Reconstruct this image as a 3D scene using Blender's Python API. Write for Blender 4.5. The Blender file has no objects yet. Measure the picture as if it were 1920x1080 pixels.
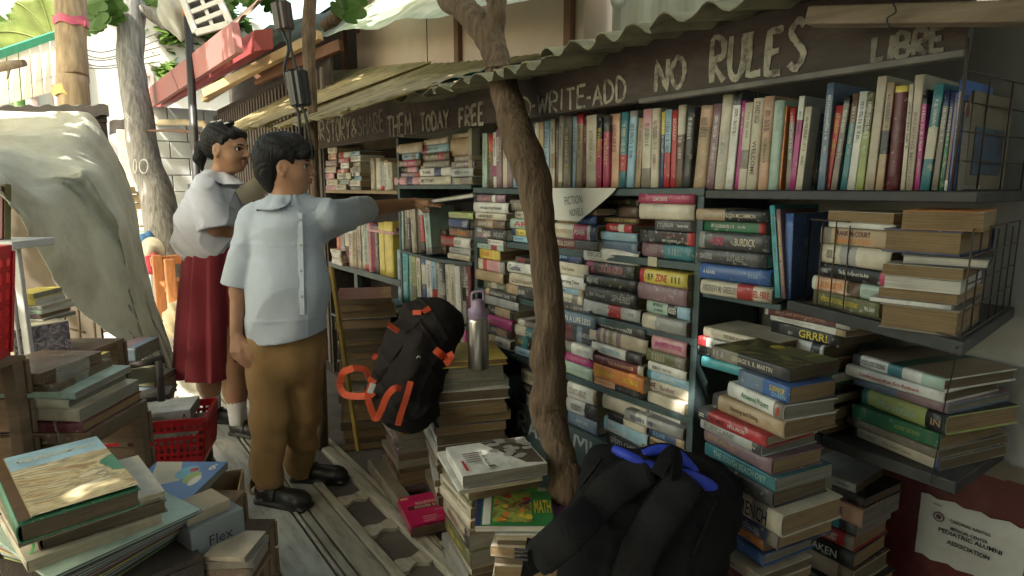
import bpy, bmesh, math, random
import numpy as np
from mathutils import Vector, Matrix, Euler
rnd = random.Random(7)
S = bpy.context.scene
COL = S.collection

# ------------------------------------------------------------------ camera
H = 1.25
FPX = 1150.0
PITCH = math.radians(9.284)
YAW = math.radians(36.109)
cd = bpy.data.cameras.new('camera')
cd.sensor_width = 36.0
cd.lens = FPX / 1920 * 36.0
cd.clip_start = 0.02
cd.clip_end = 500
cam = bpy.data.objects.new('camera', cd)
COL.objects.link(cam)
cam.location = (0, 0, H)
cam.rotation_euler = (math.pi / 2 - PITCH, 0, -YAW)
S.camera = cam

# ------------------------------------------------------------------ sky, sun, exposure
SUN_ELEV = math.radians(54)
SUN_AZ = math.radians(-112)          # measured from +Y towards +X
w = bpy.data.worlds.new('World')
S.world = w
w.use_nodes = True
nt = w.node_tree
bg = nt.nodes['Background']
sky = nt.nodes.new('ShaderNodeTexSky')
sky.sky_type = 'NISHITA'
sky.sun_disc = False
sky.sun_elevation = SUN_ELEV
sky.sun_rotation = SUN_AZ
sky.dust_density = 3.0
wb = nt.nodes.new('ShaderNodeMix'); wb.data_type = 'RGBA'; wb.blend_type = 'MULTIPLY'; wb.inputs[0].default_value = 1.0
wb.inputs[7].default_value = (1.10, 1.0, 0.68, 1)       # the camera's white balance for shade
nt.links.new(sky.outputs['Color'], wb.inputs[6]); nt.links.new(wb.outputs[2], bg.inputs['Color'])
bg.inputs['Strength'].default_value = 0.15
sl = bpy.data.lights.new('sun', 'SUN')
sl.energy = 2.9
sl.angle = math.radians(0.53)
sl.color = (1.0, 0.94, 0.84)
so = bpy.data.objects.new('sun', sl)
COL.objects.link(so)
sd = Vector((math.sin(SUN_AZ) * math.cos(SUN_ELEV), math.cos(SUN_AZ) * math.cos(SUN_ELEV), math.sin(SUN_ELEV)))
so.rotation_euler = sd.to_track_quat('Z', 'Y').to_euler()
so.location = sd * 40
S.view_settings.view_transform = 'Standard'
S.view_settings.look = 'None'
S.view_settings.gamma = 1.0
S.view_settings.exposure = 2.4
S.cycles.max_bounces = 8
S.cycles.diffuse_bounces = 2
S.cycles.transparent_max_bounces = 12

# ------------------------------------------------------------------ placing: photo pixel (1920x1080) to a point of the place
_cr = Vector((math.cos(YAW), -math.sin(YAW), 0))
_cf = Vector((math.sin(YAW) * math.cos(PITCH), math.cos(YAW) * math.cos(PITCH), -math.sin(PITCH)))
_cu = _cr.cross(_cf)
CAM = Vector((0, 0, H))
def ray(px, py): return _cr * ((px - 960) / FPX) + _cu * ((540 - py) / FPX) + _cf
def onx(px, py, x): d = ray(px, py); return CAM + d * (x / d.x)
def ony(px, py, y): d = ray(px, py); return CAM + d * (y / d.y)
def onz(px, py, z): d = ray(px, py); return CAM + d * ((z - H) / d.z)
def at(px, py, dep): return CAM + ray(px, py) * dep
NH = Vector((math.sin(YAW), math.cos(YAW), 0))
def onp(px, py, base, off=0.0):
    """on the upright plane through base that faces the viewer, off metres farther"""
    d = ray(px, py); k = NH.dot(Vector(base)) + off
    return CAM + d * (k / NH.dot(d))

# ------------------------------------------------------------------ materials
_mats = {}
def lin(c):
    return tuple(((v / 12.92) if v <= 0.04045 else ((v + 0.055) / 1.055) ** 2.4) for v in c)
def mat(name, col, rough=0.6, var=0.15, scale=12.0, bump=0.0, bscale=60.0, metal=0.0, spec=0.5, stain=None, stain_amt=0.0,
        stain_scale=4.0, stretch=(1, 1, 1), rvar=0.0, trans=0.0, coord='Object', sheen=0.0, alpha=1.0, fleck=0.0):
    if name in _mats: return _mats[name]
    m = bpy.data.materials.new(name); m.use_nodes = True; _mats[name] = m
    n = m.node_tree.nodes; L = m.node_tree.links
    b = n['Principled BSDF']
    b.inputs['Roughness'].default_value = rough
    b.inputs['Metallic'].default_value = metal
    b.inputs['Specular IOR Level'].default_value = spec
    if sheen: b.inputs['Sheen Weight'].default_value = sheen
    tc = n.new('ShaderNodeTexCoord'); mp = n.new('ShaderNodeMapping')
    mp.inputs['Scale'].default_value = stretch
    L.new(tc.outputs[coord], mp.inputs['Vector'])
    oi = n.new('ShaderNodeObjectInfo')
    ad = n.new('ShaderNodeVectorMath'); ad.operation = 'ADD'
    sc = n.new('ShaderNodeVectorMath'); sc.operation = 'SCALE'; sc.inputs['Scale'].default_value = 7.0
    cb = n.new('ShaderNodeCombineXYZ')
    L.new(oi.outputs['Random'], cb.inputs[0]); L.new(oi.outputs['Random'], cb.inputs[1])
    L.new(cb.outputs[0], sc.inputs[0]); L.new(mp.outputs[0], ad.inputs[0]); L.new(sc.outputs[0], ad.inputs[1])
    nz = n.new('ShaderNodeTexNoise'); nz.inputs['Scale'].default_value = scale; nz.inputs['Detail'].default_value = 5
    L.new(ad.outputs[0], nz.inputs['Vector'])
    mr = n.new('ShaderNodeMapRange'); mr.inputs[1].default_value = 0.25; mr.inputs[2].default_value = 0.75
    mr.inputs[3].default_value = 1 - var; mr.inputs[4].default_value = 1 + var
    L.new(nz.outputs['Fac'], mr.inputs[0])
    mul = n.new('ShaderNodeMix'); mul.data_type = 'RGBA'; mul.blend_type = 'MULTIPLY'; mul.inputs[0].default_value = 1
    mul.inputs[6].default_value = (*col, 1)
    L.new(mr.outputs[0], mul.inputs[7])
    out = mul.outputs[2]
    if stain is not None:
        n2 = n.new('ShaderNodeTexNoise'); n2.inputs['Scale'].default_value = stain_scale; n2.inputs['Detail'].default_value = 8
        n2.inputs['Roughness'].default_value = 0.65
        L.new(ad.outputs[0], n2.inputs['Vector'])
        m2 = n.new('ShaderNodeMapRange'); m2.inputs[1].default_value = 0.48; m2.inputs[2].default_value = 0.66
        m2.inputs[3].default_value = 0; m2.inputs[4].default_value = stain_amt
        L.new(n2.outputs['Fac'], m2.inputs[0])
        mx = n.new('ShaderNodeMix'); mx.data_type = 'RGBA'
        L.new(m2.outputs[0], mx.inputs[0]); L.new(out, mx.inputs[6]); mx.inputs[7].default_value = (*stain, 1)
        out = mx.outputs[2]
    L.new(out, b.inputs['Base Color'])
    if rvar:
        m3 = n.new('ShaderNodeMapRange'); m3.inputs[3].default_value = max(0.02, rough - rvar); m3.inputs[4].default_value = min(1, rough + rvar)
        L.new(nz.outputs['Fac'], m3.inputs[0]); L.new(m3.outputs[0], b.inputs['Roughness'])
    if bump:
        nb = n.new('ShaderNodeTexNoise'); nb.inputs['Scale'].default_value = bscale; nb.inputs['Detail'].default_value = 6
        L.new(ad.outputs[0], nb.inputs['Vector'])
        bp = n.new('ShaderNodeBump'); bp.inputs['Strength'].default_value = bump; bp.inputs['Distance'].default_value = 0.01
        L.new(nb.outputs['Fac'], bp.inputs['Height']); L.new(bp.outputs[0], b.inputs['Normal'])
    if fleck:
        n3 = n.new('ShaderNodeTexNoise'); n3.inputs['Scale'].default_value = 70; n3.inputs['Detail'].default_value = 3
        L.new(ad.outputs[0], n3.inputs['Vector'])
        m4 = n.new('ShaderNodeMapRange'); m4.inputs[1].default_value = .62; m4.inputs[2].default_value = .70; m4.inputs[3].default_value = 0; m4.inputs[4].default_value = fleck
        L.new(n3.outputs['Fac'], m4.inputs[0])
        m5 = n.new('ShaderNodeMix'); m5.data_type = 'RGBA'; L.new(m4.outputs[0], m5.inputs[0]); L.new(out, m5.inputs[6]); m5.inputs[7].default_value = (.46, .43, .36, 1)
        out = m5.outputs[2]; L.new(out, b.inputs['Base Color'])
    if trans:
        tr = n.new('ShaderNodeBsdfTranslucent'); L.new(out, tr.inputs['Color'])
        ms = n.new('ShaderNodeMixShader'); ms.inputs[0].default_value = trans
        o = n['Material Output']
        L.new(b.outputs[0], ms.inputs[1]); L.new(tr.outputs[0], ms.inputs[2]); L.new(ms.outputs[0], o.inputs['Surface'])
    if alpha < 1: b.inputs['Alpha'].default_value = alpha
    return m

# ------------------------------------------------------------------ mesh helpers
class MB:
    """collects shapes into ONE mesh"""
    def __init__(s): s.v = []; s.f = []; s.m = []; s.sm = []
    def quad_strip(s, rings, close=True, mi=0, smooth=True, cap0=False, cap1=False):
        base = len(s.v); nr = len(rings); k = len(rings[0])
        for r in rings: s.v += [tuple(p) for p in r]
        for i in range(nr - 1):
            for j in range(k if close else k - 1):
                a = base + i * k + j; b = base + i * k + (j + 1) % k
                s.f.append((a, b, b + k, a + k)); s.m.append(mi); s.sm.append(smooth)
        if cap0: s.f.append(tuple(base + j for j in reversed(range(k)))); s.m.append(mi); s.sm.append(False)
        if cap1: s.f.append(tuple(base + (nr - 1) * k + j for j in range(k))); s.m.append(mi); s.sm.append(False)
    def box(s, c, d, rot=None, mi=0, top=None):
        """centre c, size d; rot 3x3; top=(sx,sy) scales the top face"""
        c = Vector(c); hx, hy, hz = d[0] / 2, d[1] / 2, d[2] / 2
        tx, ty = top or (1, 1)
        P = [(-hx, -hy, -hz), (hx, -hy, -hz), (hx, hy, -hz), (-hx, hy, -hz), (-hx * tx, -hy * ty, hz), (hx * tx, -hy * ty, hz), (hx * tx, hy * ty, hz), (-hx * tx, hy * ty, hz)]
        b = len(s.v)
        for p in P:
            q = Vector(p)
            if rot is not None: q = rot @ q
            s.v.append(tuple(q + c))
        for f in ((0, 3, 2, 1), (4, 5, 6, 7), (0, 1, 5, 4), (1, 2, 6, 5), (2, 3, 7, 6), (3, 0, 4, 7)):
            s.f.append(tuple(b + i for i in f)); s.m.append(mi); s.sm.append(False)
    def box2(s, a, b, mi=0):
        a = Vector(a); b = Vector(b)
        s.box((a + b) / 2, [abs(x) for x in (b - a)], mi=mi)
    def bar(s, a, b, wd, th, up=(0, 0, 1), mi=0):
        """rectangular bar from a to b, wd across, th along up"""
        a = Vector(a); b = Vector(b); x = (b - a); l = x.length; x.normalize()
        u = Vector(up); y = u.cross(x)
        if y.length < 1e-4: y = Vector((1, 0, 0)).cross(x)
        y.normalize(); z = x.cross(y)
        R = Matrix((x, y, z)).transposed()
        s.box((a + b) / 2, (l, wd, th), R, mi)
    def tube(s, pts, rad, k=8, mi=0, cap=True, jitter=0.0, seed=0):
        rr = random.Random(seed)
        pts = [Vector(p) for p in pts]
        if not hasattr(rad, '__len__'): rad = [rad] * len(pts)
        rings = []; prev = None
        for i, p in enumerate(pts):
            t = (pts[min(i + 1, len(pts) - 1)] - pts[max(i - 1, 0)]).normalized()
            if prev is None:
                u = Vector((0, 0, 1)) if abs(t.z) < 0.9 else Vector((1, 0, 0))
            else: u = prev
            u = (u - t * u.dot(t)).normalized(); prev = u; v = t.cross(u)
            rings.append([p + (u * math.cos(2 * math.pi * j / k) + v * math.sin(2 * math.pi * j / k)) * rad[i] * (1 + jitter * (rr.random() - .5)) for j in range(k)])
        s.quad_strip(rings, True, mi, True, cap, cap)
    def lathe(s, c, prof, k=24, mi=0, axis=None):
        c = Vector(c); R = axis if axis is not None else Matrix.Identity(3)
        rings = [[c + R @ Vector((r * math.cos(2 * math.pi * j / k), r * math.sin(2 * math.pi * j / k), z)) for j in range(k)] for r, z in prof]
        s.quad_strip(rings, True, mi, True, True, True)
    def poly_prism(s, pts, n, mi=0, smooth=False):
        """outline pts (3D, planar) pushed along n"""
        n = Vector(n); a = [Vector(p) for p in pts]; b = len(s.v); k = len(a)
        s.v += [tuple(p) for p in a] + [tuple(p + n) for p in a]
        s.f.append(tuple(b + i for i in reversed(range(k)))); s.m.append(mi); s.sm.append(False)
        s.f.append(tuple(b + k + i for i in range(k))); s.m.append(mi); s.sm.append(False)
        for i in range(k):
            j = (i + 1) % k
            s.f.append((b + i, b + j, b + k + j, b + k + i)); s.m.append(mi); s.sm.append(smooth)
    def ribbon(s, pts, widths, nrm, th=0.002, mi=0):
        """flat band along pts; nrm = list of across directions"""
        pts = [Vector(p) for p in pts]; rings = []
        for i, p in enumerate(pts):
            t = (pts[min(i + 1, len(pts) - 1)] - pts[max(i - 1, 0)]).normalized()
            a = Vector(nrm[i] if isinstance(nrm, list) else nrm); a = (a - t * a.dot(t)).normalized(); n = t.cross(a)
            wd = widths[i] if hasattr(widths, '__len__') else widths
            rings.append([p + a * wd / 2 + n * th / 2, p - a * wd / 2 + n * th / 2, p - a * wd / 2 - n * th / 2, p + a * wd / 2 - n * th / 2])
        s.quad_strip(rings, True, mi, False, True, True)
    def grid(s, G, mi=0, smooth=True, th=0.0):
        """G[i][j] points"""
        b = len(s.v); r = len(G); k = len(G[0])
        for row in G: s.v += [tuple(p) for p in row]
        for i in range(r - 1):
            for j in range(k - 1):
                a = b + i * k + j
                s.f.append((a, a + 1, a + k + 1, a + k)); s.m.append(mi); s.sm.append(smooth)
    def mesh(s, name, mats):
        me = bpy.data.meshes.new(name); me.from_pydata(s.v, [], s.f)
        for m in (mats if isinstance(mats, (list, tuple)) else [mats]): me.materials.append(m)
        me.polygons.foreach_set('material_index', s.m); me.polygons.foreach_set('use_smooth', s.sm)
        me.update(); return me
    def build(s, name, mats, parent=None, bevel=0.0, recalc=False):
        me = s.mesh(name, mats)
        if recalc:
            bm = bmesh.new(); bm.from_mesh(me); bmesh.ops.recalc_face_normals(bm, faces=bm.faces); bm.to_mesh(me); bm.free()
        return link(name, me, parent, bevel)
def link(name, me, parent=None, bevel=0.0):
    o = bpy.data.objects.new(name, me); COL.objects.link(o)
    if parent is not None:
        o.parent = parent; o.matrix_parent_inverse = parent.matrix_world_inv if hasattr(parent, 'matrix_world_inv') else Matrix.Identity(4)
    if bevel:
        b = o.modifiers.new('bevel', 'BEVEL'); b.width = bevel; b.segments = 2; b.limit_method = 'ANGLE'
    return o
def tag(o, label, cat, group=None, kind=None):
    if label: o['label'] = label
    if cat: o['category'] = cat
    if group: o['group'] = group
    if kind: o['kind'] = kind
    return o
def thing(name, label, cat, loc=(0, 0, 0), group=None, rot=None):
    o = bpy.data.objects.new(name, None); o.empty_display_size = 0.05; COL.objects.link(o)
    M = Matrix.Translation(Vector(loc))
    if rot is not None: M = M @ rot.to_4x4()
    o.matrix_basis = M
    return tag(o, label, cat, group)
def part(name, mb, m, t, bevel=0.0, world=True, recalc=False):
    """part built in world coordinates, hung under thing t (an unrotated empty)"""
    o = mb.build(name, m, t, bevel, recalc)
    if world:
        inv = t.matrix_basis.inverted()
        o.data.transform(inv)
    return o
def struct(name, mb, m, bevel=0.0, recalc=False):
    o = mb.build(name, m, None, bevel, recalc); o['kind'] = 'structure'; return o
def single(name, mb, m, label, cat, group=None, bevel=0.0, recalc=False, origin=None):
    o = mb.build(name, m, None, bevel, recalc)
    if origin is not None:
        o.data.transform(Matrix.Translation(-Vector(origin))); o.location = origin
    return tag(o, label, cat, group)
def rotz(a): return Matrix.Rotation(a, 3, 'Z')
def smoothpath(P, n=8):
    """Catmull-Rom through P"""
    P = [Vector(p) for p in P]; out = []
    for i in range(len(P) - 1):
        a = P[max(i - 1, 0)]; b = P[i]; c = P[i + 1]; d = P[min(i + 2, len(P) - 1)]
        for k in range(n):
            t = k / n
            out.append(0.5 * ((2 * b) + (c - a) * t + (2 * a - 5 * b + 4 * c - d) * t * t + (3 * b - a - 3 * c + d) * t ** 3))
    out.append(P[-1]); return out
def lerpl(L, n):
    out = []
    for i in range(len(L) - 1):
        for k in range(n): out.append(L[i] + (L[i + 1] - L[i]) * k / n)
    out.append(L[-1]); return out

# ------------------------------------------------------------------ solid modelling on a distance grid (bodies, clothes, bags)
class Vol:
    def __init__(s, lo, hi, h):
        s.lo = np.array(lo, float); s.h = h
        s.n = np.ceil((np.array(hi) - s.lo) / h).astype(int) + 1
        s.d = np.full(s.n, 1.0, np.float32)
    def twin(s):
        q = Vol.__new__(Vol); q.lo, q.h, q.n = s.lo, s.h, s.n; q.d = np.full(s.n, 1.0, np.float32); return q
    def _box(s, lo, hi):
        a = np.maximum(np.floor((np.array(lo) - s.lo) / s.h).astype(int), 0)
        b = np.minimum(np.ceil((np.array(hi) - s.lo) / s.h).astype(int) + 1, s.n)
        if (b <= a).any(): return None
        sl_ = tuple(slice(a[i], b[i]) for i in range(3))
        ax = [(s.lo[i] + s.h * np.arange(a[i], b[i])).astype(np.float32) for i in range(3)]
        return sl_, np.meshgrid(*ax, indexing='ij', sparse=True)
    def _comb(s, sl_, v, k, sub):
        a = s.d[sl_]
        if sub:
            if k <= 0: s.d[sl_] = np.maximum(a, -v); return
            hh = np.clip(0.5 - 0.5 * (a + v) / k, 0, 1)
            s.d[sl_] = a * (1 - hh) + (-v) * hh + k * hh * (1 - hh)
        else:
            if k <= 0: s.d[sl_] = np.minimum(a, v); return
            hh = np.clip(0.5 + 0.5 * (a - v) / k, 0, 1)
            s.d[sl_] = a * (1 - hh) + v * hh - k * hh * (1 - hh)
    def cap(s, a, b, ra, rb, k=0.01, sub=False, flat=None, fs=1.0):
        """tapered capsule; flat = direction in which it is squeezed by fs"""
        a = np.array(a, float); b = np.array(b, float); m = max(ra, rb) / min(1, fs) + max(k, 3 * s.h)
        r = s._box(np.minimum(a, b) - m, np.maximum(a, b) + m)
        if r is None: return
        sl_, (X, Y, Z) = r
        ab = b - a; l2 = max(float(ab @ ab), 1e-9)
        dx, dy, dz = X - a[0], Y - a[1], Z - a[2]
        t = np.clip((dx * ab[0] + dy * ab[1] + dz * ab[2]) / l2, 0, 1)
        qx, qy, qz = dx - t * ab[0], dy - t * ab[1], dz - t * ab[2]
        if flat is not None:
            f = np.array(flat, float); f /= np.linalg.norm(f)
            c = (qx * f[0] + qy * f[1] + qz * f[2]) * (1 / fs - 1)
            qx, qy, qz = qx + c * f[0], qy + c * f[1], qz + c * f[2]
        v = np.sqrt(qx * qx + qy * qy + qz * qz) - (ra + (rb - ra) * t)
        if flat is not None: v = v * (0.5 + 0.5 * min(1, fs))
        s._comb(sl_, v.astype(np.float32), k, sub)
    def ell(s, c, r, R=None, k=0.01, sub=False):
        c = np.array(c, float); r = np.array(r, float); m = r.max() + max(k, 3 * s.h)
        q = s._box(c - m, c + m)
        if q is None: return
        sl_, (X, Y, Z) = q
        X, Y, Z = X - c[0], Y - c[1], Z - c[2]
        if R is not None:
            R = np.array(R)
            X, Y, Z = (R[0, 0] * X + R[1, 0] * Y + R[2, 0] * Z, R[0, 1] * X + R[1, 1] * Y + R[2, 1] * Z, R[0, 2] * X + R[1, 2] * Y + R[2, 2] * Z)
        k0 = np.sqrt((X / r[0]) ** 2 + (Y / r[1]) ** 2 + (Z / r[2]) ** 2)
        k1 = np.sqrt((X / r[0] ** 2) ** 2 + (Y / r[1] ** 2) ** 2 + (Z / r[2] ** 2) ** 2) + 1e-6
        s._comb(sl_, (k0 * (k0 - 1) / k1).astype(np.float32), k, sub)
    def rbox(s, c, hsz, rad, R=None, k=0.01, sub=False):
        c = np.array(c, float); hsz = np.array(hsz, float); m = np.linalg.norm(hsz) + max(k, 3 * s.h)
        q = s._box(c - m, c + m)
        if q is None: return
        sl_, (X, Y, Z) = q
        X, Y, Z = X - c[0], Y - c[1], Z - c[2]
        if R is not None:
            R = np.array(R)
            X, Y, Z = (R[0, 0] * X + R[1, 0] * Y + R[2, 0] * Z, R[0, 1] * X + R[1, 1] * Y + R[2, 1] * Z, R[0, 2] * X + R[1, 2] * Y + R[2, 2] * Z)
        ax, ay, az = np.abs(X) - hsz[0] + rad, np.abs(Y) - hsz[1] + rad, np.abs(Z) - hsz[2] + rad
        v = np.sqrt(np.maximum(ax, 0) ** 2 + np.maximum(ay, 0) ** 2 + np.maximum(az, 0) ** 2) + np.minimum(np.maximum(ax, np.maximum(ay, az)), 0) - rad
        s._comb(sl_, np.asarray(v, np.float32) + np.zeros(s.d[sl_].shape, np.float32), k, sub)
    def half(s, p, n, k=0.0):
        """cut away everything on the n side of the plane"""
        p = np.array(p, float); n = np.array(n, float); n /= np.linalg.norm(n)
        ax = [(s.lo[i] + s.h * np.arange(s.n[i])).astype(np.float32) for i in range(3)]
        X, Y, Z = np.meshgrid(*ax, indexing='ij', sparse=True)
        v = ((X - p[0]) * n[0] + (Y - p[1]) * n[1] + (Z - p[2]) * n[2]).astype(np.float32)
        if k <= 0: s.d = np.maximum(s.d, v)
        else:
            hh = np.clip(0.5 - 0.5 * (s.d - v) / k, 0, 1); s.d = s.d * (1 - hh) + v * hh + k * hh * (1 - hh)
    def warp(s, fn):
        ax = [(s.lo[i] + s.h * np.arange(s.n[i])).astype(np.float32) for i in range(3)]
        X, Y, Z = np.meshgrid(*ax, indexing='ij', sparse=True)
        s.d = s.d + fn(X, Y, Z).astype(np.float32)
    def mesh(s, name, mats, smooth=1, matfn=None):
        d = s.d; I = d < 0
        nx, ny, nz = d.shape
        cnt = np.zeros((nx - 1, ny - 1, nz - 1), np.int8)
        for a in (0, 1):
            for b in (0, 1):
                for c in (0, 1): cnt += I[a:nx - 1 + a, b:ny - 1 + b, c:nz - 1 + c]
        act = (cnt > 0) & (cnt < 8)
        ci = np.argwhere(act)
        idx = np.full(act.shape, -1, np.int64); idx[act] = np.arange(len(ci))
        acc = np.zeros((len(ci), 3)); num = np.zeros(len(ci))
        cor = [(a, b, c) for a in (0, 1) for b in (0, 1) for c in (0, 1)]
        val = {c: d[ci[:, 0] + c[0], ci[:, 1] + c[1], ci[:, 2] + c[2]].astype(float) for c in cor}
        for c0 in cor:
            for axi in range(3):
                if c0[axi]: continue
                c1 = list(c0); c1[axi] = 1; c1 = tuple(c1)
                va, vb = val[c0], val[c1]; mk = (va < 0) != (vb < 0)
                t = va[mk] / (va[mk] - vb[mk])
                p = np.array(c0, float)[None, :].repeat(mk.sum(), 0); p[:, axi] += t
                acc[mk] += p; num[mk] += 1
        V = s.lo + s.h * (ci + acc / num[:, None])
        F = []
        for axi in range(3):
            sh = [slice(0, k) for k in (nx, ny, nz)]; sh0 = list(sh); sh1 = list(sh)
            sh0[axi] = slice(0, d.shape[axi] - 1); sh1[axi] = slice(1, d.shape[axi])
            A = I[tuple(sh0)]; B = I[tuple(sh1)]
            e = np.argwhere(A != B); sg = A[tuple(e.T)]
            u, v = [(1, 2), (2, 0), (0, 1)][axi]
            ok = (e[:, u] > 0) & (e[:, v] > 0) & (e[:, u] < d.shape[u] - 1) & (e[:, v] < d.shape[v] - 1)
            e = e[ok]; sg = sg[ok]
            def cell(du, dv):
                q = e.copy(); q[:, u] -= du; q[:, v] -= dv
                return idx[q[:, 0], q[:, 1], q[:, 2]]
            q = np.stack([cell(1, 1), cell(0, 1), cell(0, 0), cell(1, 0)], 1)
            q[~sg] = q[~sg][:, ::-1]
            F.append(q)
        F = np.concatenate(F)
        for _ in range(smooth):
            acc = np.zeros_like(V); num = np.zeros(len(V))
            for i in range(4):
                np.add.at(acc, F[:, i], V[F[:, (i + 1) % 4]]); np.add.at(acc, F[:, i], V[F[:, (i + 3) % 4]]); np.add.at(num, F[:, i], 2)
            V = 0.5 * V + 0.5 * acc / np.maximum(num, 1)[:, None]
        me = bpy.data.meshes.new(name); me.from_pydata(V.tolist(), [], F.tolist())
        for m in (mats if isinstance(mats, (list, tuple)) else [mats]): me.materials.append(m)
        me.polygons.foreach_set('use_smooth', [True] * len(F))
        if matfn is not None:
            cen = V[F].mean(1); me.polygons.foreach_set('material_index', matfn(cen).astype(int).tolist())
        me.update(); return me
def solid(name, vol, mats, parent, smooth=1, matfn=None):
    """a grid solid in world coordinates, hung under thing parent"""
    me = vol.mesh(name, mats, smooth, matfn)
    o = link(name, me, parent)
    me.transform(parent.matrix_basis.inverted())
    return o
# ------------------------------------------------------------------ ground and deck
M_soil = mat('soil', (0.09, 0.078, 0.06), 0.95, 0.35, 3, 0.6, 40)
M_conc = mat('concrete', (0.33, 0.31, 0.28), 0.9, 0.2, 2, 0.3, 50, stain=(0.12, 0.1, 0.08), stain_amt=0.6)
M_deckw = mat('deck_white', (0.60, 0.60, 0.56), 0.62, 0.12, 6, 0.15, 90, stain=(0.24, 0.22, 0.17), stain_amt=0.7, stain_scale=7, stretch=(3, 0.5, 1))
M_deckt = mat('deck_tan', (0.43, 0.41, 0.345), 0.7, 0.22, 9, 0.2, 60, stain=(0.16, 0.135, 0.1), stain_amt=0.7, stain_scale=6, stretch=(4, 0.6, 1))
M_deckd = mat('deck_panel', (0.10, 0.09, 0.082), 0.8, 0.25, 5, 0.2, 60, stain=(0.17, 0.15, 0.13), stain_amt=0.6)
M_groove = mat('groove', (0.05, 0.042, 0.034), 0.9)
g = MB(); g.grid([[(x, y, -0.05) for x in (-60, -10, 0, 10, 60)] for y in (-60, -5, 5, 20, 120)])
struct('ground', g, M_soil)
y0, y1 = -0.6, 4.9
d = MB(); d.box2((-0.55, y0, -0.045), (1.72, y1, -0.012)); struct('deck_base', d, M_groove)
def plank(x0, x1, m, z=0.0, a=y0, b=y1, name='deck_plank'):
    p = MB(); p.box2((x0, a, -0.02), (x1, b, z)); struct(name, p, m, bevel=0.004)
# white boards with double grooves between them
for x0, x1 in ((-0.5, -0.12), (-0.105, 0.165), (0.18, 0.425)): plank(x0, x1, M_deckw)
plank(0.433, 0.462, M_deckt, 0.004)
plank(0.47, 0.612, M_deckw)
plank(0.62, 0.632, M_deckt, 0.006); plank(0.638, 0.668, M_deckt, 0.003)
plank(0.676, 0.755, M_deckt, 0.002); plank(0.758, 0.79, M_deckt, 0.012)
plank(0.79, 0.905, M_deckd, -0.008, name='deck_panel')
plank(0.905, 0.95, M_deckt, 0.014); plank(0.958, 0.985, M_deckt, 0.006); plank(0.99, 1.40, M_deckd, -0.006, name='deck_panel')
# scalloped cross pieces over the dark panels
for yy in (2.27, 2.0, 1.74, 1.47, 1.2):
    p = MB(); top = []; bot = []
    for i in range(21):
        t = i / 20; x = 0.788 + t * 0.119
        s = 0.016 * math.sin(t * math.pi * 2.6 + 0.5) + 0.012 * math.sin(t * math.pi)
        top.append((x, yy + 0.018 + 0.5 * s, -0.008)); bot.append((x, yy - 0.03 - s, -0.008))
    p.poly_prism(bot + top[::-1], (0, 0, 0.014)); struct('deck_scallop', p, M_deckt, recalc=True)
pv = MB(); pv.box2((-3, 4.95, -0.045), (1.7, 14, -0.01)); struct('paving', pv, M_conc)

# ------------------------------------------------------------------ wall behind the shelves
M_plast = mat('plaster_grey', (0.47, 0.48, 0.45), 0.9, 0.12, 3, 0.25, 25, stain=(0.24, 0.22, 0.18), stain_amt=0.55, stain_scale=3)
M_redw = mat('red_paint', (0.115, 0.018, 0.017), 0.55, 0.25, 5, 0.15, 30, stain=(0.20, 0.07, 0.06), stain_amt=0.6, stain_scale=6)
t = thing('plaster_wall', 'rough grey plaster wall with a dark red lower band behind the shelves', 'wall', (1.72, 1, 0))
p = MB(); p.box2((1.72, -1.5, 0.60), (1.90, 4.6, 1.66)); part('wall_face', p, M_plast, t)
p = MB(); p.box2((1.716, -1.5, -0.05), (1.90, 4.6, 0.60)); part('red_band', p, M_redw, t)
p = MB()
rr = random.Random(3); pts = []
for i in range(60):
    y = -1.5 + i * 0.1; pts.append((y, 0.585 + rr.random() * 0.035))
for i in range(59): p.box2((1.708, pts[i][0], 0.575 + rr.random() * 0.012), (1.7155, pts[i + 1][0], pts[i][1] + 0.012))
part('chipped_ledge', p, mat('ledge', (0.22, 0.19, 0.15), 0.9, 0.3, 10), t)
# pasted donation notice
M_paper = mat('paper_white', (0.62, 0.62, 0.58), 0.6, 0.06, 8, 0.08, 30, stain=(0.45, 0.42, 0.36), stain_amt=0.5, stain_scale=5)
M_ink = mat('ink_black', (0.02, 0.02, 0.022), 0.6)

# ------------------------------------------------------------------ lettering helpers
_tx = {}
def text_mesh(s, bold=0.0, shear=0.0):
    k = (s, bold, shear)
    if k in _tx: return _tx[k]
    c = bpy.data.curves.new('lettering', 'FONT'); c.body = s; c.size = 1.0; c.offset = bold; c.shear = shear; c.resolution_u = 2
    c.align_x = 'LEFT'
    o = bpy.data.objects.new('lettering', c); COL.objects.link(o)
    dg = bpy.context.evaluated_depsgraph_get(); dg.update()
    me = bpy.data.meshes.new_from_object(o.evaluated_get(dg)); bpy.data.objects.remove(o)
    xs = [v.co.x for v in me.vertices]; ys = [v.co.y for v in me.vertices]
    x0, x1, yb, yt = min(xs), max(xs), min(ys), max(ys)
    for v in me.vertices: v.co.x = (v.co.x - x0) / (x1 - x0) - 0.5; v.co.y = (v.co.y - yb) / (yt - yb) - 0.5
    _tx[k] = (me, (x1 - x0) / (yt - yb)); return _tx[k]
def add_text(name, s, m, parent, M, w, h, bold=0.02, shear=0.0):
    """lettering w x h metres in the xy-plane of matrix M (in the parent's space)"""
    me, asp = text_mesh(s, bold, shear)
    k = '%s|%s' % (s, m.name)
    if k in _tx: me2 = _tx[k]
    else:
        me2 = me.copy(); me2.materials.clear(); me2.materials.append(m); _tx[k] = me2
    o = link(name, me2, parent); o.matrix_basis = M @ Matrix.Diagonal((w, h, 1, 1)); return o

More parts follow.
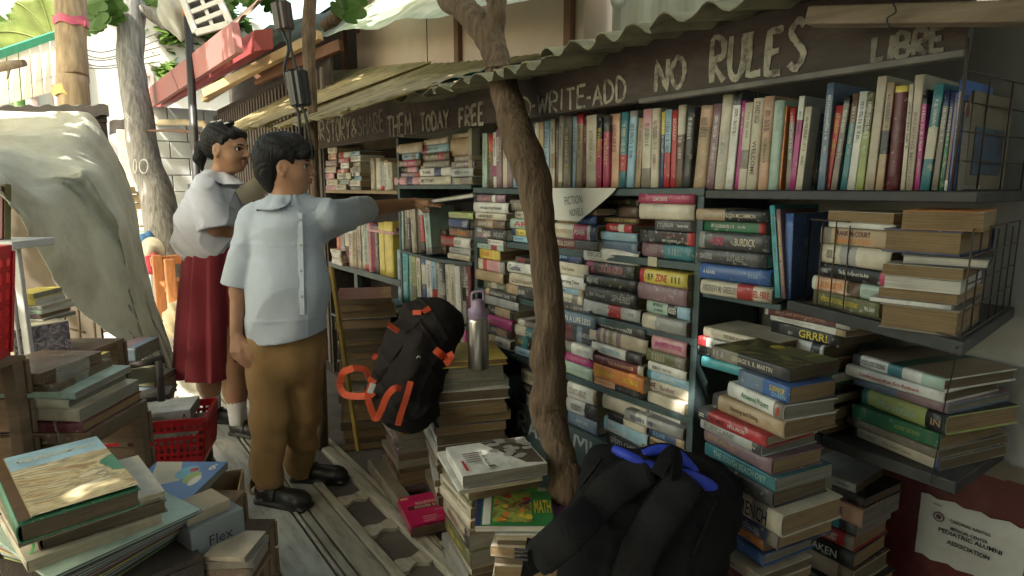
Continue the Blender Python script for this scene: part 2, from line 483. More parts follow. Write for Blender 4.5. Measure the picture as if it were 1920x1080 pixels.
# notice on the red wall
C = [onx(1728, 923, 1.71), onx(1918, 990, 1.71)]
ny0, ny1, nz1 = C[0].y, C[1].y - 0.012, C[0].z; nz0 = nz1 - 0.165
t = thing('donation_notice', 'white paper notice with black capitals and a round seal, pasted on the red wall', 'notice', (1.709, (ny0 + ny1) / 2, nz0))
p = MB(); G = []
for i in range(9):
    row = []
    for j in range(13):
        yy = ny0 + (ny1 - ny0) * j / 12; zz = nz0 + (nz1 - nz0) * i / 8 + 0.004 * math.sin(j * 2.1) * (i in (0, 8))
        row.append((1.711 - 0.0015 * math.sin(i * 1.7 + j * .9) - 0.001, yy, zz))
    G.append(row)
p.grid(G); part('sheet', p, M_paper, t)
MW = Matrix(((0, 0, -1, 0), (-1, 0, 0, 0), (0, 1, 0, 0), (0, 0, 0, 1)))     # text on a wall that faces -X
def wall_text(s, px, py, w, h, x, par, m, bold=0.02, name='lettering', rot=0.0, shear=0.0):
    P = onx(px, py, x)
    M = par.matrix_basis.inverted() @ Matrix.Translation(P) @ MW @ Matrix.Rotation(rot, 4, 'Z')
    return add_text(name, s, m, par, M, w, h, bold, shear)
wall_text('FROM:', 1758, 947, 0.018, 0.005, 1.7065, t, M_ink, 0.0)
wall_text('CARDINAL SANTOS', 1818, 990, 0.083, 0.0085, 1.7065, t, M_ink)
wall_text('MEDICAL CENTER', 1816, 1004, 0.077, 0.0085, 1.7065, t, M_ink)
wall_text('PEDIATRIC ALUMNI', 1817, 1014, 0.13, 0.0115, 1.7065, t, M_ink)
wall_text('ASSOCIATION', 1814, 1031, 0.088, 0.0115, 1.7065, t, M_ink)
sp_ = onx(1760, 969, 1.7065); p = MB()
for r0, r1 in ((0.0125, 0.0095), (0.0062, 0.0)):
    p.quad_strip([[sp_ + Vector((0, r * math.cos(a * math.pi / 12), r * math.sin(a * math.pi / 12))) for a in range(24)] for r in (r0, r1 + 1e-4)])
part('seal', p, mat('seal', (0.12, 0.07, 0.07), 0.6), t)

# ------------------------------------------------------------------ roof over the shelves
M_corrN = mat('roof_mossy', (0.25, 0.235, 0.145), 0.85, 0.35, 9, 0.3, 60, stain=(0.085, 0.07, 0.04), stain_amt=0.85, stain_scale=7, stretch=(.6, 2, 1))
M_corrF = mat('roof_fibreglass', (0.50, 0.43, 0.25), 0.5, 0.25, 7, 0.1, 60, stain=(0.19, 0.14, 0.07), stain_amt=0.8, stain_scale=8, trans=0.55, stretch=(.6, 2, 1))
M_teal = mat('teal_sheet', (0.05, 0.22, 0.25), 0.45, 0.15, 6)
def corrugated(name, label, m, xa, za, xb, zb, ya, yb, per, amp, ragged, seed, tilt=0.0, tiltb=0.0, group='corrugated sheets over the shelves'):
    r = random.Random(seed); n = int((yb - ya) / per * 8); top = []; bot = []
    jag = [0.0] * (n + 1)
    for i in range(n + 1):
        if r.random() < 0.12 * ragged: jag[i] = r.random() * 0.05
        else: jag[i] = (jag[i - 1] * 0.8 if i else 0) + (r.random() - .5) * 0.012 * ragged
    rows_t = []; rows_b = []
    for k in range(9):
        u = k / 8; rt = []; rb = []
        for i in range(n + 1):
            y = ya + (yb - ya) * i / n
            x = xa + (xb - xa) * u + (jag[i] if k == 0 else 0)
            z = za + (zb - za) * u + amp * math.sin(2 * math.pi * y / per) + tilt * (y - ya) + tiltb * u * (y - ya) + 0.006 * math.sin(y * 3 + seed)
            rt.append((x, y, z + 0.0015)); rb.append((x, y, z - 0.0015))
        rows_t.append(rt); rows_b.append(rb)
    p = MB(); p.grid(rows_t); p.grid([q[::-1] for q in rows_b])
    edge = [rows_b[0], rows_t[0]]; p.grid(edge)
    return single(name, p, m, label, 'roof sheet', group, origin=((xa + xb) / 2, (ya + yb) / 2, (za + zb) / 2))
corrugated('corrugated_roof_sheet', 'mossy yellow-green corrugated roof sheet above the NO RULES lettering', M_corrN, 1.13, 1.625, 1.78, 1.735, 0.1, 1.42, 0.105, 0.015, 0.8, 1)
corrugated('corrugated_roof_sheet', 'brownish corrugated roof sheet with a ragged edge above the FREE lettering', M_corrN, 1.11, 1.592, 1.78, 1.70, 1.38, 2.36, 0.085, 0.014, 2.0, 2)
corrugated('fibreglass_roof_sheet', 'yellowed see-through roof sheet with a broken edge above the two pupils', M_corrF, 0.87, 1.53, 1.78, 1.82, 2.1, 3.3, 0.07, 0.006, 3.0, 3, 0.01, .10)
corrugated('fibreglass_roof_sheet', 'farthest yellowed roof sheet, sloping down behind the girl with the ponytail', M_corrF, 0.83, 1.55, 1.78, 1.95, 3.22, 4.75, 0.07, 0.006, 3.0, 4, 0.02, .10)
p = MB(); p.grid([[(1.20 + 0.03 * i, 1.74 + 0.045 * j, 1.645 + 0.007 * i + 0.004 * math.sin(j * 2.2)) for j in range(11)] for i in range(12)])
single('metal_sheet_scrap', p, M_teal, 'teal painted metal scrap lying on the roof left of the tree trunk', 'metal sheet', origin=(1.3, 1.9, 1.7))
M_wood = mat('wood_grey', (0.24, 0.185, 0.125), 0.85, 0.3, 6, 0.4, 40, stretch=(8, 1, 8), stain=(0.1, 0.075, 0.05), stain_amt=0.5)
M_woodd = mat('wood_dark', (0.055, 0.042, 0.034), 0.8, 0.35, 8, 0.3, 40, stretch=(6, 1, 6))
# rafter at the near end
a = onx(1520, 32, 1.26); b = Vector((1.30, -0.1, 0)); b.z = onx(1910, 25, 1.30).z
p = MB(); p.bar(a, onx(1990, 24, 1.30), 0.05, 0.034); o = single('rafter', p, M_wood, 'weathered grey timber rafter under the roof at the near end', 'timber', bevel=0.004, origin=tuple(a))
p = MB(); p.tube(smoothpath([onx(1672, 2, 1.235), onx(1680, 22, 1.235), onx(1664, 34, 1.235), onx(1668, 50, 1.235), onx(1690, 53, 1.24)], 5), 0.0016, 5)
single('wire_hook', p, M_ink, 'bent black wire hook looped over the grey rafter', 'wire', origin=tuple(a))

# ------------------------------------------------------------------ painted sign board
M_sign = mat('sign_brown', (0.060, 0.044, 0.036), 0.75, 0.3, 6, 0.3, 40, stain=(0.15, 0.125, 0.095), stain_amt=0.55, stain_scale=3.5, stretch=(1, 1.0, 2.4))
def paint_mat(name, col, cover):
    m = mat(name, col, 0.8, 0.25, 20, 0.2, 90, stain=(0.075, 0.058, 0.047), stain_amt=cover, stain_scale=34)
    return m
M_let = paint_mat('sign_paint', (0.40, 0.375, 0.30), 0.95)
M_letf = paint_mat('sign_paint_faded', (0.22, 0.20, 0.16), 0.9)
SX = 1.37
tsign = thing('sign_board', 'long dark brown board with hand-painted cream capitals under the roof edge', 'sign', (SX, 2.2, 1.495))
p = MB(); p.box2((SX, 1.95, 1.497), (SX + 0.022, 4.02, 1.70)); part('left_plank', p, M_sign, tsign, 0.003)
p = MB(); p.box2((SX - 0.004, 0.462, 1.493), (SX + 0.022, 1.947, 1.655)); part('right_plank', p, M_sign, tsign, 0.003)
p = MB(); p.box2((SX - 0.012, 0.462, 1.487), (SX + 0.014, 1.25, 1.500)); part('lower_batten', p, mat('batten_grey', (0.17, 0.16, 0.14), 0.8, 0.3, 12), tsign, 0.002)
GLY = {'A': ([[(0, 0), (.5, 1), (1, 0)], [(.2, .38), (.8, .38)]]), 'B': [[(0, 0), (0, 1), (.7, .95), (.75, .6), (.05, .52), (.9, .4), (.85, .05), (0, 0)]],
       'C': [[(.95, .85), (.5, 1), (.05, .5), (.45, 0), (.95, .15)]], 'D': [[(.05, 0), (.05, 1), (.7, .85), (.95, .5), (.7, .1), (.05, 0)]],
       'E': [[(.9, 1), (.05, 1), (.05, 0), (.95, 0)], [(.05, .5), (.75, .52)]], 'F': [[(.9, 1), (.05, 1), (.05, 0)], [(.05, .5), (.75, .53)]],
       'H': [[(.05, 0), (.05, 1)], [(.95, 0), (.95, 1)], [(.05, .5), (.95, .5)]], 'I': [[(.5, 0), (.5, 1)]], 'K': [[(.05, 0), (.05, 1)], [(.9, 1), (.1, .45), (.95, 0)]],
       'L': [[(.05, 1), (.05, 0), (.9, .03)]], 'M': [[(0, 0), (.1, 1), (.5, .3), (.9, 1), (1, 0)]], 'N': [[(.05, 0), (.05, 1), (.95, 0), (.95, 1)]],
       'O': [[(.5, 1), (.08, .7), (.08, .3), (.5, 0), (.92, .3), (.92, .7), (.5, 1)]], 'R': [[(.05, 0), (.05, 1), (.8, .95), (.85, .6), (.1, .48), (.95, 0)]],
       'S': [[(.9, .88), (.5, 1), (.1, .78), (.5, .53), (.9, .28), (.5, 0), (.08, .12)]], 'T': [[(0, 1), (1, 1)], [(.5, 1), (.5, 0)]],
       'U': [[(.05, 1), (.05, .25), (.5, 0), (.95, .25), (.95, 1)]], 'V': [[(0, 1), (.5, 0), (1, 1)]], 'W': [[(0, 1), (.25, 0), (.5, .75), (.75, 0), (1, 1)]], 'Y': [[(0, 1), (.5, .5), (1, 1)], [(.5, .5), (.5, 0)]],
       '&': [[(1, .1), (.3, .75), (.5, 1), (.7, .75), (.1, .25), (.4, 0), (.95, .4)]], '.': [[(0, .5), (1.2, .5)]]}
def brush(mb, word, y, z, h, wd, gap, stroke, x, r, slant=0.0):
    """painted capitals starting at y (going to smaller y), bottom z"""
    for ch in word:
        if ch == ' ': y -= wd * 0.9; continue
        cw = wd * (0.42 if ch in 'I.' else 1.25 if ch in 'MW' else 1.0)
        jz = (r.random() - .5) * h * 0.08; hh = h * (0.94 + 0.12 * r.random()); sl_ = (r.random() - .5) * 0.08 + slant
        for st in GLY[ch]:
            P = []
            for (u, v) in st:
                P.append(Vector((x - .0001, y - cw * u - sl_ * hh * (v - .5), z + jz + hh * v)))
            if len(P) > 3 and ch in 'OSCDBRU&': P = smoothpath(P, 4)
            else: P = lerpl(P, 5)
            Ws = [stroke * (0.75 + 0.5 * r.random()) for _ in P]
            n = Vector((-1, 0, 0))
            # each stroke its own flat ribbon
            rings = []
            x -= 0.00004
            for i, q in enumerate(P):
                q = q + Vector((-i * 0.00001, 0, 0))
                tt = (P[min(i + 1, len(P) - 1)] - P[max(i - 1, 0)]).normalized(); ac = tt.cross(n).normalized()
                rings.append([q + ac * Ws[i] / 2, q - ac * Ws[i] / 2])
            x -= 0.000012 * len(P)
            mb.quad_strip(rings, False, 0, False)
        y -= cw + gap * (0.8 + 0.4 * r.random())
    return y
r = random.Random(11)
def painted(word, pxl, pxr, pyt, pyb, stroke, m, x=SX - 0.0055, sl_=0.0, nm='lettering'):
    """a word between photo columns pxl..pxr with its foot at pyb and head at pyt (taken at its middle)"""
    A = onx(pxl, pyb, x); B = onx(pxr, pyb, x); mid = (pxl + pxr) / 2
    n = sum(0.9 if c == ' ' else 0.42 if c in 'I.' else 1.25 if c in 'MW' else 1.0 for c in word) + 0.28 * len(word)
    wd = (A.y - B.y) / n; zb = onx(mid, pyb, x).z; zt = onx(mid, pyt, x).z
    mb = MB(); brush(mb, word, A.y, zb, zt - zb, wd, wd * 0.28, stroke, x, r, sl_)
    return part(nm, mb, m, tsign)
XL = SX - 0.0025
painted('UR', 591, 612, 227, 262, 0.017, M_let, XL)
painted('STORY', 613, 661, 222, 262, 0.018, M_let, XL)
painted('&', 659, 673, 226, 256, 0.012, M_let, XL)
painted('SHARE', 672, 724, 213, 250, 0.015, M_letf, XL)
painted('THEM', 727, 775, 215, 254, 0.015, M_let, XL)
painted('TODAY', 789, 843, 211, 243, 0.014, M_let, XL)
painted('FREE', 861, 911, 199, 235, 0.014, M_let, XL)
painted('D', 980, 1000, 182, 219, 0.009, M_let)
painted('.', 998, 1006, 190, 206, 0.009, M_let)
painted('WRITE', 1008, 1102, 169, 207, 0.009, M_let)
painted('.', 1100, 1110, 172, 192, 0.009, M_let)
painted('ADD', 1112, 1178, 152, 193, 0.0095, M_let)
painted('NO', 1228, 1292, 108, 166, 0.013, M_let)
painted('RULES', 1333, 1512, 60, 142, 0.0155, M_let)
painted('LIBRE', 1636, 1778, 60, 104, 0.010, M_letf)

# ------------------------------------------------------------------ the shelving
M_green = mat('shelf_green', (0.043, 0.073, 0.076), 0.5, 0.2, 10, 0.15, 50, stain=(0.10, 0.125, 0.12), stain_amt=0.4, stain_scale=8)
M_black = mat('shelf_black', (0.032, 0.033, 0.034), 0.55, 0.25, 10, 0.15, 50, stain=(0.09, 0.085, 0.075), stain_amt=0.4, stain_scale=7)
FX = 1.40          # front of the shelving
BX = 1.70
YR, YL = 1.055, 2.185
t = thing('bookshelf', 'dark green wooden bookshelf packed with lying books behind the thin tree', 'bookshelf', (FX, 1.6, 0))
def board(t, y0, y1, z, th=0.02, m=None, x0=FX, x1=BX, name='shelf_board', sag=0.0):
    p = MB(); n = 10; rows = []
    for k, (xx) in enumerate((x0, x1)): pass
    for i in range(n + 1):
        u = i / n; y = y0 + (y1 - y0) * u; zz = z - sag * math.sin(math.pi * u)
        rows.append([(x0, y, zz), (x0, y, zz - th), (x1, y, zz - th), (x1, y, zz)])
    p.quad_strip(rows, True, 0, False, True, True); return part(name, p, m or M_green, t, 0.002, recalc=True)
SH = dict(top=1.25, s2=1.044, s3=0.832, s4=0.60, s5=0.406)
for k, z in SH.items(): board(t, YR - 0.012, YL + 0.012, z, 0.022, sag=0.004 if k != 's5' else 0)
for y in (YR, YL):
    p = MB(); p.box2((FX + 0.003, y - 0.011, 0.0), (BX, y + 0.011, 1.228)); part('side_panel', p, M_green, t, 0.002)
p = MB(); p.box2((BX - 0.012, YR - 0.011, 0.0), (BX - 0.004, YL + .011, 1.24)); part('back_panel', p, mat('back_panel', (0.05, 0.04, 0.032), 0.9), t)
p = MB(); p.box2((FX + 0.012, YR + 0.0115, 0.02), (FX + 0.026, YL - 0.0115, 0.383)); pk = part('kick_panel', p, M_green, t)
mbk = MB(); xk = FX + 0.0105; rk = random.Random(5)
A = onx(978, 800, xk)
brush(mbk, 'RAM', onx(972, 806, xk).y, onx(985, 806, xk).z - 0.01, 0.07, 0.05, 0.02, 0.012, xk, rk)
brush(mbk, 'ME', onx(1076, 846, xk).y, onx(1085, 846, xk).z, 0.07, 0.055, 0.018, 0.011, xk, rk)
part('lettering', mbk, mat('kick_paint', (0.30, 0.33, 0.33), 0.8, 0.2), t)
SHELF_MAIN = t
# tape label on the second board
p = MB(); A = onx(1215, 494, FX); p.box2((FX - 0.0016, A.y - 0.035, 1.020), (FX - 0.0003, A.y, 1.048)); part('tape_label', p, mat('tape', (0.42, 0.38, 0.26), 0.5), t)

# second unit, left of it
t = thing('bookshelf', 'green bookshelf with one sagging board, between the boy and the main shelf', 'bookshelf', (FX, 2.55, 0))
U2R, U2L = YL + 0.026, 2.90
board(t, U2R, U2L, 1.262, 0.018); board(t, U2R, U2L, 0.935, 0.016, sag=0.014); board(t, U2R, U2L, 0.645, 0.016, sag=0.01); board(t, U2R, U2L, 0.44, 0.016)
for y in (U2L,):
    p = MB(); p.box2((FX, y - 0.01, 0), (BX, y + 0.012, 1.50)); part('side_panel', p, M_green, t, 0.002)
p = MB(); p.box2((FX + 0.0, U2R - 0.008, 1.285), (FX + 0.04, U2R + 0.018, 1.492)); part('post', p, mat('post_cream', (0.30, 0.29, 0.22), 0.7, 0.2), t)
p = MB(); p.box2((BX - 0.012, U2R, 0.0), (BX - 0.004, U2L, 1.49)); part('back_panel', p, mat('back_panel', (0.05, 0.04, 0.032), 0.9), t)
# third unit
t = thing('bookshelf', 'farthest green bookshelf beyond the reaching arm, above the heaped old books', 'bookshelf', (FX, 3.4, 0))
U3R, U3L = U2L + 0.016, 3.98
board(t, U3R, U3L, 1.235, 0.018, mat('shelf_tan', (0.25, 0.18, 0.10), 0.7, 0.2)); board(t, U3R, U3L, 0.77, 0.035); board(t, U3R, U3L, 0.42, 0.016)
p = MB(); p.box2((FX, U3L, 0), (BX, U3L + 0.02, 1.5)); part('side_panel', p, M_woodd, t)
p = MB(); p.box2((FX + 0.02, 3.55, 0), (FX + 0.05, 3.60, 0.735)); part('post', p, M_green, t)
p = MB(); p.box2((BX - 0.012, U3R, 0.0), (BX - 0.004, U3L, 1.49)); part('back_panel', p, mat('back_panel', (0.05, 0.04, 0.032), 0.9), t)

# hanging boards of the near bay
def slab(t, name, P, z, th, m):
    p = MB(); p.poly_prism([(x, y, z - th) for x, y in P], (0, 0, th)); return part(name, p, m, t, 0.003, recalc=True)
t = thing('wall_shelf', 'black wall shelf under the upright books at the near end', 'shelf', (1.5, 0.75, 1.24))
slab(t, 'shelf_board', [(1.40, 1.04), (1.345, 0.41), (1.715, 0.425), (1.715, 1.04)], 1.244, 0.022, M_black)
t = thing('wall_shelf', 'black wall shelf holding the wire basket of brown books', 'shelf', (1.45, 0.6, 0.96))
slab(t, 'shelf_board', [(1.385, 0.78), (1.246, 0.375), (1.715, 0.428), (1.715, 0.79)], 0.985, 0.026, M_black)
t = thing('wall_shelf', 'lowest black wall shelf above the paper notice', 'shelf', (1.5, 0.6, 0.65))
slab(t, 'shelf_board', [(1.445, 0.70), (1.425, 0.412), (1.715, 0.41), (1.715, 0.70)], 0.655, 0.028, M_black)
# bay shelf between, for the flat piles left of the basket
t = thing('wall_shelf', 'narrow dark shelf under the lying novels left of the wire basket', 'shelf', (1.5, 0.9, 0.9))
slab(t, 'shelf_board', [(1.41, 1.04), (1.395, 0.80), (1.715, 0.80), (1.715, 1.04)], 0.968, 0.016, M_green)
# ------------------------------------------------------------------ books
PAL = dict(cream=(.56, .50, .37), white=(.66, .65, .59), grey=(.30, .30, .28), silver=(.42, .43, .42), black=(.018, .018, .02), charcoal=(.055, .055, .058), navy=(.022, .04, .12),
           blue=(.04, .12, .36), sky=(.26, .45, .56), teal=(.04, .20, .23), turquoise=(.05, .36, .40), green=(.03, .17, .08), mint=(.36, .50, .41), olive=(.14, .14, .06), lime=(.35, .42, .12), yellow=(.66, .52, .06),
           orange=(.66, .22, .03), peach=(.62, .36, .22), red=(.46, .025, .03), crimson=(.42, .035, .10), maroon=(.12, .016, .026), pink=(.56, .26, .28), magenta=(.42, .025, .20), purple=(.14, .06, .20),
           mauve=(.24, .14, .16), brown=(.13, .075, .04), tan=(.42, .29, .16), beige=(.45, .38, .27), taupe=(.22, .19, .15), steel=(.13, .19, .27))
WORD = dict(sky='light blue', steel='grey-blue', mint='pale green', lime='yellow-green', teal='dark teal', charcoal='dark grey', silver='silver-grey', olive='olive green')
def cword(c): return WORD.get(c, c)
def cmat(c):
    col = PAL[c]; dk = sum(col) < 0.25
    st = tuple(min(1, v * 1.0 + 0.13) for v in col) if dk else tuple(v * 0.55 for v in col)
    gm = sum(col) / 3; col = tuple(.86 * v + .14 * gm for v in col)
    return mat('cover_' + c, col, 0.40, 0.22, 16, 0.10, 40, stain=st, stain_amt=0.55, stain_scale=11, rvar=0.14, fleck=.55)
def page_mat(kind):
    nm = 'pages_' + kind
    if nm in _mats: return _mats[nm]
    col = dict(cream=(.47, .40, .27), aged=(.27, .185, .095), white=(.56, .53, .45), dark=(.15, .11, .066), grey=(.24, .225, .18))[kind]
    m = mat(nm, col, 0.9, 0.16, 5, 0.5, 1.0, stain=tuple(v * .5 for v in col), stain_amt=0.45, stain_scale=10, stretch=(1, 1, 1))
    n = m.node_tree.nodes; L = m.node_tree.links
    tc = n.new('ShaderNodeTexCoord'); mp = n.new('ShaderNodeMapping'); mp.inputs['Scale'].default_value = (6, 6, 420)
    nz = n.new('ShaderNodeTexNoise'); nz.inputs['Scale'].default_value = 1; nz.inputs['Detail'].default_value = 3
    L.new(tc.outputs['Object'], mp.inputs[0]); L.new(mp.outputs[0], nz.inputs['Vector'])
    bp = [x for x in n if x.type == 'BUMP'][0]; L.new(nz.outputs['Fac'], bp.inputs['Height']); bp.inputs['Strength'].default_value = 0.7; bp.inputs['Distance'].default_value = 0.003
    b = n['Principled BSDF']; src = b.inputs['Base Color'].links[0].from_socket
    mr = n.new('ShaderNodeMapRange'); mr.inputs[1].default_value = .3; mr.inputs[2].default_value = .7; mr.inputs[3].default_value = .72; mr.inputs[4].default_value = 1.12
    L.new(nz.outputs['Fac'], mr.inputs[0])
    mx = n.new('ShaderNodeMix'); mx.data_type = 'RGBA'; mx.blend_type = 'MULTIPLY'; mx.inputs[0].default_value = 1
    L.new(src, mx.inputs[6]); L.new(mr.outputs[0], mx.inputs[7]); L.new(mx.outputs[2], b.inputs['Base Color'])
    return m
def tmat(c):
    col = PAL.get(c) or dict(gold=(.5, .38, .12))[c]
    return mat('print_' + c, col, 0.45, 0.1, 30)
_bars = {}
def bars_mesh(seed, m):
    k = (seed, m.name)
    if k in _bars: return _bars[k]
    r = random.Random(seed); mb = MB(); x = -0.5
    two = r.random() < .4
    while x < 0.5:
        wd = 0.012 + 0.03 * r.random()
        if r.random() < .16: x += 0.04
        for lo, hi in (((-.5, -.1), (.1, .5)) if two else ((-.5, .5),)) if False else [(-.5, .5)]:
            a = lo + (.12 if r.random() < .3 else 0); b = hi - (.12 if r.random() < .3 else 0)
            ty = r.randint(0, 3); s = wd * .38
            def q(x0, y0, x1, y1): mb.grid([[(x0, y0, 0), (x1, y0, 0)], [(x0, y1, 0), (x1, y1, 0)]], smooth=False)
            q(x, a, x + s, b)
            if ty == 1: q(x + s, b - .2, x + wd, b); q(x + wd - s * .6, a, x + wd, b)
            elif ty == 2: q(x + s, a, x + wd, a + .2); q(x + s, -.1, x + wd * .8, .1)
            elif ty == 3: q(x + s, b - .2, x + wd, b); q(x + s, a, x + wd, a + .18); q(x + wd - s * .6, a, x + wd, b)
        x += wd + 0.012
    me = mb.mesh('spine_print', m); _bars[k] = me; return me
BOOKS = []
FIX = Vector((0, 0, 0))
def book(M, L, D, T, col, hard=None, pages=None, title=None, tcol=None, bands=(), warp=0.0, bow=0.0, label=None, group=None, name='book', cat='book', tfit=None, cover=None, barsn=None, author=None, spine_text=True):
    """M: local frame to world; local x along the spine, y from spine to fore edge, z through the thickness; origin at the spine's middle, underside"""
    r = random.Random(len(BOOKS) * 13 + 5)
    if hard is None: hard = T > 0.024 and r.random() < .6
    if pages is None: pages = r.choice(['cream', 'cream', 'aged', 'aged', 'dark', 'white'])
    t = bpy.data.objects.new(name, None); t.empty_display_size = .03; COL.objects.link(t); t.matrix_basis = M
    tag(t, label, cat, group); BOOKS.append(t)
    if not bands and barsn != 0 and r.random() < .5:
        other = r.choice(['cream', 'black', 'charcoal', 'white', 'taupe', 'red', 'navy', 'tan', 'grey'])
        if other != col:
            u_ = r.uniform(.82, .92); v_ = r.uniform(.35, .6)
            bands = r.choice([[(u_, 1, other)], [(0, 1 - u_, other)], [(v_, v_ + .22, other)], [(0, v_ * .9, other)]])
    ct = 0.0032 if hard else 0.0009
    ov = 0.0032 if hard else 0.0
    ct = min(ct, T * .16)
    rnd_ = (0.16 * min(T, .04) if hard else 0.03 * T)
    # cut the spine length where the colour changes
    xs = sorted(set([-L / 2, L / 2] + [-L / 2 + L * k / 6 for k in range(1, 6)] + [-L / 2 + L * b for bb in bands for b in bb[:2]]))
    mats = [cmat(col)]; bm = []
    for bb in bands:
        mm = cmat(bb[2])
        if mm not in mats: mats.append(mm)
        bm.append((-L / 2 + L * bb[0], -L / 2 + L * bb[1], mats.index(mm)))
    art = None
    if cover is not None: mats.append(cover); art = len(mats) - 1
    ns = 5
    def prof():
        o = [(D, 0.0)]; i = [(D, ct)]
        o += [(D * .5, 0)]; i += [(D * .5, ct)]
        for k in range(ns):
            a = math.pi * k / (ns - 1); zz = T / 2 - T / 2 * math.cos(a); yy = -rnd_ * math.sin(a)
            o.append((yy, zz)); i.append((yy + ct * (1 if hard else .8), min(max(zz, ct), T - ct)))
        o += [(D * .5, T), (D, T)]; i += [(D * .5, T - ct), (D, T - ct)]
        return o, i
    o_, i_ = prof(); k = len(o_)
    def W(x, y, z):
        u = x / (L / 2)
        return (x, y, z + warp * (1 - u * u) * (y / D) + bow * (1 - u * u) + 0.4 * warp * math.sin(u * 2.6 + 1.1) * (y / D))
    mb = MB()
    for x in xs: mb.v += [W(x, *p) for p in o_] + [W(x, *p) for p in i_]
    for a in range(len(xs) - 1):
        xm = (xs[a] + xs[a + 1]) / 2; mi = 0
        for b0, b1, bi in bm:
            if b0 - 1e-6 <= xm <= b1 + 1e-6: mi = bi
        b = a * 2 * k
        for j in range(k - 1):
            isp = 2 <= j < 2 + ns - 1
            m_ = mi
            if art is not None and j >= k - 3: m_ = art
            mb.f.append((b + j, b + 2 * k + j, b + 2 * k + j + 1, b + j + 1)); mb.m.append(m_); mb.sm.append(isp)
            mb.f.append((b + k + j, b + k + j + 1, b + 3 * k + j + 1, b + 3 * k + j)); mb.m.append(0); mb.sm.append(False)
        for j in (0, k - 1):
            q = (b + j, b + k + j, b + 3 * k + j, b + 2 * k + j)
            mb.f.append(q if j == 0 else q[::-1]); mb.m.append(0); mb.sm.append(False)
    for a in (0, len(xs) - 1):
        b = a * 2 * k
        for j in range(k - 1):
            q = (b + j, b + j + 1, b + k + j + 1, b + k + j)
            mb.f.append(q if a == 0 else q[::-1]); mb.m.append(0); mb.sm.append(False)
    mb.build('cover', mats, t)
    # page block
    pb = MB(); rows = []; px0, px1 = -L / 2 + ov, L / 2 - ov; y1 = D - ov
    for a in range(7):
        x = px0 + (px1 - px0) * a / 6; ring = []
        z0, z1 = ct * .98, T - ct * .98
        cc = 0.06 * T if hard else 0.0
        pr = [(ct + .0008, z0), (y1 * .5, z0), (y1, z0), (y1 - cc * .8, z0 + (z1 - z0) * .25), (y1 - cc, z0 + (z1 - z0) * .5), (y1 - cc * .8, z0 + (z1 - z0) * .75), (y1, z1), (y1 * .5, z1), (ct + .0008, z1)]
        rows.append([W(x, *p) for p in pr])
    pb.quad_strip(rows, True, 0, False, True, True)
    pb.build('page_block', page_mat(pages), t)
    # spine print
    if spine_text and T > .006:
        dark = sum(PAL[col]) < .75
        tc_ = tcol or r.choice(['cream', 'white', 'yellow', 'white'] if dark else ['black', 'black', 'maroon', 'navy', 'charcoal'])
        # y runs up the spine face: local z; the face looks along -y
        def SM(xc, zc): return Matrix.Translation((xc, -rnd_ - .0006, zc)) @ Matrix(((1, 0, 0, 0), (0, 0, -1, 0), (0, 1, 0, 0), (0, 0, 0, 1)))
        if title:
            for (s, u0, u1, hh, *rest) in title:
                cc = tmat(rest[0]) if rest else tmat(tc_)
                zc = rest[1] if len(rest) > 1 else .5
                xm = -L / 2 + L * (u0 + u1) / 2
                o = add_text('spine_lettering', s, cc, t, SM(xm, T * zc + bow * (1 - (2 * xm / L) ** 2)), L * (u1 - u0) * .94, T * hh * .88, 0.012)
        elif barsn != 0:
            u0 = .08 + .1 * r.random(); u1 = u0 + .22 + .25 * r.random(); hh = .3 + .25 * r.random()
            sp = [(u0, u1, hh)]
            if r.random() < .65 and u1 < .66: sp.append((u1 + .06, min(.93, u1 + .1 + .25 * r.random()), .2 + .25 * r.random()))
            for q, (a, b, hh) in enumerate(sp):
                me = bars_mesh(r.randint(0, 11), tmat(tc_)); o = link('spine_lettering', me, t)
                xm = -L / 2 + L * (a + b) / 2
                o.matrix_basis = SM(xm, T * .5 + bow * (1 - (2 * xm / L) ** 2)) @ Matrix.Diagonal((L * (b - a), T * hh, 1, 1))
    return t
def M_lie(p, ang=-90.0, tilt=0.0, roll=0.0):
    """lying book, spine facing -X at ang=-90; p is the underside of the spine's middle"""
    return Matrix.Translation(Vector(p)) @ Matrix.Rotation(math.radians(ang), 4, 'Z') @ Matrix.Rotation(math.radians(roll), 4, 'Y') @ Matrix.Rotation(math.radians(tilt), 4, 'X')
def M_stand(p, lean=0.0, ang=0.0):
    """upright book with its spine facing -X; p = foot of the spine on the left side (larger y); lean in degrees leans the top to the right"""
    B = Matrix(((0, 1, 0, 0), (0, 0, -1, 0), (-1, 0, 0, 0), (0, 0, 0, 1)))   # local x->-Z, y->+X, z->-Y
    return Matrix.Translation(Vector(p)) @ Matrix.Rotation(math.radians(ang), 4, 'Z') @ Matrix.Rotation(math.radians(lean), 4, 'X') @ B
USED = set()
def uniq(*cands):
    for c in cands:
        if c not in USED and len(c.split()) <= 16: USED.add(c); return c
    c = min(cands, key=lambda q: len(q.split())); print('LABEL', len(c.split()), c)
    c = ' '.join(c.split()[:16]); USED.add(c); return c
ORD = ['first', 'second', 'third', 'fourth', 'fifth', 'sixth', 'seventh', 'eighth', 'ninth', 'tenth', 'eleventh', 'twelfth', '13th', '14th', '15th', '16th', '17th', '18th', '19th', '20th']
ORD += ['%d%s' % (i, 'st' if i % 10 == 1 else 'nd' if i % 10 == 2 else 'rd' if i % 10 == 3 else 'th') for i in range(21, 90)]
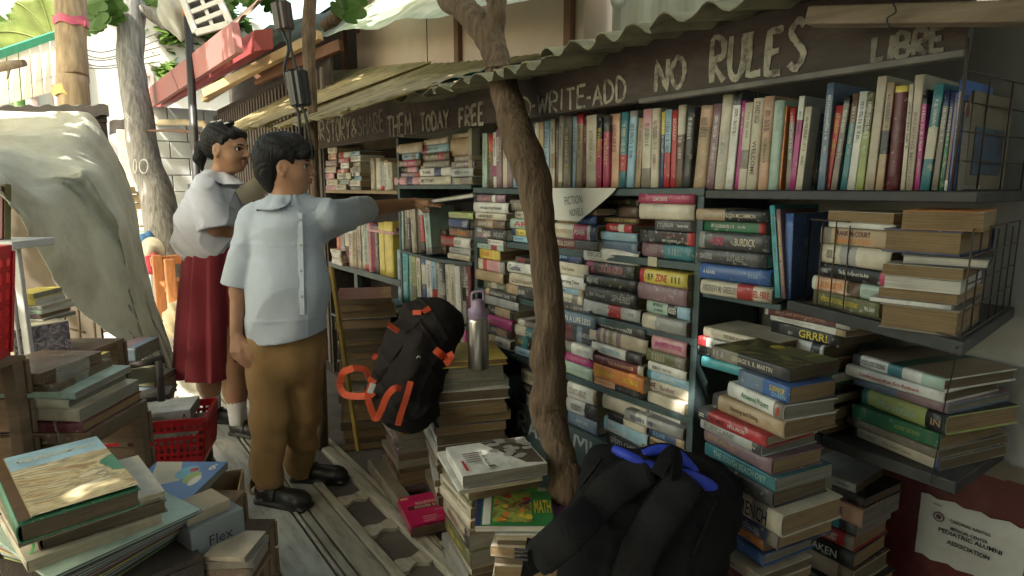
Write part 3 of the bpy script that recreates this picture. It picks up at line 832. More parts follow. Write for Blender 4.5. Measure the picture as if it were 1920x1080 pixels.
def pile(pl, pr, z, items, loc, group='books lying on the green shelves', x=FX, depth=.155, jit=True, ang=-90.0, unit='px', D=None, pyfit=None):
    """items from the bottom up: (thickness px, colour, opts)"""
    r = random.Random(int(pl * 7 + z * 1000)); n = len(items)
    for i, it in enumerate(items):
        th, c, o = it[0], it[1], dict(it[2]) if len(it) > 2 else {}
        a = o.pop('l', pl + r.uniform(-2, 2)); b = o.pop('r', pr + r.uniform(-6, 2)); xo = o.pop('x', r.uniform(-.008, .020)) + x
        pym = 352 - (z - H) * 600
        A = onx(a, pym, xo).y; B = onx(b, pym, xo).y
        if x == FX and A > YR and B < YR + .014: A += (YR + .014 - B) * .5; B = YR + .014
        if x == FX and B < YL and A > YL - .013 and A < YL + .1: A = YL - .013
        Lb = A - B
        dep = NH.dot(Vector((xo, (A + B) / 2, 0))) * 0.99
        T = th * dep / FPX if unit == 'px' else th
        da = o.pop('ang', r.uniform(-4, 4))
        up = items[i + 1][1] if i + 1 < n else None; dn = items[i - 1][1] if i else None
        look = o.pop('look', None)
        me = '%s book' % cword(c) if look is None else look
        if up is None: cand = ['%s on top of the %s' % (me, loc)]
        elif dn is None: cand = ['%s at the bottom of the %s' % (me, loc)]
        else: cand = ['%s under a %s one in the %s' % (me, cword(up), loc), '%s between %s and %s in the %s' % (me, cword(up), cword(dn), loc)]
        if look: cand.insert(0, '%s in the %s' % (me, loc))
        cand += ['%s, %s up in the %s' % (me, ORD[i], loc), '%s, %s up, %s' % (me, ORD[i], loc), '%s book, %s up, %s' % (cword(c), ORD[i], loc)]
        Dd = o.pop('D', D or depth * r.uniform(.85, 1.05))
        book(M_lie((xo, (A + B) / 2, z), ang + da), Lb, Dd, T, c, label=uniq(*cand), group=group, **o)
        z += T + 0.0006
    return z
def row(items, z, loc, group, xfun=lambda y: FX + .01, D=.16, pyscale=None):
    """upright books, left to right: (px left, px right, py top, colour, opts)"""
    n = len(items)
    for i, it in enumerate(items):
        a, b, top, c = it[:4]; o = dict(it[4]) if len(it) > 4 else {}
        py0 = 352 - (z - H) * 600
        x = xfun(onx((a + b) / 2, py0, FX).y) + o.pop('x', random.Random(i * 3 + int(z * 99)).uniform(0, .014))
        A = onx(a, py0, x); B = onx(b, py0, x); T = max(.005, A.y - B.y - .0008)
        Hh = onx((a + b) / 2, top, x).z - z
        lean = o.pop('lean', random.Random(i + 77).uniform(-1, 1.2))
        lf = items[i - 1][3] if i else None; rt = items[i + 1][3] if i + 1 < n else None
        me = '%s book' % cword(c)
        look = o.pop('look', None)
        if look: me = look
        cand = []
        if lf and rt:
            cand += ['upright %s between a %s and a %s one, %s' % (me, cword(lf), cword(rt), loc)]
        if look: cand.insert(0, '%s, %s' % (me, loc))
        cand.append('%s, %s from the left, %s' % (me, ORD[i], loc))
        # origin of the frame sits at the spine's middle
        P = Vector((x, A.y, z + Hh / 2 + max(0, abs(math.sin(math.radians(lean))) * T * (1 if lean > 0 else 0))))
        book(M_stand(P, lean), Hh, o.pop('D', D * random.Random(i).uniform(.8, 1.05)), T, c, label=uniq(*cand), group=group, **o)
# ------------------------------------------------------------------ books on the main shelf
s1, s2, s3, s4 = SH['s2'] + .0005, SH['s3'] + .0005, SH['s4'] + .0005, SH['s5'] + .0005
T_ = lambda *a: [a]
pile(888, 955, s1, [(20, 'black', dict(title=[('SLED CHINGS', .05, .5, .55, 'white'), ('AND DOG', .58, .9, .5, 'silver')])), (16, 'brown', dict(l=893, bands=[(.35, .6, 'tan')])), (13, 'cream', dict(l=893, r=951, title=[('A BODY BLAST', .08, .6, .45)])), (19, 'white', dict(l=885, r=956, x=-.012, title=[('How Glad is Your Parachute?', .2, .85, .32)])), (14, 'mauve', dict(l=890, title=[('BLACK HAWK', .05, .5, .5, 'pink')], bands=[(.55, .66, 'white')]))], 'top-left pile of the green bookshelf')
pile(960, 1004, s1, [(12, 'sky', dict(r=1010, tcol='blue')), (13, 'yellow', dict()), (19, 'mint', dict(title=[('AR', .15, .8, .6, 'red')])), (14, 'cream', dict(l=966)), (21, 'taupe', dict(l=958))], 'upper pile half hidden left of the trunk')
pile(1038, 1123, s1, [(18, 'charcoal', dict(r=1124, bands=[(.02, .5, 'maroon')], title=[('SPECIAL COUNTRY', .04, .48, .6, 'cream')])), (29, 'cream', dict(l=1036, x=-.006, hard=True, bands=[(.5, .8, 'crimson'), (.86, 1, 'navy')], title=[('PARTNERS IN', .08, .48, .28, 'tan'), ('POWER', .53, .77, .35, 'white')])), (17, 'blue', dict(l=1048, r=1118)), (12, 'brown', dict(l=1050))], 'pile under the FICTION NOVELS paper')
pile(1126, 1203, s1, [(24, 'steel', dict(r=1198, hard=True, title=[('WINTER HOUSE', .15, .85, .5, 'steel')])), (16, 'sky', dict(r=1196, title=[('CODE TO ZERO', .35, .85, .45, 'silver')])), (15, 'red', dict(l=1136, r=1188, title=[('TELL NO ONE', .15, .6, .45, 'white')])), (10, 'brown', dict(x=.05)), (20, 'brown', dict(x=.07)), (14, 'charcoal', dict(x=.09))], 'short pile right of the FICTION NOVELS paper')  # upper brown and charcoal books, set back, stand in for dark shadow
pile(1204, 1308, s1, [(29, 'mauve', dict(hard=True, bands=[(.42, 1, 'teal')], title=[('111', .2, .3, .4, 'silver'), ('I1 1 II 1', .52, .72, .5, 'silver')])), (25, 'black', dict(l=1204, bands=[(.86, 1, 'red')], title=[('DARK HOLLOW', .4, .82, .32, 'maroon', .68), ('BEST OF FRIENDS', .42, .7, .18, 'white', .25)])), (20, 'charcoal', dict(l=1228, title=[('J. CUSSLER', .05, .52, .55, 'silver'), ('Spartan Gold', .6, .88, .35, 'white')])), (30, 'cream', dict(l=1202, barsn=0, look='thick cream book with a small emblem')), (18, 'crimson', dict(l=1201, x=-.004, title=[('CLIMATE SHOCK', .27, .55, .5, 'white'), ('Goodall', .05, .2, .2, 'pink')]))], 'upper pile at the right end')
L2 = 'second-tier pile '
pile(893, 948, s2, [(16, 'olive', dict(l=908, r=950, title=[('BEDTIME STORIES', .2, .9, .4, 'silver')])), (20, 'tan', dict(r=945, barsn=0, pages='aged')), (21, 'cream', dict(r=948, bands=[(.2, .35, 'red'), (.36, .8, 'pink'), (.82, 1, 'grey')], barsn=0)), (20, 'yellow', dict(r=938, title=[('ASK GRAHAM', .1, .5, .5, 'orange')], bands=[(.55, .6, 'orange')])), (9, 'mint', dict(r=946)), (11, 'white', dict(r=950)), (11, 'mauve', dict(r=949, bands=[(.7, .9, 'white')], title=[('MILK NOTES', .25, .68, .5, 'white')]))], 'second-tier pile at the left post')
pile(955, 1008, s2, [(21, 'charcoal', dict(l=950, title=[('BELOVED', .4, .6, .4, 'white')])), (10, 'cream', {}), (13, 'cream', dict(barsn=0, x=-.004)), (20, 'white', dict(title=[('Gothic', .04, .5, .6)])), (12, 'black', dict(l=966, title=[('ELVIS', .1, .5, .7, 'red')]))], 'second-tier pile half hidden left of the trunk')
pile(1040, 1097, s2, [(27, 'cream', dict(l=1046, hard=True, title=[('VALLEY ZOO', .15, .8, .5, 'taupe')])), (11, 'sky', dict()), (25, 'white', dict(l=1046, r=1099, title=[('Marrying Time', .1, .8, .4)])), (24, 'cream', dict(r=1104, title=[('Ted Larkin', .2, .6, .3)])), (19, 'navy', dict(title=[('de Jobs', .05, .5, .5, 'sky')])), (13, 'cream', dict(r=1096))], 'second-tier pile just right of the trunk')
pile(1098, 1196, s2, [(27, 'silver', dict(hard=True, r=1200, title=[('STONE', .2, .5, .3, 'white'), ('CROW', .8, .9, .3, 'mauve')])), (29, 'charcoal', dict(hard=True, title=[('Bill Wood', .1, .42, .3, 'silver'), ('SPHERES', .55, .9, .5, 'grey')])), (23, 'black', dict(title=[('ALAN FURST', .06, .3, .5, 'white'), ('MISSION TO PARIS', .4, .78, .38, 'olive')])), (26, 'charcoal', dict(hard=True, bands=[(.04, .2, 'crimson')], title=[('CORSICAN HONOR', .27, .8, .62, 'pink')])), (27, 'white', dict(hard=True, r=1196, title=[('FOR LACE', .07, .37, .38, 'taupe'), ('AMARYLLIS', .47, .8, .25, 'silver')]))], 'second-tier pile with the pink lettered book')
pile(1205, 1310, s2, [(29, 'grey', dict(hard=True, l=1213, title=[('II', .25, .32, .4, 'silver')])), (27, 'mint', dict(hard=True, l=1215, bands=[(.5, .72, 'black'), (.73, 1, 'sky')], title=[('AMY WINSLOW', .15, .4, .26, 'black', .7), ('J.R. MOORE', .18, .4, .26, 'black', .3), ('HOUSE DEATH', .52, .7, .5, 'white')])), (34, 'mauve', dict(hard=True, x=-.008, l=1202, barsn=0, ang=-3)), (28, 'yellow', dict(x=-.012, bands=[(0, .1, 'red')], title=[('ZONE', .34, .6, .62, 'red'), ('I B P', .13, .3, .5, 'black'), ('I I I', .68, .85, .5, 'black')], look='bright yellow book with red letters'))], 'pile against the right upright')
pile(905, 963, s3, [(20, 'white', dict(l=918, title=[('WARS', .3, .7, .4)])), (20, 'charcoal', dict(l=916, bands=[(.4, .85, 'tan')])), (20, 'magenta', dict(l=912, r=962, x=-.004, title=[('Blood &', .15, .5, .35, 'pink')])), (17, 'black', dict(l=915, bands=[(.3, .85, 'tan')])), (21, 'silver', dict(l=912, r=974, title=[('OLD ROSE', .2, .7, .5, 'grey')])), (14, 'charcoal', dict(l=910, r=972))], 'third-tier pile behind the steel bottle')
pile(968, 1012, s3, [(16, 'sky', {}), (24, 'black', dict(bands=[(.3, .6, 'teal')])), (21, 'teal', dict(title=[('PATH COVE', .05, .8, .5, 'white')])), (13, 'taupe', dict(bands=[(.1, .4, 'white')]))], 'third-tier pile half hidden left of the trunk')
pile(1052, 1116, s3, [(25, 'mint', dict(title=[('JANE GREEN', .2, .8, .35, 'silver')])), (18, 'magenta', dict(r=1112, title=[('SUZANNE HUNT', .2, .8, .5, 'pink')])), (23, 'white', dict(title=[('EVEN IF I', .0, .4, .5, 'mint'), ('ABDUCTED', .5, .9, .4, 'silver')])), (34, 'charcoal', dict(bands=[(0, .3, 'maroon'), (.45, .6, 'steel')], title=[('RICHARD NORTH', .5, .95, .3, 'silver')])), (25, 'sky', dict(bands=[(0, 1, 'steel')], title=[('IN A LIFE LESS', .1, .9, .5, 'white')])), (15, 'charcoal', dict(title=[('BOLT OF LOVE', .4, .9, .4, 'cream')]))], 'third-tier pile just right of the trunk')
pile(1108, 1210, s3, [(15, 'peach', dict(l=1106, r=1200, bands=[(.52, 1, 'black')], title=[('KAREN ROBARDS', .05, .45, .4, 'orange')])), (29, 'orange', dict(l=1112, r=1208, x=-.01, title=[('Robert B. Parker', .05, .42, .45, 'yellow'), ('SPLIT IMAGE', .6, .9, .42, 'yellow')], look='vivid orange book')), (19, 'maroon', dict(r=1205, title=[('THE RAINMAKER', .35, .85, .4, 'peach')])), (21, 'white', dict(r=1205, bands=[(.7, 1, 'black')], title=[('DON WINSLOW', .2, .6, .6, 'sky')])), (30, 'beige', dict(r=1215, bands=[(.12, .2, 'mauve'), (.25, .3, 'mauve'), (.35, .42, 'taupe'), (.48, .56, 'mauve')], barsn=0)), (20, 'charcoal', dict(r=1216, hard=True, title=[('MICHAEL CONNELLY THE OVERLOOK', .04, .8, .5, 'white')], look='dark grey book with a shiny edge'))], 'pile with the vivid orange book')
pile(1220, 1309, s3, [(23, 'lime', dict(bands=[(0, 1, 'cream')], barsn=0)), (24, 'pink', dict(bands=[(0, 1, 'cream')], title=[('DAVE', .07, .25, .6, 'maroon'), ('Barefoot', .34, .68, .5, 'mauve')])), (20, 'teal', dict(l=1223, bands=[(.1, 1, 'sky')], title=[('JANE HALL', .3, .7, .5, 'white')])), (19, 'white', dict(l=1223)), (25, 'olive', dict(l=1221, bands=[(.75, 1, 'taupe')])), (30, 'magenta', dict(l=1232, bands=[(0, 1, 'pink')], title=[('JENNIFER CRUSIE', .08, .9, .45, 'magenta')]))], 'third-tier pile against the right upright')
pile(1064, 1121, s4, [(31, 'steel', dict(hard=True, r=1122, title=[('MANY LIVES', .3, .7, .25, 'silver')])), (31, 'silver', dict(r=1118, bands=[(.62, 1, 'black')])), (32, 'white', dict(hard=True, r=1117, title=[('COUNTS ABLAZE', .05, .7, .45, 'taupe')]))], 'bottom-tier pile right of the trunk')
pile(1132, 1216, s4, [(24, 'black', dict(title=[('SPEED CHESS', .1, .8, .55, 'silver')], l=1135)), (31, 'sky', dict(title=[('THE', .1, .25, .3, 'white', .72), ('AIRBORNE', .1, .55, .36, 'white', .3)], r=1218)), (14, 'cream', dict(l=1140)), (31, 'cream', dict(hard=True, l=1132, r=1214, barsn=0))], 'bottom-tier pile with the light blue book')
pile(1214, 1306, s4, [(14, 'white', dict(bands=[(.3, .4, 'red')])), (24, 'mint', dict(bands=[(0, 1, 'taupe')])), (18, 'tan', dict(bands=[(.6, 1, 'steel')])), (20, 'navy', dict(l=1208, title=[('GULLIVER', .3, .6, .5, 'sky')])), (24, 'grey', dict(l=1185, x=-.01, bands=[(.2, .4, 'white')])), (6, 'white', dict(l=1192))], 'bottom-tier pile beside the tall stack')
pile(975, 1012, s4, [(24, 'mint', {}), (22, 'maroon', {}), (26, 'cream', {}), (20, 'navy', dict(l=976))], 'bottom-tier pile behind the magazine stack')

# upright row along the top
xf = lambda y: FX + .008 if y > 1.04 else FX + .004 - (1.04 - y) * .085
top = [(905, 914, 250, 'mint'), (914, 925, 252, 'brown'), (925, 931, 248, 'white', dict(bands=[(.6, .8, 'magenta')])), (931, 942, 243, 'mauve'), (942, 951, 240, 'cream'), (951, 962, 246, 'mauve'), (962, 970, 236, 'sky'), (970, 981, 238, 'white'), (981, 990, 240, 'charcoal'),
       (990, 1003, 232, 'steel'), (1003, 1011, 230, 'maroon'), (1011, 1020, 229, 'mauve'), (1020, 1031, 227, 'sky'), (1031, 1040, 222, 'cream'), (1040, 1047, 224, 'brown'), (1047, 1056, 216, 'cream'), (1056, 1072, 216, 'taupe'), (1072, 1080, 218, 'sky'), (1080, 1093, 212, 'tan'), (1093, 1098, 220, 'maroon'),
       (1098, 1117, 216, 'cream', dict(title=[('BOTANICAL CARE', .2, .65, .4, 'taupe')])), (1117, 1127, 222, 'crimson', dict(bands=[(0, .3, 'black')])), (1130, 1142, 218, 'crimson', dict(bands=[(0, .22, 'charcoal')], title=[('PROUST', .3, .7, .5, 'peach')])), (1141, 1160, 214, 'peach', dict(bands=[(0, 1, 'peach')])), (1161, 1175, 211, 'teal'), (1176, 1191, 209, 'sky', dict(lean=2)), (1192, 1202, 222, 'tan', dict(lean=2)), (1202, 1219, 205, 'pink', dict(bands=[(0, .25, 'pink'), (.25, .75, 'cream'), (.75, 1, 'taupe')])), (1219, 1235, 204, 'cream'), (1236, 1243, 210, 'navy', dict(bands=[(0, .3, 'yellow')])), (1242, 1255, 206, 'sky', dict(bands=[(.55, 1, 'red')])), (1256, 1266, 207, 'red', dict(title=[('SCARLET', .1, .4, .5, 'cream')])), (1266, 1281, 198, 'brown', dict(bands=[(0, .35, 'cream')])), (1282, 1296, 202, 'charcoal', dict(lean=2)),
       (1304, 1327, 200, 'tan', dict(lean=4, bands=[(.05, .25, 'peach')])), (1327, 1342, 196, 'mauve', dict(lean=3.5)), (1343, 1364, 180, 'mint', dict(lean=3, bands=[(0, 1, 'cream')], title=[('THE MEMOIR SELLERS', .35, .95, .5, 'silver')])), (1363, 1378, 172, 'white', dict(lean=3)), (1380, 1387, 190, 'magenta', dict(lean=2)), (1386, 1401, 194, 'cream', dict(lean=2, title=[('hill by tab', .1, .42, .45, 'taupe')])), (1401, 1422, 186, 'cream', dict(lean=2, title=[('STAINED SAGA', .03, .28, .5, 'maroon'), ('WELCOME', .45, .85, .4, 'maroon')])), (1422, 1441, 182, 'peach', dict(lean=1)),
       (1441, 1461, 190, 'mint', dict(lean=1, title=[('Public Library', .05, .35, .5, 'grey')])), (1459, 1465, 200, 'orange', dict(lean=1)), (1472, 1482, 204, 'taupe'), (1483, 1494, 182, 'white', dict(lean=2.5, bands=[(.25, 1, 'magenta')])), (1495, 1508, 202, 'cream', dict(lean=3)), (1510, 1533, 215, 'black', dict(x=.05, title=[('KILLER', .05, .9, .4, 'orange')], look='black cover with faint orange letters')), (1534, 1548, 158, 'steel', dict(lean=1, look='tall glossy grey-blue book')), (1549, 1562, 200, 'red', dict(lean=5, look='glossy red leaning book')), (1563, 1575, 182, 'taupe', dict(lean=4)), (1580, 1592, 178, 'brown', dict(lean=3, bands=[(.3, 1, 'teal')])), (1592, 1608, 174, 'white', dict(lean=3)), (1607, 1622, 176, 'olive', dict(lean=2, bands=[(.4, 1, 'lime')])), (1624, 1642, 146, 'beige', dict(lean=1.5, barsn=0, look='tall thick beige book')), (1643, 1658, 157, 'tan', dict(lean=1)), (1661, 1686, 163, 'maroon', dict(bands=[(0, .06, 'yellow')], barsn=0, look='broad dark maroon book with a yellow top')), (1687, 1696, 160, 'cream'), (1694, 1712, 143, 'beige', dict(title=[('BANKING MOUNT', .3, .95, .4, 'taupe')], look='tall beige book with faded letters')), (1713, 1723, 170, 'magenta', dict(look='slim magenta book')), (1728, 1747, 160, 'teal', dict(lean=2, bands=[(.4, .7, 'cream')])), (1748, 1761, 172, 'taupe'), (1762, 1771, 174, 'green'), (1771, 1777, 176, 'mauve'), (1777, 1787, 152, 'blue', dict(look='bright blue book', D=.15)), (1787, 1792, 190, 'taupe', dict(D=.12))]
cnt_l = [q for q in top if q[1] <= 985]; cnt_m = [q for q in top if 985 < q[1] <= 1310]; cnt_r = [q for q in top if q[1] > 1310]
row(cnt_l, 1.2505, 'top row left of the trunk', 'books standing in the long top row', xf)
row(cnt_m, 1.2505, 'top row above the fiction paper', 'books standing in the long top row', xf)
row(cnt_r, 1.2447, 'top row under NO RULES LIBRE', 'books standing in the long top row', xf, D=.2)
# dark boxes and spines at the very end of the top row
a = onx(1812, 350, 1.33)
# ------------------------------------------------------------------ second unit
g2 = 'books on the farther shelves'
zt = 1.2625
pile(746, 790, zt, [(15, 'pink', dict(l=744, title=[('G', .4, .5, .6, 'maroon')], look='pale pink book')), (8, 'mauve', {}), (10, 'charcoal', dict(bands=[(.5, .9, 'pink')])), (12, 'brown', dict(bands=[(.3, .8, 'crimson')])), (12, 'sky', dict(l=756)), (18, 'beige', dict(barsn=0))], 'pile at the far end of the FREE shelf', g2)
pile(791, 846, zt, [(16, 'cream', dict(title=[('MY STEAMY', .05, .5, .5)])), (15, 'white', dict()), (13, 'taupe', {}), (14, 'brown', dict(bands=[(.6, .75, 'red')])), (15, 'sky', dict(bands=[(.05, .2, 'red')], look='light blue book with a red patch')), (11, 'beige', dict(barsn=0))], 'middle pile of the FREE shelf', g2)
pile(848, 889, zt, [(14, 'taupe', {}), (16, 'silver', {}), (13, 'mauve', dict(title=[('JADED', .2, .9, .5, 'white')])), (9, 'taupe', {}), (34, 'tan', dict(barsn=0, hard=True, look='thick plain tan book')), (7, 'cream', {})], 'pile left of the cream post', g2)
zt = .9365
row([(754, 760, 372, 'mint'), (762, 768, 385, 'brown'), (768, 774, 380, 'charcoal', dict(bands=[(.1, .3, 'tan')])), (774, 783, 374, 'beige', dict(lean=-3)), (783, 790, 384, 'taupe', dict(lean=-4)), (790, 798, 386, 'red', dict(lean=-6, bands=[(0, .2, 'silver'), (.75, 1, 'black')])), (799, 810, 388, 'mint', dict(lean=-7))], zt - .008, 'shelf behind the reaching hand', g2, lambda y: FX + .004, D=.14)
pile(842, 887, zt, [(11, 'cream', dict(title=[('RENDEZVOUS', .2, .9, .4, 'tan')])), (12, 'silver', dict(title=[('NEWMAN', .15, .55, .6, 'grey')], l=844)), (19, 'white', dict(l=829, hard=True, title=[('MICHAEL KNIGHT', .06, .75, .5, 'taupe')], look='white novel with grey letters')), (17, 'brown', dict(title=[('Nelson DeMille', .1, .75, .55, 'orange')])), (18, 'navy', dict(title=[('NIGHTFALL', .05, .62, .6, 'blue'), ('DEMI', .7, .95, .6, 'silver')])), (12, 'olive', dict(bands=[(0, 1, 'lime')]))], 'pile below the grasped book', g2)
row([(811, 838, 430, 'brown', dict(x=.06, title=[('MU', .75, .9, .3, 'taupe')], look='brown cover set back in the shade'))], zt, 'beside the pile below the grasped book', g2, lambda y: FX + .004)
zt = .6465
row([(752, 761, 470, 'sky'), (761, 771, 472, 'turquoise', dict(look='broad turquoise book')), (772, 778, 476, 'mint'), (778, 786, 476, 'lime', dict(lean=-2)), (786, 794, 478, 'cream', dict(lean=-2)), (796, 804, 482, 'blue', dict(lean=-3, bands=[(.15, .5, 'white')])), (804, 814, 486, 'white', dict(lean=-3)), (814, 823, 490, 'sky', dict(lean=-4)), (822, 829, 488, 'beige', dict(lean=-3)), (829, 838, 494, 'charcoal', dict(lean=-4)), (838, 848, 497, 'cream', dict(lean=-4)), (848, 858, 495, 'cream', dict(lean=-4, look='cream book with a hairline title')), (857, 866, 500, 'red', dict(lean=-3, bands=[(0, 1, 'white')])), (866, 876, 490, 'grey'), (876, 886, 492, 'maroon', dict(lean=-2))], zt, 'sagging shelf above the backpack', g2, lambda y: FX + .004, D=.17)
row([(855, 862, 612, 'maroon'), (863, 869, 613, 'mint'), (870, 877, 615, 'magenta'), (878, 886, 612, 'charcoal')], .4405, 'low shelf left of the steel bottle', g2, lambda y: FX + .01)
# ------------------------------------------------------------------ third unit
zt = 1.2355
R3 = random.Random(21)
cols = list(PAL)
def randpile(pl, pr, z, n, th, loc, grp, x=FX, pal=None, **k):
    r = random.Random(int(pl * 3 + z * 77)); pal = pal or ['cream', 'white', 'beige', 'mauve', 'tan', 'taupe', 'brown', 'charcoal', 'steel', 'silver', 'red', 'teal']
    it = []; prev = None
    for i in range(n):
        c = r.choice([q for q in pal if q != prev]); prev = c
        it.append((th * r.uniform(.75, 1.3), c, dict(l=pl + r.uniform(-3, 3), r=pr + r.uniform(-4, 4))))
    return pile(pl, pr, z, it, loc, grp, x, **k)
randpile(611, 630, zt, 7, 9.5, 'far pile with the pink top', g2, pal=['cream', 'pink', 'peach', 'beige', 'mauve'])
randpile(634, 653, zt, 7, 9, 'far pile behind the boy’s shoulder', g2, pal=['white', 'mint', 'cream', 'red', 'green', 'sky', 'beige'])
randpile(656, 676, zt, 8, 8.5, 'far pile beside the empty brown gap', g2, pal=['cream', 'charcoal', 'sky', 'white', 'brown', 'beige'])
row([(697, 704, 297, 'beige'), (706, 715, 296, 'cream', dict(barsn=0)), (715, 722, 302, 'silver'), (722, 730, 300, 'white'), (730, 737, 304, 'cream')], zt, 'far shelf above the reaching arm', g2, lambda y: FX + .01)
zt = .7705
row([(640, 647, 420, 'red'), (647, 655, 428, 'silver'), (655, 662, 424, 'maroon', dict(look='dark maroon slim book')), (662, 670, 432, 'cream'), (670, 677, 426, 'tan'), (677, 684, 420, 'beige'), (684, 690, 424, 'cream', dict(lean=-2)), (690, 697, 422, 'mint'), (697, 703, 420, 'pink', dict(lean=-2)), (703, 709, 419, 'crimson', dict(lean=-2)), (709, 716, 421, 'charcoal'), (717, 727, 418, 'yellow', dict(barsn=0, look='yellow book with a bright spine')), (727, 743, 417, 'yellow', dict(barsn=0, look='broad mustard yellow book'))], zt, 'far shelf under the reaching arm', g2, lambda y: FX + .004, D=.15)
pile(628, 650, zt, [(7, 'white', dict(x=-.02)), (7, 'cream', dict(x=-.02)), (6, 'white', dict(x=-.02)), (7, 'cream', dict(x=-.02))], 'crumpled white bundle beside the boy', g2)
pile(690, 742, 1.005, [(5, 'pink', dict(x=0, barsn=0, hard=False)), (6, 'mauve', dict(barsn=0))], 'flat pair lying over the yellow books', g2, D=.14)
# ------------------------------------------------------------------ books seen from above, stacks on the floor
def frame_q(BL, BR, TL, z, T):
    """cover corners in the photo (near-left, near-right, far-left) at height z: frame, spine length, depth"""
    a = onz(*BL, z); b = onz(*BR, z); c = onz(*TL, z)
    y = (b - a); y.z = 0; D = y.length; y.normalize(); x = Vector((y.y, -y.x, 0)); L = (c - a).length
    if x.dot(a - c) < 0: x = -x
    zz = x.cross(y)
    o = a - x * L / 2 - Vector((0, 0, T))
    M = Matrix(((x.x, y.x, 0, o.x), (x.y, y.y, 0, o.y), (0, 0, 1, o.z), (0, 0, 0, 1)))
    return M, L, D
def bookq(BL, BR, TL, z, T, col, label, group=None, **k):
    M, L, D = frame_q(BL, BR, TL, z, T)
    t = book(M, L, D, T, col, label=uniq(label), group=group, **k); return t, L, D, T
def cover_print(t, L, D, T, shapes, dz=.0009, name='cover_print'):
    """shapes on the cover, u to the right and v up (0..1): ('r',u0,v0,u1,v1,mat) or ('e',uc,vc,ru,rv,mat)"""
    mb = MB(); mats = []
    def P(u, v, k): return (L / 2 - v * L, u * D, T + dz + k * .00012)
    for k, s in enumerate(shapes):
        m = s[-1]
        if m not in mats: mats.append(m)
        mi = mats.index(m)
        if s[0] == 'r': mb.grid([[P(s[1], s[2], k), P(s[3], s[2], k)], [P(s[1], s[4], k), P(s[3], s[4], k)]], mi, False)
        elif s[0] == 'q': mb.grid([[P(*s[1], k), P(*s[2], k)], [P(*s[4], k), P(*s[3], k)]], mi, False)
        else:
            b = len(mb.v); n = 14
            for i in range(n): mb.v.append(P(s[1] + s[3] * math.cos(2 * math.pi * i / n), s[2] + s[4] * math.sin(2 * math.pi * i / n), k))
            mb.f.append(tuple(range(b, b + n))); mb.m.append(mi); mb.sm.append(False)
    return mb.build(name, mats, t)
def cover_text(t, L, D, T, s, u0, u1, v, hh, m, rot=0, dz=.0022):
    M = Matrix.Translation((L / 2 - v * L, (u0 + u1) / 2 * D, T + dz)) @ Matrix(((0, -1, 0, 0), (1, 0, 0, 0), (0, 0, 1, 0), (0, 0, 0, 1))) @ Matrix.Rotation(rot, 4, 'Z')
    return add_text('cover_lettering', s, m, t, M, (u1 - u0) * D, hh * L, .015)
def art(name, ramp, scale=4, kind='noise', dist=2.0, stretch=(1, 1, 1)):
    if name in _mats: return _mats[name]
    m = bpy.data.materials.new(name); m.use_nodes = True; _mats[name] = m
    n = m.node_tree.nodes; L = m.node_tree.links; b = n['Principled BSDF']; b.inputs['Roughness'].default_value = .55
    tc = n.new('ShaderNodeTexCoord'); mp = n.new('ShaderNodeMapping'); mp.inputs['Scale'].default_value = stretch
    tx = n.new('ShaderNodeTexNoise'); tx.inputs['Scale'].default_value = scale; tx.inputs['Detail'].default_value = 6; tx.inputs['Distortion'].default_value = dist
    cr = n.new('ShaderNodeValToRGB'); e = cr.color_ramp.elements
    while len(e) < len(ramp): e.new(.5)
    for i, (p, c) in enumerate(ramp): e[i].position = p; e[i].color = (*c, 1)
    L.new(tc.outputs['Object'], mp.inputs[0]); L.new(mp.outputs[0], tx.inputs['Vector']); L.new(tx.outputs['Fac'], cr.inputs[0]); L.new(cr.outputs[0], b.inputs['Base Color'])
    return m
def P_(c): return tmat(c)
def stack(corner, ang, items, loc, group, z0=0.0, cat='book'):
    """items bottom up: (thickness, colour, L, D, opts); corner = ground point of the near-left corner (spine side, near end)"""
    ca, sa = math.cos(math.radians(ang)), math.sin(math.radians(ang))
    r = random.Random(int(abs(corner[0]) * 977 + abs(corner[1]) * 131)); z = z0; n = len(items)
    for i, it in enumerate(items):
        T, c, L, D = it[:4]; o = dict(it[4]) if len(it) > 4 else {}
        dx = o.pop('dx', r.uniform(-.008, .008)); dy = o.pop('dy', r.uniform(-.008, .008)); a = ang + o.pop('da', r.uniform(-4, 4))
        flip = o.pop('flip', False)
        X = Vector((ca, sa, 0)); Y = Vector((-sa, ca, 0))
        p = Vector((corner[0], corner[1], z)) - X * (L / 2 + dx) + Y * dy
        look = o.pop('look', None); up = items[i + 1][1] if i + 1 < n else None
        me = look or '%s book' % cword(c)
        cand = ['%s in the %s' % (me, loc)] if look else []
        if up is None: cand.append('%s on top of the %s' % (me, loc))
        elif i == 0: cand.append('%s at the bottom of the %s' % (me, loc))
        else: cand += ['%s under a %s one in the %s' % (me, cword(up), loc)]
        cand += ['%s, %s up in the %s' % (me, ORD[i], loc), '%s, %s up, %s' % (me, ORD[i], loc)]
        if flip:
            M = Matrix.Translation(p + Y * D) @ Matrix.Rotation(math.radians(a + 180), 4, 'Z')
        else: M = M_lie(p, a)
        book(M, L, D, T, c, label=uniq(*cand), group=group, cat=cat, **o)
        z += T + .0008
    return z
GM = 'books in the tall stack by the black backpack'
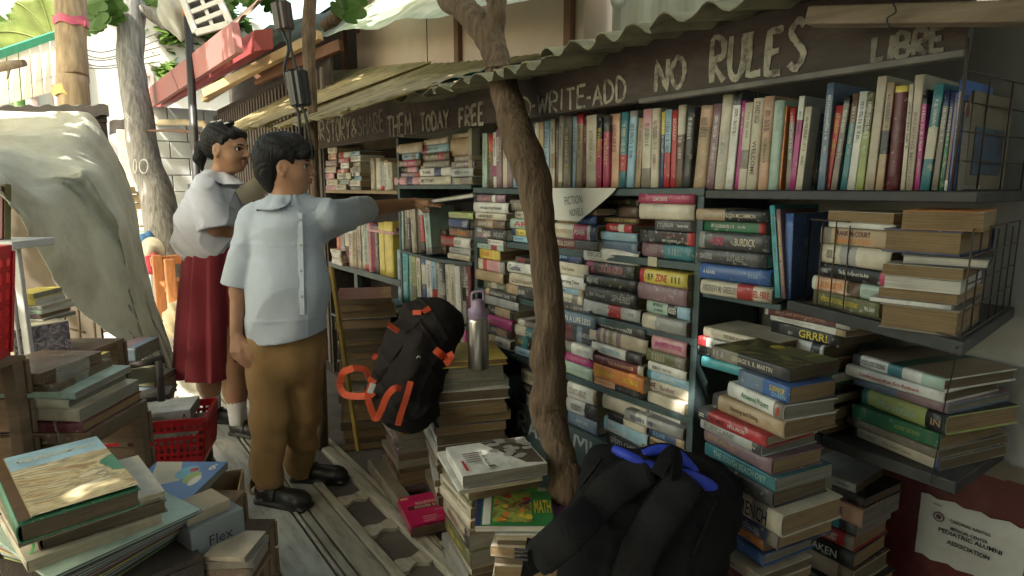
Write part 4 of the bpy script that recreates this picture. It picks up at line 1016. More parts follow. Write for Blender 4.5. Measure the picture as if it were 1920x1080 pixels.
# tall stack M behind the black backpack (measured on its right-hand corner, top to bottom)
XM = 1.17
ms = [  # py of the top of the right end, py of the bottom, px left, px right, colour, options
    (692, 718, 1318, 1481, 'charcoal', dict(hard=False, D=.155, ang=-9, title=[('GEORGE R. R. MARTIN', .27, .82, .42, 'cream'), ('||', .03, .1, .6, 'silver'), ('A', .13, .18, .6, 'silver')], pages='dark', look='thick dark paperback with cream capitals and a golden cover', x=1.19)),
    (718, 750, 1380, 1482, 'blue', dict(D=.13, ang=-12, bands=[(0, .5, 'steel')], title=[('SURVIVOR', .62, .92, .4, 'yellow', .6), ('QUEEN', .66, .94, .35, 'sky', .25)], pages='aged', x=1.165)),
    (750, 781, 1345, 1472, 'white', dict(D=.14, ang=-16, title=[('Answered Prayers', .26, .78, .55, 'green'), ('ll', .9, .94, .6, 'red')], pages='grey', look='white book with green lettering', x=1.155)),
    (781, 815, 1322, 1474, 'tan', dict(D=.16, ang=-10, title=[('Running and Being', .27, .68, .42, 'brown')], pages='aged', look='worn tan book with a torn corner', x=1.16)),
    (803, 827, 1298, 1440, 'red', dict(D=.15, ang=-8, hard=True, title=[('THE MAID', .16, .42, .5, 'maroon'), ('NITA PROSE', .46, .72, .34, 'white'), ('=', .02, .1, .3, 'white')], look='shiny red book with white lettering', pages='cream', x=1.15)),
    (827, 850, 1300, 1430, 'silver', dict(D=.17, ang=-10, title=[('RUBY LANE', .05, .6, .6, 'taupe'), ('KORAN', .65, .92, .3, 'cream')], pages='grey', x=1.16)),
    (850, 882, 1303, 1450, 'mauve', dict(D=.15, ang=-12, hard=True, title=[('Stories of the Heart', .05, .55, .36, 'tan')], pages='aged', barsn=0, x=1.17)),
    (882, 908, 1302, 1456, 'green', dict(D=.17, ang=-11, title=[('THE SOUTH BEACH DIET', .12, .9, .55, 'mint')], bands=[(0, 1, 'teal')], pages='grey', look='bright green diet book with pale capitals', x=1.165)),
    (908, 942, 1312, 1452, 'charcoal', dict(D=.17, ang=-10, hard=True, bands=[(.0, .12, 'brown')], barsn=0, pages='dark', x=1.17)),
    (942, 987, 1328, 1470, 'cream', dict(D=.185, ang=-10, hard=True, title=[('LEAVE THE TO', .02, .28, .35, 'taupe'), ('FRENCH', .36, .82, .75, 'black')], pages='aged', x=1.165)),
    (987, 1016, 1340, 1462, 'navy', dict(D=.17, ang=-11, hard=True, title=[('PETER COLLIER', .2, .72, .42, 'silver')], pages='aged', x=1.17)),
    (1016, 1046, 1362, 1432, 'orange', dict(D=.165, ang=-12, hard=True, bands=[(0, .2, 'silver')], title=[('MICHAEL', .3, .72, .3, 'maroon', .72), ('CRICHTON', .3, .78, .3, 'maroon', .35)], pages='grey', x=1.20)),
    (1046, 1070, 1340, 1432, 'blue', dict(D=.165, ang=-9, hard=True, barsn=0, pages='grey', x=1.19))]
ztop = onx(1480, 692, 1.18).z
z = ztop
RM = random.Random(4)
mtop = None
for i, (ya, yb, xl, xr, c, o) in enumerate(ms):
    o = dict(o); x = o.pop('x') - .01; look = o.pop('look', None); ang = o.pop('ang')
    za = onx(xr, ya, x).z; zb = onx(xr, yb, x).z; T = za - zb
    A = onx(xl, (ya + yb) / 2 - (xr - xl) * .32, x); B = onx(xr, (ya + yb) / 2, x)
    L = max(.14, (A.y - B.y) / math.cos(math.radians(ang)))
    X = Vector((math.cos(math.radians(-90 + ang)), math.sin(math.radians(-90 + ang)), 0))
    p = Vector((x, B.y, 0)) - X * L / 2; p.z = z - T
    lab = uniq('%s in the tall stack by the backpack' % look, '%s in the tall stack' % look) if look else uniq( '%s book, %s down in the tall stack by the black backpack' % (cword(c), ORD[i]))
    tb = book(M_lie(p, -90 + ang), L, o.pop('D'), T, c, label=lab, group=GM, **o)
    if i == 0: mtop = (tb, L, .155, T)
    z -= T + .0008
cover_print(*mtop, [('r', 0.02, 0, 1, 1, art('cover_gold', [(.3, (.02, .022, .014)), (.5, (.11, .10, .045)), (.62, (.30, .26, .10)), (.75, (.05, .055, .03))], 14)), ('r', .55, .0, 1, .5, tmat('olive')), ('e', .8, .62, .12, .07, tmat('yellow'))])
cover_text(*mtop, 'A FEAST OF CROWS', .68, .97, .2, .05, tmat('yellow'), math.pi / 2 * 0)
# remaining plain books down to the floor
RM = random.Random(9); pal = ['taupe', 'brown', 'grey', 'charcoal', 'maroon', 'beige']; its = []
zz = 0.0; k = 0
while z - zz > .03:
    T = min(RM.uniform(.026, .042), z - zz - .001); its.append((T, pal[k % 6], .21, .165, dict(pages=RM.choice(['aged', 'grey', 'dark'])))); zz += T + .0008; k += 1
stack((XM - .01, .66), -97, its, 'foot of the tall stack beside the black backpack', GM)
# other titles showing left behind stack M
pile(1312, 1398, .968 - .205, [(20, 'turquoise', dict(l=1318, r=1440, barsn=0)), (24, 'beige', dict(l=1313, r=1448, title=[('SPEED SEEKERS', .14, .52, .6, 'taupe'), ('NORMAN POLE', .6, .9, .4, 'silver')])), (19, 'white', dict(l=1310, r=1456, x=-.008, bands=[(0, .12, 'red')], title=[('SEARCH AND RESCUE DOGS', .16, .88, .42, 'taupe')], look='white dog book with a red end')), (20, 'cream', dict(l=1320, r=1464, x=.0, title=[('THE READ ALOUD HANDBOOK', .28, .84, .4, 'brown')]))], 'pile behind the tall stack, under the small shelf', 'books in the bay left of the wire basket', x=1.385)
pile(1313, 1396, .9685, [(28, 'cream', dict(l=1318, r=1450, bands=[], title=[('ANDREW M. GREELEY', .02, .55, .55, 'taupe'), ('ANGEL FIRE', .6, .98, .55, 'red')])), (30, 'blue', dict(l=1316, r=1448, title=[('A NOVEL', .05, .25, .25, 'white'), ('STAR', .7, .85, .25, 'sky')])), (30, 'charcoal', dict(l=1310, r=1440, hard=True, title=[('DIVIDED', .05, .25, .4, 'silver'), ('SUITABLE', .45, .7, .45, 'grey')])), (33, 'charcoal', dict(l=1316, r=1444, hard=True, bands=[(.0, .08, 'grey')], title=[('480', .17, .37, .6, 'crimson'), ('BURDICK', .52, .82, .5, 'cream')], look='dark grey book with a red number')), (21, 'green', dict(l=1322, r=1436)), (22, 'black', dict(l=1308, r=1444, title=[('ROBERT GREEN WILSON MCCAMMON', .05, .85, .4, 'cream')]))], 'pile left of the wire basket', 'books in the bay left of the wire basket', x=1.39)
row([(1446, 1456, 385, 'turquoise', dict(lean=-8)), (1458, 1466, 392, 'mauve', dict(lean=-8)), (1468, 1484, 400, 'blue', dict(lean=-2, barsn=0))], .986, 'leaning at the left side of the wire basket', 'books in the bay left of the wire basket', lambda y: 1.375, D=.2)

# ------------------------------------------------------------------ wire basket on the middle wall shelf
GB = 'books in the wire basket'
def dirpile(p0, ang, items, loc, group): return stack(p0, ang, items, loc, group, z0=.9855)
dirpile((1.318, .535), -109, [(.034, 'green', .185, .13, dict(bands=[(0, 1, 'olive')], title=[('THE BOOK OF FOOTBALL QUOTATIONS', .1, .72, .42, 'yellow'), ('PHIL SHAW', .8, .95, .3, 'white')], pages='aged', look='dark green book with yellow capitals')), (.032, 'peach', .185, .13, dict(bands=[(.5, .68, 'brown'), (.68, 1, 'mint'), (0, .05, 'white')], title=[('ELLEN FOSTER', .12, .45, .5, 'orange'), ('KAYE GIBBONS', .7, .95, .4, 'silver')], pages='aged')), (.032, 'black', .178, .13, dict(bands=[(.88, .97, 'crimson')], title=[('The Ear, the Eye and the Arm', .3, .75, .4, 'white'), ('FARMER', .03, .15, .35, 'silver')], pages='aged', dx=-.005)), (.042, 'cream', .178, .14, dict(hard=True, bands=[(.3, .54, 'grey')], title=[('BILL', .1, .26, .5, 'taupe')], pages='dark', dx=-.01)), (.036, 'tan', .182, .14, dict(title=[('FRANK McCOURT', .2, .7, .36, 'maroon', .7), ("ANGELA'S ASHES", .2, .72, .36, 'orange', .3)], bands=[(0, .16, 'taupe')], pages='aged', dx=-.01)), (.012, 'white', .16, .14, dict(barsn=0, dx=0)), (.022, 'beige', .16, .14, dict(flip=True, pages='aged', barsn=0, look='brown-edged paperback with a grey cover'))], 'left pile of the wire basket', GB)
ed = dict(flip=True, pages='aged', barsn=0)
dirpile((1.268, .402), -84.5, [(.048, 'taupe', .125, .22, dict(ed, look='thick brown-edged block')), (.008, 'white', .13, .225, dict(barsn=0)), (.020, 'mauve', .125, .22, dict(ed)), (.022, 'white', .118, .21, dict(flip=True, pages='white', barsn=0)), (.022, 'cream', .125, .22, dict(ed)), (.020, 'charcoal', .13, .23, dict(flip=True, pages='white', barsn=0, hard=True, da=9)), (.044, 'navy', .125, .21, dict(ed, title=[('MARIA', .2, .7, .5, 'silver')])), (.034, 'orange', .12, .215, dict(ed, da=6, look='book with an orange and green cover'))], 'right pile of the wire basket', GB)
M_wire = mat('wire_rust', (.10, .075, .055), .6, .3, 30, metal=.4)
t = thing('wire_basket', 'rusty white wire basket holding two piles of brown-edged books', 'basket', (1.45, .6, .985))
p = MB(); wr = .0016
C4 = [Vector((1.256, .384, .989)), Vector((1.372, .73, .989)), Vector((1.69, .74, .989)), Vector((1.69, .433, .989))]
def wires(p, a, b, n, h, rows_):
    for i in range(n + 1):
        q = a + (b - a) * i / n; p.tube([q, q + Vector((0, 0, h * (1 if i % 2 == 0 else .96)))], wr, 5)
    for k in range(rows_ + 1):
        zc = Vector((0, 0, h * k / rows_)); p.tube([a + zc, b + zc], wr, 5)
wires(p, C4[0], C4[3], 6, .19, 4); part('side_wires', p, M_wire, t)
p = MB(); wires(p, C4[1], C4[2], 5, .19, 3); part('side_wires', p, M_wire, t)
p = MB(); wires(p, C4[1], C4[1] + (C4[0] - C4[1]) * .3, 3, .19, 1); p.tube([C4[1], C4[0]], wr, 5); part('front_wires', p, M_wire, t)
# bent grille at the end of the top row
t = thing('wire_rack', 'dark wire rack holding a framed blue picture at the end of the top row', 'rack', (1.4, .45, 1.245))
p = MB(); a = Vector((1.352, .455, 1.246)); b = Vector((1.69, .44, 1.246)); wires(p, a, b, 3, .215, 4); part('side_wires', p, M_wire, t)
p = MB(); p.tube([a, a + Vector((0, 0, .27))], .003, 6); part('corner_wire', p, M_wire, t)
t = thing('picture_frame', 'small dim picture with a beige border and blue middle behind the wire rack', 'picture', (1.5, .47, 1.2455))
M_bd = mat('card_beige', (.19, .155, .10), .8, .2, 9); p = MB(); p.box2((1.40, .452, 1.246), (1.62, .462, 1.43)); part('card', p, M_bd, t)
p = MB(); p.box2((1.425, .4505, 1.275), (1.585, .4517, 1.365)); part('picture', p, art('pic_blue', [(.35, (.05, .05, .055)), (.55, (.05, .09, .14)), (.7, (.10, .04, .03))], 18), t)
p = MB(); p.box2((1.378, .449, 1.396), (1.379, .4575, 1.420)); p.box2((1.376, .4485, 1.380), (1.377, .458, 1.399), 1)
single('price_tag', p, [mat('tag_pale', (.42, .34, .30), .7), mat('tag_red', (.45, .22, .2), .7)], 'tiny pale and pink paper tag hanging from the wire rack', 'tag', origin=(1.378, .45, 1.39))
for k, (dy, c, hh) in enumerate(((0, 'black', .2), (.0, 'maroon', .1))):
    pass
# pile on the lowest wall shelf
GH = 'books on the lowest wall shelf'
stack((1.452, .452), -104, [(.024, 'cream', .215, .22, dict(bands=[(0, .08, 'green'), (.95, 1, 'navy')], title=[('Brookes', .12, .3, .5, 'taupe'), ('Flora Ronald Tarleton', .38, .72, .36, 'taupe')], pages='dark')), (.022, 'taupe', .22, .235, dict(barsn=0, pages='dark', hard=True, look='cloth-bound brown book with a rounded spine')), (.034, 'mint', .205, .22, dict(bands=[(0, 1, 'green')], title=[('ALONG THE RIVER', .5, .8, .3, 'lime')], pages='aged', look='sea-green slim book')), (.042, 'lime', .205, .215, dict(bands=[(0, .08, 'teal'), (.08, .78, 'lime'), (.78, 1, 'black')], title=[('Mountain', .2, .7, .5, 'mint'), ('IN', .84, .95, .4, 'tan')], pages='aged', look='green and yellow book with a black end')), (.022, 'steel', .22, .22, dict(bands=[(.5, 1, 'mauve')], barsn=0, hard=True, pages='grey')), (.026, 'white', .225, .2, dict(title=[('Confessions of an Eco-Redneck', .14, .8, .36, 'red')], bands=[(.17, .3, 'white')], pages='dark', da=3, look='white book with red handwriting-like title')), (.027, 'white', .22, .225, dict(hard=True, bands=[(0, .1, 'charcoal'), (.42, .58, 'teal'), (.78, 1, 'mint')], title=[('HOLD LOVE STRONG', .1, .4, .5, 'charcoal')], pages='dark', da=-2, look='white hardback with a dark teal band'))], 'pile on the lowest wall shelf', GH, z0=.6555)
hb = [b for b in BOOKS if b.get('label', '').startswith('white hardback with a dark teal band')][0]
cover_print(hb, .22, .225, .027, [('r', .03, 0, 1, 1, mat('cov_brown', (.20, .145, .10), .4, .3, 9)), ('r', .03, .42, 1, .58, mat('cov_teal', (.035, .075, .062), .4, .2))])
tt = thing('hanging_wire', 'thin black wire strung from the middle wall shelf down past the lowest pile', 'wire', (1.25, .38, .96))
p = MB(); p.tube(smoothpath([onx(1793, 650, 1.245), onx(1788, 690, 1.30), onx(1770, 765, 1.36), onx(1760, 830, 1.40), onx(1745, 905, 1.42)], 6), .0012, 5); part('strand', p, M_ink, tt)
t = [o for o in bpy.data.objects if o.get('label', '').startswith('lowest black wall shelf')][0]
slab(t, 'shelf_board', [(1.46, .98), (1.445, .7005), (1.71, .7005), (1.71, .98)], .653, .024, M_black)
stack((1.455, .695), -98, [(.03, 'maroon', .17, .15, dict(pages='aged')), (.036, 'brown', .16, .14, dict(bands=[(.5, .8, 'white')], flip=True, pages='aged')), (.03, 'black', .17, .15, dict(bands=[(.6, .9, 'silver')])), (.026, 'lime', .17, .15, dict(bands=[(.55, .7, 'brown')], dx=.03)), (.03, 'green', .16, .15, dict(barsn=0)), (.022, 'orange', .17, .14, dict(dx=.015)), (.04, 'white', .17, .14, dict(hard=True, bands=[(.8, .95, 'charcoal')], dx=.02)), (.03, 'black', .19, .15, dict(dx=-.012, title=[('GRRR!', .42, .85, .75, 'yellow')], look='black book with fat yellow capitals')), (.016, 'white', .22, .15, dict(dx=-.03, title=[('MADISON BLUE', .1, .6, .4, 'silver')])), (.022, 'white', .225, .16, dict(dx=-.035, bands=[(.04, .85, 'maroon')], title=[('EMILY L. LOVE EDITION SHORT STORIES', .12, .75, .35, 'peach')], look='white book with a long dark red stripe'))], 'heap right of the tall stack', GH, z0=.6555)

# ------------------------------------------------------------------ stack by the red wall
GA = 'books in the stack against the red wall'
its = []; zz = 0; RM = random.Random(31)
for k in range(8): its.append((.036, ['brown', 'charcoal', 'taupe', 'maroon', 'grey', 'navy', 'brown', 'black'][k], .2, .165, dict(pages='aged')))
zt = .302
its = [(T * zt / .295, c, L, D, o) for T, c, L, D, o in its]
its += [(.046, 'beige', .19, .165, dict(hard=True, barsn=0, pages='dark', bands=[(.8, 1, 'brown')])), (.044, 'black', .19, .16, dict(title=[('AKEN', .45, .8, .5, 'white')], hard=True, pages='aged', dx=.004, look='black book with four white capitals')), (.038, 'red', .18, .16, dict(title=[('SKELETON COAST', .35, .8, .55, 'white')], pages='aged', bands=[(.88, 1, 'taupe')])), (.032, 'turquoise', .17, .16, dict(bands=[(.75, 1, 'black')], barsn=0, pages='grey')), (.045, 'peach', .17, .165, dict(title=[('NOWHERE', .2, .75, .42, 'navy')], pages='grey', look='peach book with dark blue capitals')), (.026, 'black', .18, .16, dict(pages='dark')), (.022, 'silver', .2, .15, dict(title=[('Eleven Sisters', .3, .62, .4, 'black'), ('brand', .8, .92, .3, 'black')], dx=.02, pages='dark'))]
stack((1.45, .595), -92, its, 'stack by the red wall', GA)

# ------------------------------------------------------------------ stacks along the foot of the shelves
GF = 'old books stacked on the floor'
pg = ['aged', 'dark', 'grey', 'aged']
def oldstack(corner, ang, zt, th, L, D, loc, pal, seed, z0=0, **k):
    r = random.Random(seed); its = []; z = z0
    while z < zt - th * .5:
        T = min(th * r.uniform(.6, 1.5), zt - z + .002); its.append((T, r.choice(pal), L * r.uniform(.93, 1.03), D * r.uniform(.93, 1.03), dict(pages=r.choice(pg), bow=r.uniform(-.003, .004), warp=r.uniform(-.002, .004), barsn=None if r.random() < .4 else 0, hard=r.random() < .25, **k))); z += T + .0008
    return stack(corner, ang, its, loc, GF, z0)
oldstack((1.005, 2.17), -104, .30, .021, .27, .20, 'stack the orange-strapped backpack sits on', ['mauve', 'mint', 'green', 'purple', 'maroon', 'grey', 'taupe', 'pink', 'olive'], 3)
stack((.985, 2.14), -104, [(.026, 'taupe', .29, .23, dict(pages='dark', barsn=0)), (.016, 'silver', .31, .25, dict(pages='grey', barsn=0, da=5, look='grey folder')), (.014, 'white', .32, .25, dict(pages='grey', barsn=0, da=-6, look='white thin folder'))], 'top of the stack the orange-strapped backpack sits on', GF, z0=.304)
zb = oldstack((1.04, 1.90), -110, .60, .030, .27, .27, 'stack the steel bottle stands on', ['silver', 'white', 'grey', 'cream', 'olive', 'mint', 'taupe', 'beige'], 5)
stack((1.03, 1.895), -112, [(.024, 'yellow', .27, .28, dict(pages='aged', barsn=0, hard=True, look='yellowish top book'))], 'stack the steel bottle stands on', GF, z0=zb)
ZB = zb + .0248
oldstack((.985, 2.72), -112, .74, .040, .34, .26, 'dark stack of old ledgers right of the boy', ['brown', 'taupe', 'brown', 'charcoal', 'maroon', 'beige'], 8)
oldstack((1.22, 2.52), -105, .55, .034, .30, .22, 'dim stack between the boy and the backpack', ['brown', 'taupe', 'beige', 'charcoal', 'grey'], 12)
oldstack((1.28, 2.62), -96, .52, .020, .2, .15, 'foot of the coloured stack behind the backpack', ['mauve', 'mint', 'teal', 'maroon', 'cream', 'taupe', 'red', 'steel'], 14)
stack((1.27, 2.60), -97, [(.018, 'steel', .2, .15, dict()), (.022, 'beige', .2, .15, dict(warp=.006)), (.02, 'charcoal', .19, .15, dict()), (.024, 'white', .21, .15, dict(bands=[(.1, .5, 'red')])), (.02, 'taupe', .2, .15, dict(hard=False)), (.012, 'silver', .24, .17, dict(da=8, look='shiny silver booklet'))], 'coloured stack behind the backpack', GF, z0=.528)
oldstack((1.30, 2.86), -95, .60, .022, .2, .16, 'coloured stack below the blue wrapped book', ['cream', 'taupe', 'mint', 'beige', 'grey', 'sky', 'tan'], 17)
stack((1.29, 2.86), -95, [(.03, 'sky', .2, .17, dict(barsn=0, warp=.012, look='blue plastic-wrapped book'))], 'stack below the far bookshelf', GF, z0=.62)
p = MB(); p.bar(onx(672, 845, .955), onx(621, 500, .945), .014, .030, up=NH); o = single('yellow_stick', p, mat('stick_yellow', (.36, .235, .04), .6, .25, 9), 'long mustard-yellow wooden stick leaning beside the dark ledgers', 'stick', bevel=.002, origin=(.95, 2.4, .4))
# pile with the coin cover
oldstack((.895, 1.435), -101, .40, .034, .26, .235, 'pile under the textbook with coins', ['cream', 'grey', 'taupe', 'silver', 'olive', 'beige'], 22)
stack((.825, 1.375), -101, [(.012, 'white', .27, .25, dict(da=-5, warp=.006, barsn=0, pages='cream', look='thin white book bent at the corner'))], 'pile under the textbook with coins', GF, z0=.408)
tq = bookq((868, 893), (1026, 868), (818, 842), .463, .036, 'white', 'textbook with a photo of coins on its white cover', GF, barsn=0, pages='grey', hard=False)
discs = []
M_dk = art('cover_umber', [(.35, (.03, .025, .02)), (.6, (.12, .09, .06))], 20)
discs.append(('q', (.42, .98), (.98, .98), (.98, .05), (.78, .12), M_dk))
R2 = random.Random(2)
for i in range(18):
    u = .5 + .45 * R2.random(); v = .35 + .6 * R2.random() if u < .75 else .12 + .85 * R2.random()
    discs.append(('e', u, v, .062, .052, tmat('silver'))); discs.append(('e', u, v, .052, .043, mat('coin', (.35 + .1 * R2.random(), .33, .30), .35, .25, 60)))
for i in range(5): discs.append(('r', .12, .60 - i * .07, .36 - .05 * (i % 2), .63 - i * .07, tmat('taupe' if i else 'maroon')))
discs += [('r', .06, .08, .09, .4, tmat('red')), ('e', .36, .12, .06, .03, tmat('brown')), ('r', .3, .05, .33, .5, tmat('white'))]
cover_print(*tq, discs)
# green schoolbook on a pile
oldstack((.875, 1.285), -132, .295, .030, .27, .20, 'pile under the green schoolbook', ['tan', 'beige', 'cream', 'brown', 'taupe', 'peach'], 25)
stack((.87, 1.285), -129, [(.016, 'white', .27, .24, dict(bands=[(0, .3, 'orange'), (.3, .7, 'purple')], barsn=0, pages='cream'))], 'pile under the green schoolbook', GF, z0=.2965)
tq = bookq((890, 986), (1040, 986), (890, 914), .335, .018, 'green', 'green schoolbook with food photos and yellow letters on its cover', GF, barsn=0, pages='white', hard=False)
G = [('r', 0, 0, 1, 1, mat('cov_green', (.035, .20, .055), .35, .25, 20)), ('r', .0, 0, .07, .75, tmat('navy')), ('r', .09, .02, .19, .85, tmat('white')), ('r', .0, .8, .1, 1, mat('cov_lime', (.10, .42, .08), .4)), ('r', .22, .08, .72, .88, art('cover_food', [(.3, (.03, .10, .03)), (.42, (.30, .12, .04)), (.5, (.16, .34, .08)), (.6, (.50, .42, .06)), (.68, (.14, .08, .05)), (.78, (.42, .46, .40))], 26, dist=.6))]
for i in range(16): G.append(('e', .25 + .45 * R2.random(), .12 + .7 * R2.random(), .03 + .03 * R2.random(), .025 + .04 * R2.random(), tmat(R2.choice(['yellow', 'orange', 'lime', 'brown', 'maroon', 'mint', 'navy', 'red']))))
G += [('r', .64, .84, .9, .98, mat('cov_lime', (.10, .42, .08), .4)), ('r', .82, .86, .95, .96, tmat('white'))]
cover_print(*tq, G)
cover_text(*tq, 'MATH', .76, .98, .46, .34, tmat('yellow'), 0)
# pink reader on the deck
tq = bookq((771, 992), (862, 972), (724, 944), .058, .034, 'crimson', 'bright pink reader lying on the deck beside the low stacks', None, barsn=0, pages='dark', hard=False, bow=.008)
cover_print(*tq, [('r', .0, 0, 1, 1, mat('cov_pink', (.50, .012, .10), .3, .15, 10)), ('r', .1, .5, .85, .62, tmat('maroon')), ('r', .04, .88, .2, .95, tmat('peach')), ('r', .3, .2, .6, .23, tmat('pink')), ('r', .3, .13, .7, .15, tmat('pink')), ('r', .3, .07, .55, .09, tmat('pink')), ('r', .6, .36, .95, .39, tmat('pink'))], dz=.009)
cover_text(*tq, 'READING', .3, .75, .68, .09, tmat('cream'), dz=.0105); cover_text(*tq, 'POWER BOOK', .25, .9, .55, .08, tmat('cream'), dz=.0105)
stack((.945, 2.03), -97, [(.06, 'taupe', .42, .05, dict(barsn=0, pages='aged', da=0))], 'low row lying along the deck edge', GF)
# brown box and brown leather book behind the backpack
t = thing('cardboard_box', 'brown cardboard box standing behind the blue-trimmed backpack', 'box', (1.28, 1.1, 0))
p = MB(); p.box2((1.20, .99, .0), (1.38, 1.19, .375)); part('body', p, mat('cardboard', (.22, .125, .055), .85, .2, 6, .1, 40), t, .003)
p = MB(); p.box((1.29, 1.09, .3765), (.06, .2, .001)); part('tape', p, mat('tape_brown', (.30, .19, .08), .35), t)
stack((1.15, 1.26), -115, [(.26, 'brown', .13, .16, dict(barsn=0, hard=True, pages='aged', spine_text=False, look='big brown leather-bound volume')), (.05, 'tan', .13, .15, dict(barsn=0, hard=True, look='worn tan leather book'))], 'spot between trunk and black backpack', GF)
oldstack((.90, .95), -126, .235, .032, .26, .22, 'pile under the black backpack', ['brown', 'taupe', 'tan', 'beige', 'grey'], 41)
# fallen leaf
t = thing('fallen_leaf', 'curled yellow-green leaf on the deck under the pink reader', 'leaf', onz(850, 1030, .01))
p = MB(); c = onz(850, 1030, .012); Gr = []
for i in range(7):
    u = i / 6; wv = .03 * math.sin(math.pi * min(1, u * .9 + .08)); rowp = []
    for j in range(5):
        s = j / 4 - .5
        rowp.append(c + Vector((u * .075 - .03, s * wv * 2, .012 * abs(s) * 3 + .02 * u * u)))
    Gr.append(rowp)
p.grid(Gr); part('blade', p, mat('leaf_yellow', (.30, .26, .04), .6, .3, 20, trans=.3), t)
p = MB(); p.tube([c + Vector((-.03, 0, .003)), c + Vector((-.05, .03, .03)), c + Vector((-.045, .05, .05))], .0015, 5); part('stalk', p, mat('leaf_yellow', (.3, .26, .04)), t)
# ------------------------------------------------------------------ trees
M_bark = mat('bark_brown', (.115, .075, .045), .95, .55, 22, 1.0, 34, stretch=(3, 3, .45), stain=(.20, .15, .10), stain_amt=.6, stain_scale=12)
M_barkg = mat('bark_grey', (.24, .23, .21), .9, .4, 14, 1.0, 22, stretch=(3, 3, .35), stain=(.08, .07, .06), stain_amt=.7, stain_scale=8)
M_leafs = [mat('leaf_%d' % i, c, .5, .3, 3, trans=.4) for i, c in enumerate([(.05, .11, .022), (.07, .15, .03), (.04, .085, .02), (.11, .19, .04)])]
def limb(mb, pts, rad, k=12, seed=1, n=6, rough=.12):
    r = random.Random(seed); P = smoothpath(pts, n); R = lerpl(list(rad), n)
    rings = []; prev = Vector((1, 0, 0)); ph = [r.random() * 6 for _ in range(4)]
    for i, p in enumerate(P):
        t = (P[min(i + 1, len(P) - 1)] - P[max(i - 1, 0)]).normalized(); u = (prev - t * prev.dot(t)).normalized(); prev = u; v = t.cross(u)
        ring = []
        for j in range(k):
            a = 2 * math.pi * j / k
            rr_ = R[i] * (1 + rough * (.6 * math.sin(2 * a + ph[0] + i * .21) + .4 * math.sin(3 * a + ph[1] - i * .33) + .5 * math.sin(i * .9 + ph[2] + a)))
            ring.append(p + (u * math.cos(a) + v * math.sin(a)) * rr_)
        rings.append(ring)
    mb.quad_strip(rings, True, 0, True, True, True)
def leaves(mb, c, R, n, size, seed, ok=None, droop=.3, mats=3):
    """leaf-sized folded faces in clumps through an uneven crown volume"""
    r = random.Random(seed); c = Vector(c); clumps = []
    for i in range(max(8, n // 60)):
        d = Vector((r.gauss(0, 1), r.gauss(0, 1), r.gauss(0, 1))).normalized() * (r.random() ** .45)
        clumps.append((Vector((d.x * R[0], d.y * R[1], d.z * R[2])), r.uniform(.18, .42) * min(R[0], R[1]), r.randrange(mats)))
    for i in range(n):
        q, cr, mi = r.choice(clumps); p = c + q + Vector((r.gauss(0, cr * .5), r.gauss(0, cr * .5), r.gauss(0, cr * .35)))
        if ok and not ok(p): continue
        a = r.uniform(0, 6.28); l = size * r.uniform(.6, 1.2); w_ = l * .42
        d = Vector((math.cos(a), math.sin(a), -droop + r.uniform(-.5, .4))).normalized(); s_ = d.cross(Vector((r.uniform(-.4, .4), r.uniform(-.4, .4), 1))).normalized(); up = s_.cross(d)
        b = len(mb.v)
        mb.v += [tuple(p), tuple(p + d * l * .5 + s_ * w_ + up * .1 * l), tuple(p + d * l), tuple(p + d * l * .5 - s_ * w_ + up * .1 * l)]
        mb.f += [(b, b + 1, b + 2), (b, b + 2, b + 3)]; mb.m += [mi, mi]; mb.sm += [False, False]
def above(p):      # keeps the high crowns out of the open view over the path
    v = p - CAM; f = v.dot(_cf)
    if f < .2: return p.z > 2.3
    py = 540 - FPX * v.dot(_cu) / f; px = 960 + FPX * v.dot(_cr) / f
    return py < -25 or px < -150 or px > 2050
# the thin crooked tree in front of the shelves
xt = lambda px, py, x: onx(px, py, x)
t = thing('tree', 'thin crooked brown tree with a knobbly trunk growing up in front of the bookshelf', 'tree', (xt(1058, 900, 1.16).x, xt(1058, 900, 1.16).y, 0))
pts = [Vector((1.15, 1.50, 0)), xt(1058, 930, 1.16), xt(1054, 870, 1.165), xt(1040, 815, 1.17), xt(1026, 765, 1.175), xt(1032, 715, 1.18), xt(1026, 665, 1.18), xt(1032, 600, 1.19), xt(1024, 520, 1.2), xt(1014, 430, 1.21), xt(1003, 350, 1.215), xt(982, 285, 1.22), xt(962, 225, 1.23), xt(945, 165, 1.245), xt(930, 108, 1.26), xt(918, 74, 1.27), xt(897, 46, 1.28), xt(868, 12, 1.29), xt(835, -40, 1.3), Vector((1.1, 1.75, 2.5)), Vector((.8, 1.9, 3.2))]
px_r = [36, 34, 31, 31, 37, 33, 38, 29, 29, 31, 35, 36, 33, 30, 26, 28, 28, 26, 23, 20, 9]
rad = [w_ * (p - CAM).dot(_cf) / FPX for w_, p in zip(px_r, pts)]
mb = MB(); limb(mb, pts, [q_ * .93 for q_ in rad], 26, 3, 9, .065); part('trunk', mb, M_bark, t)
mb = MB(); limb(mb, [xt(926, 96, 1.265), xt(924, 66, 1.275), xt(930, 35, 1.28), xt(933, 5, 1.29), xt(940, -50, 1.3), Vector((1.35, 1.4, 2.5)), Vector((1.3, 1.1, 3.3))], [.036, .042, .035, .032, .03, .025, .012], 16, 6, 6, .09); part('branch', mb, M_bark, t)
mb = MB(); leaves(mb, (-.55, 1.0, 3.4), (2.1, 1.9, .6), 7500, .15, 11, above); part('crown', mb, M_leafs[:3], t)  # crown out of view, set towards the sun to shade path and shelves
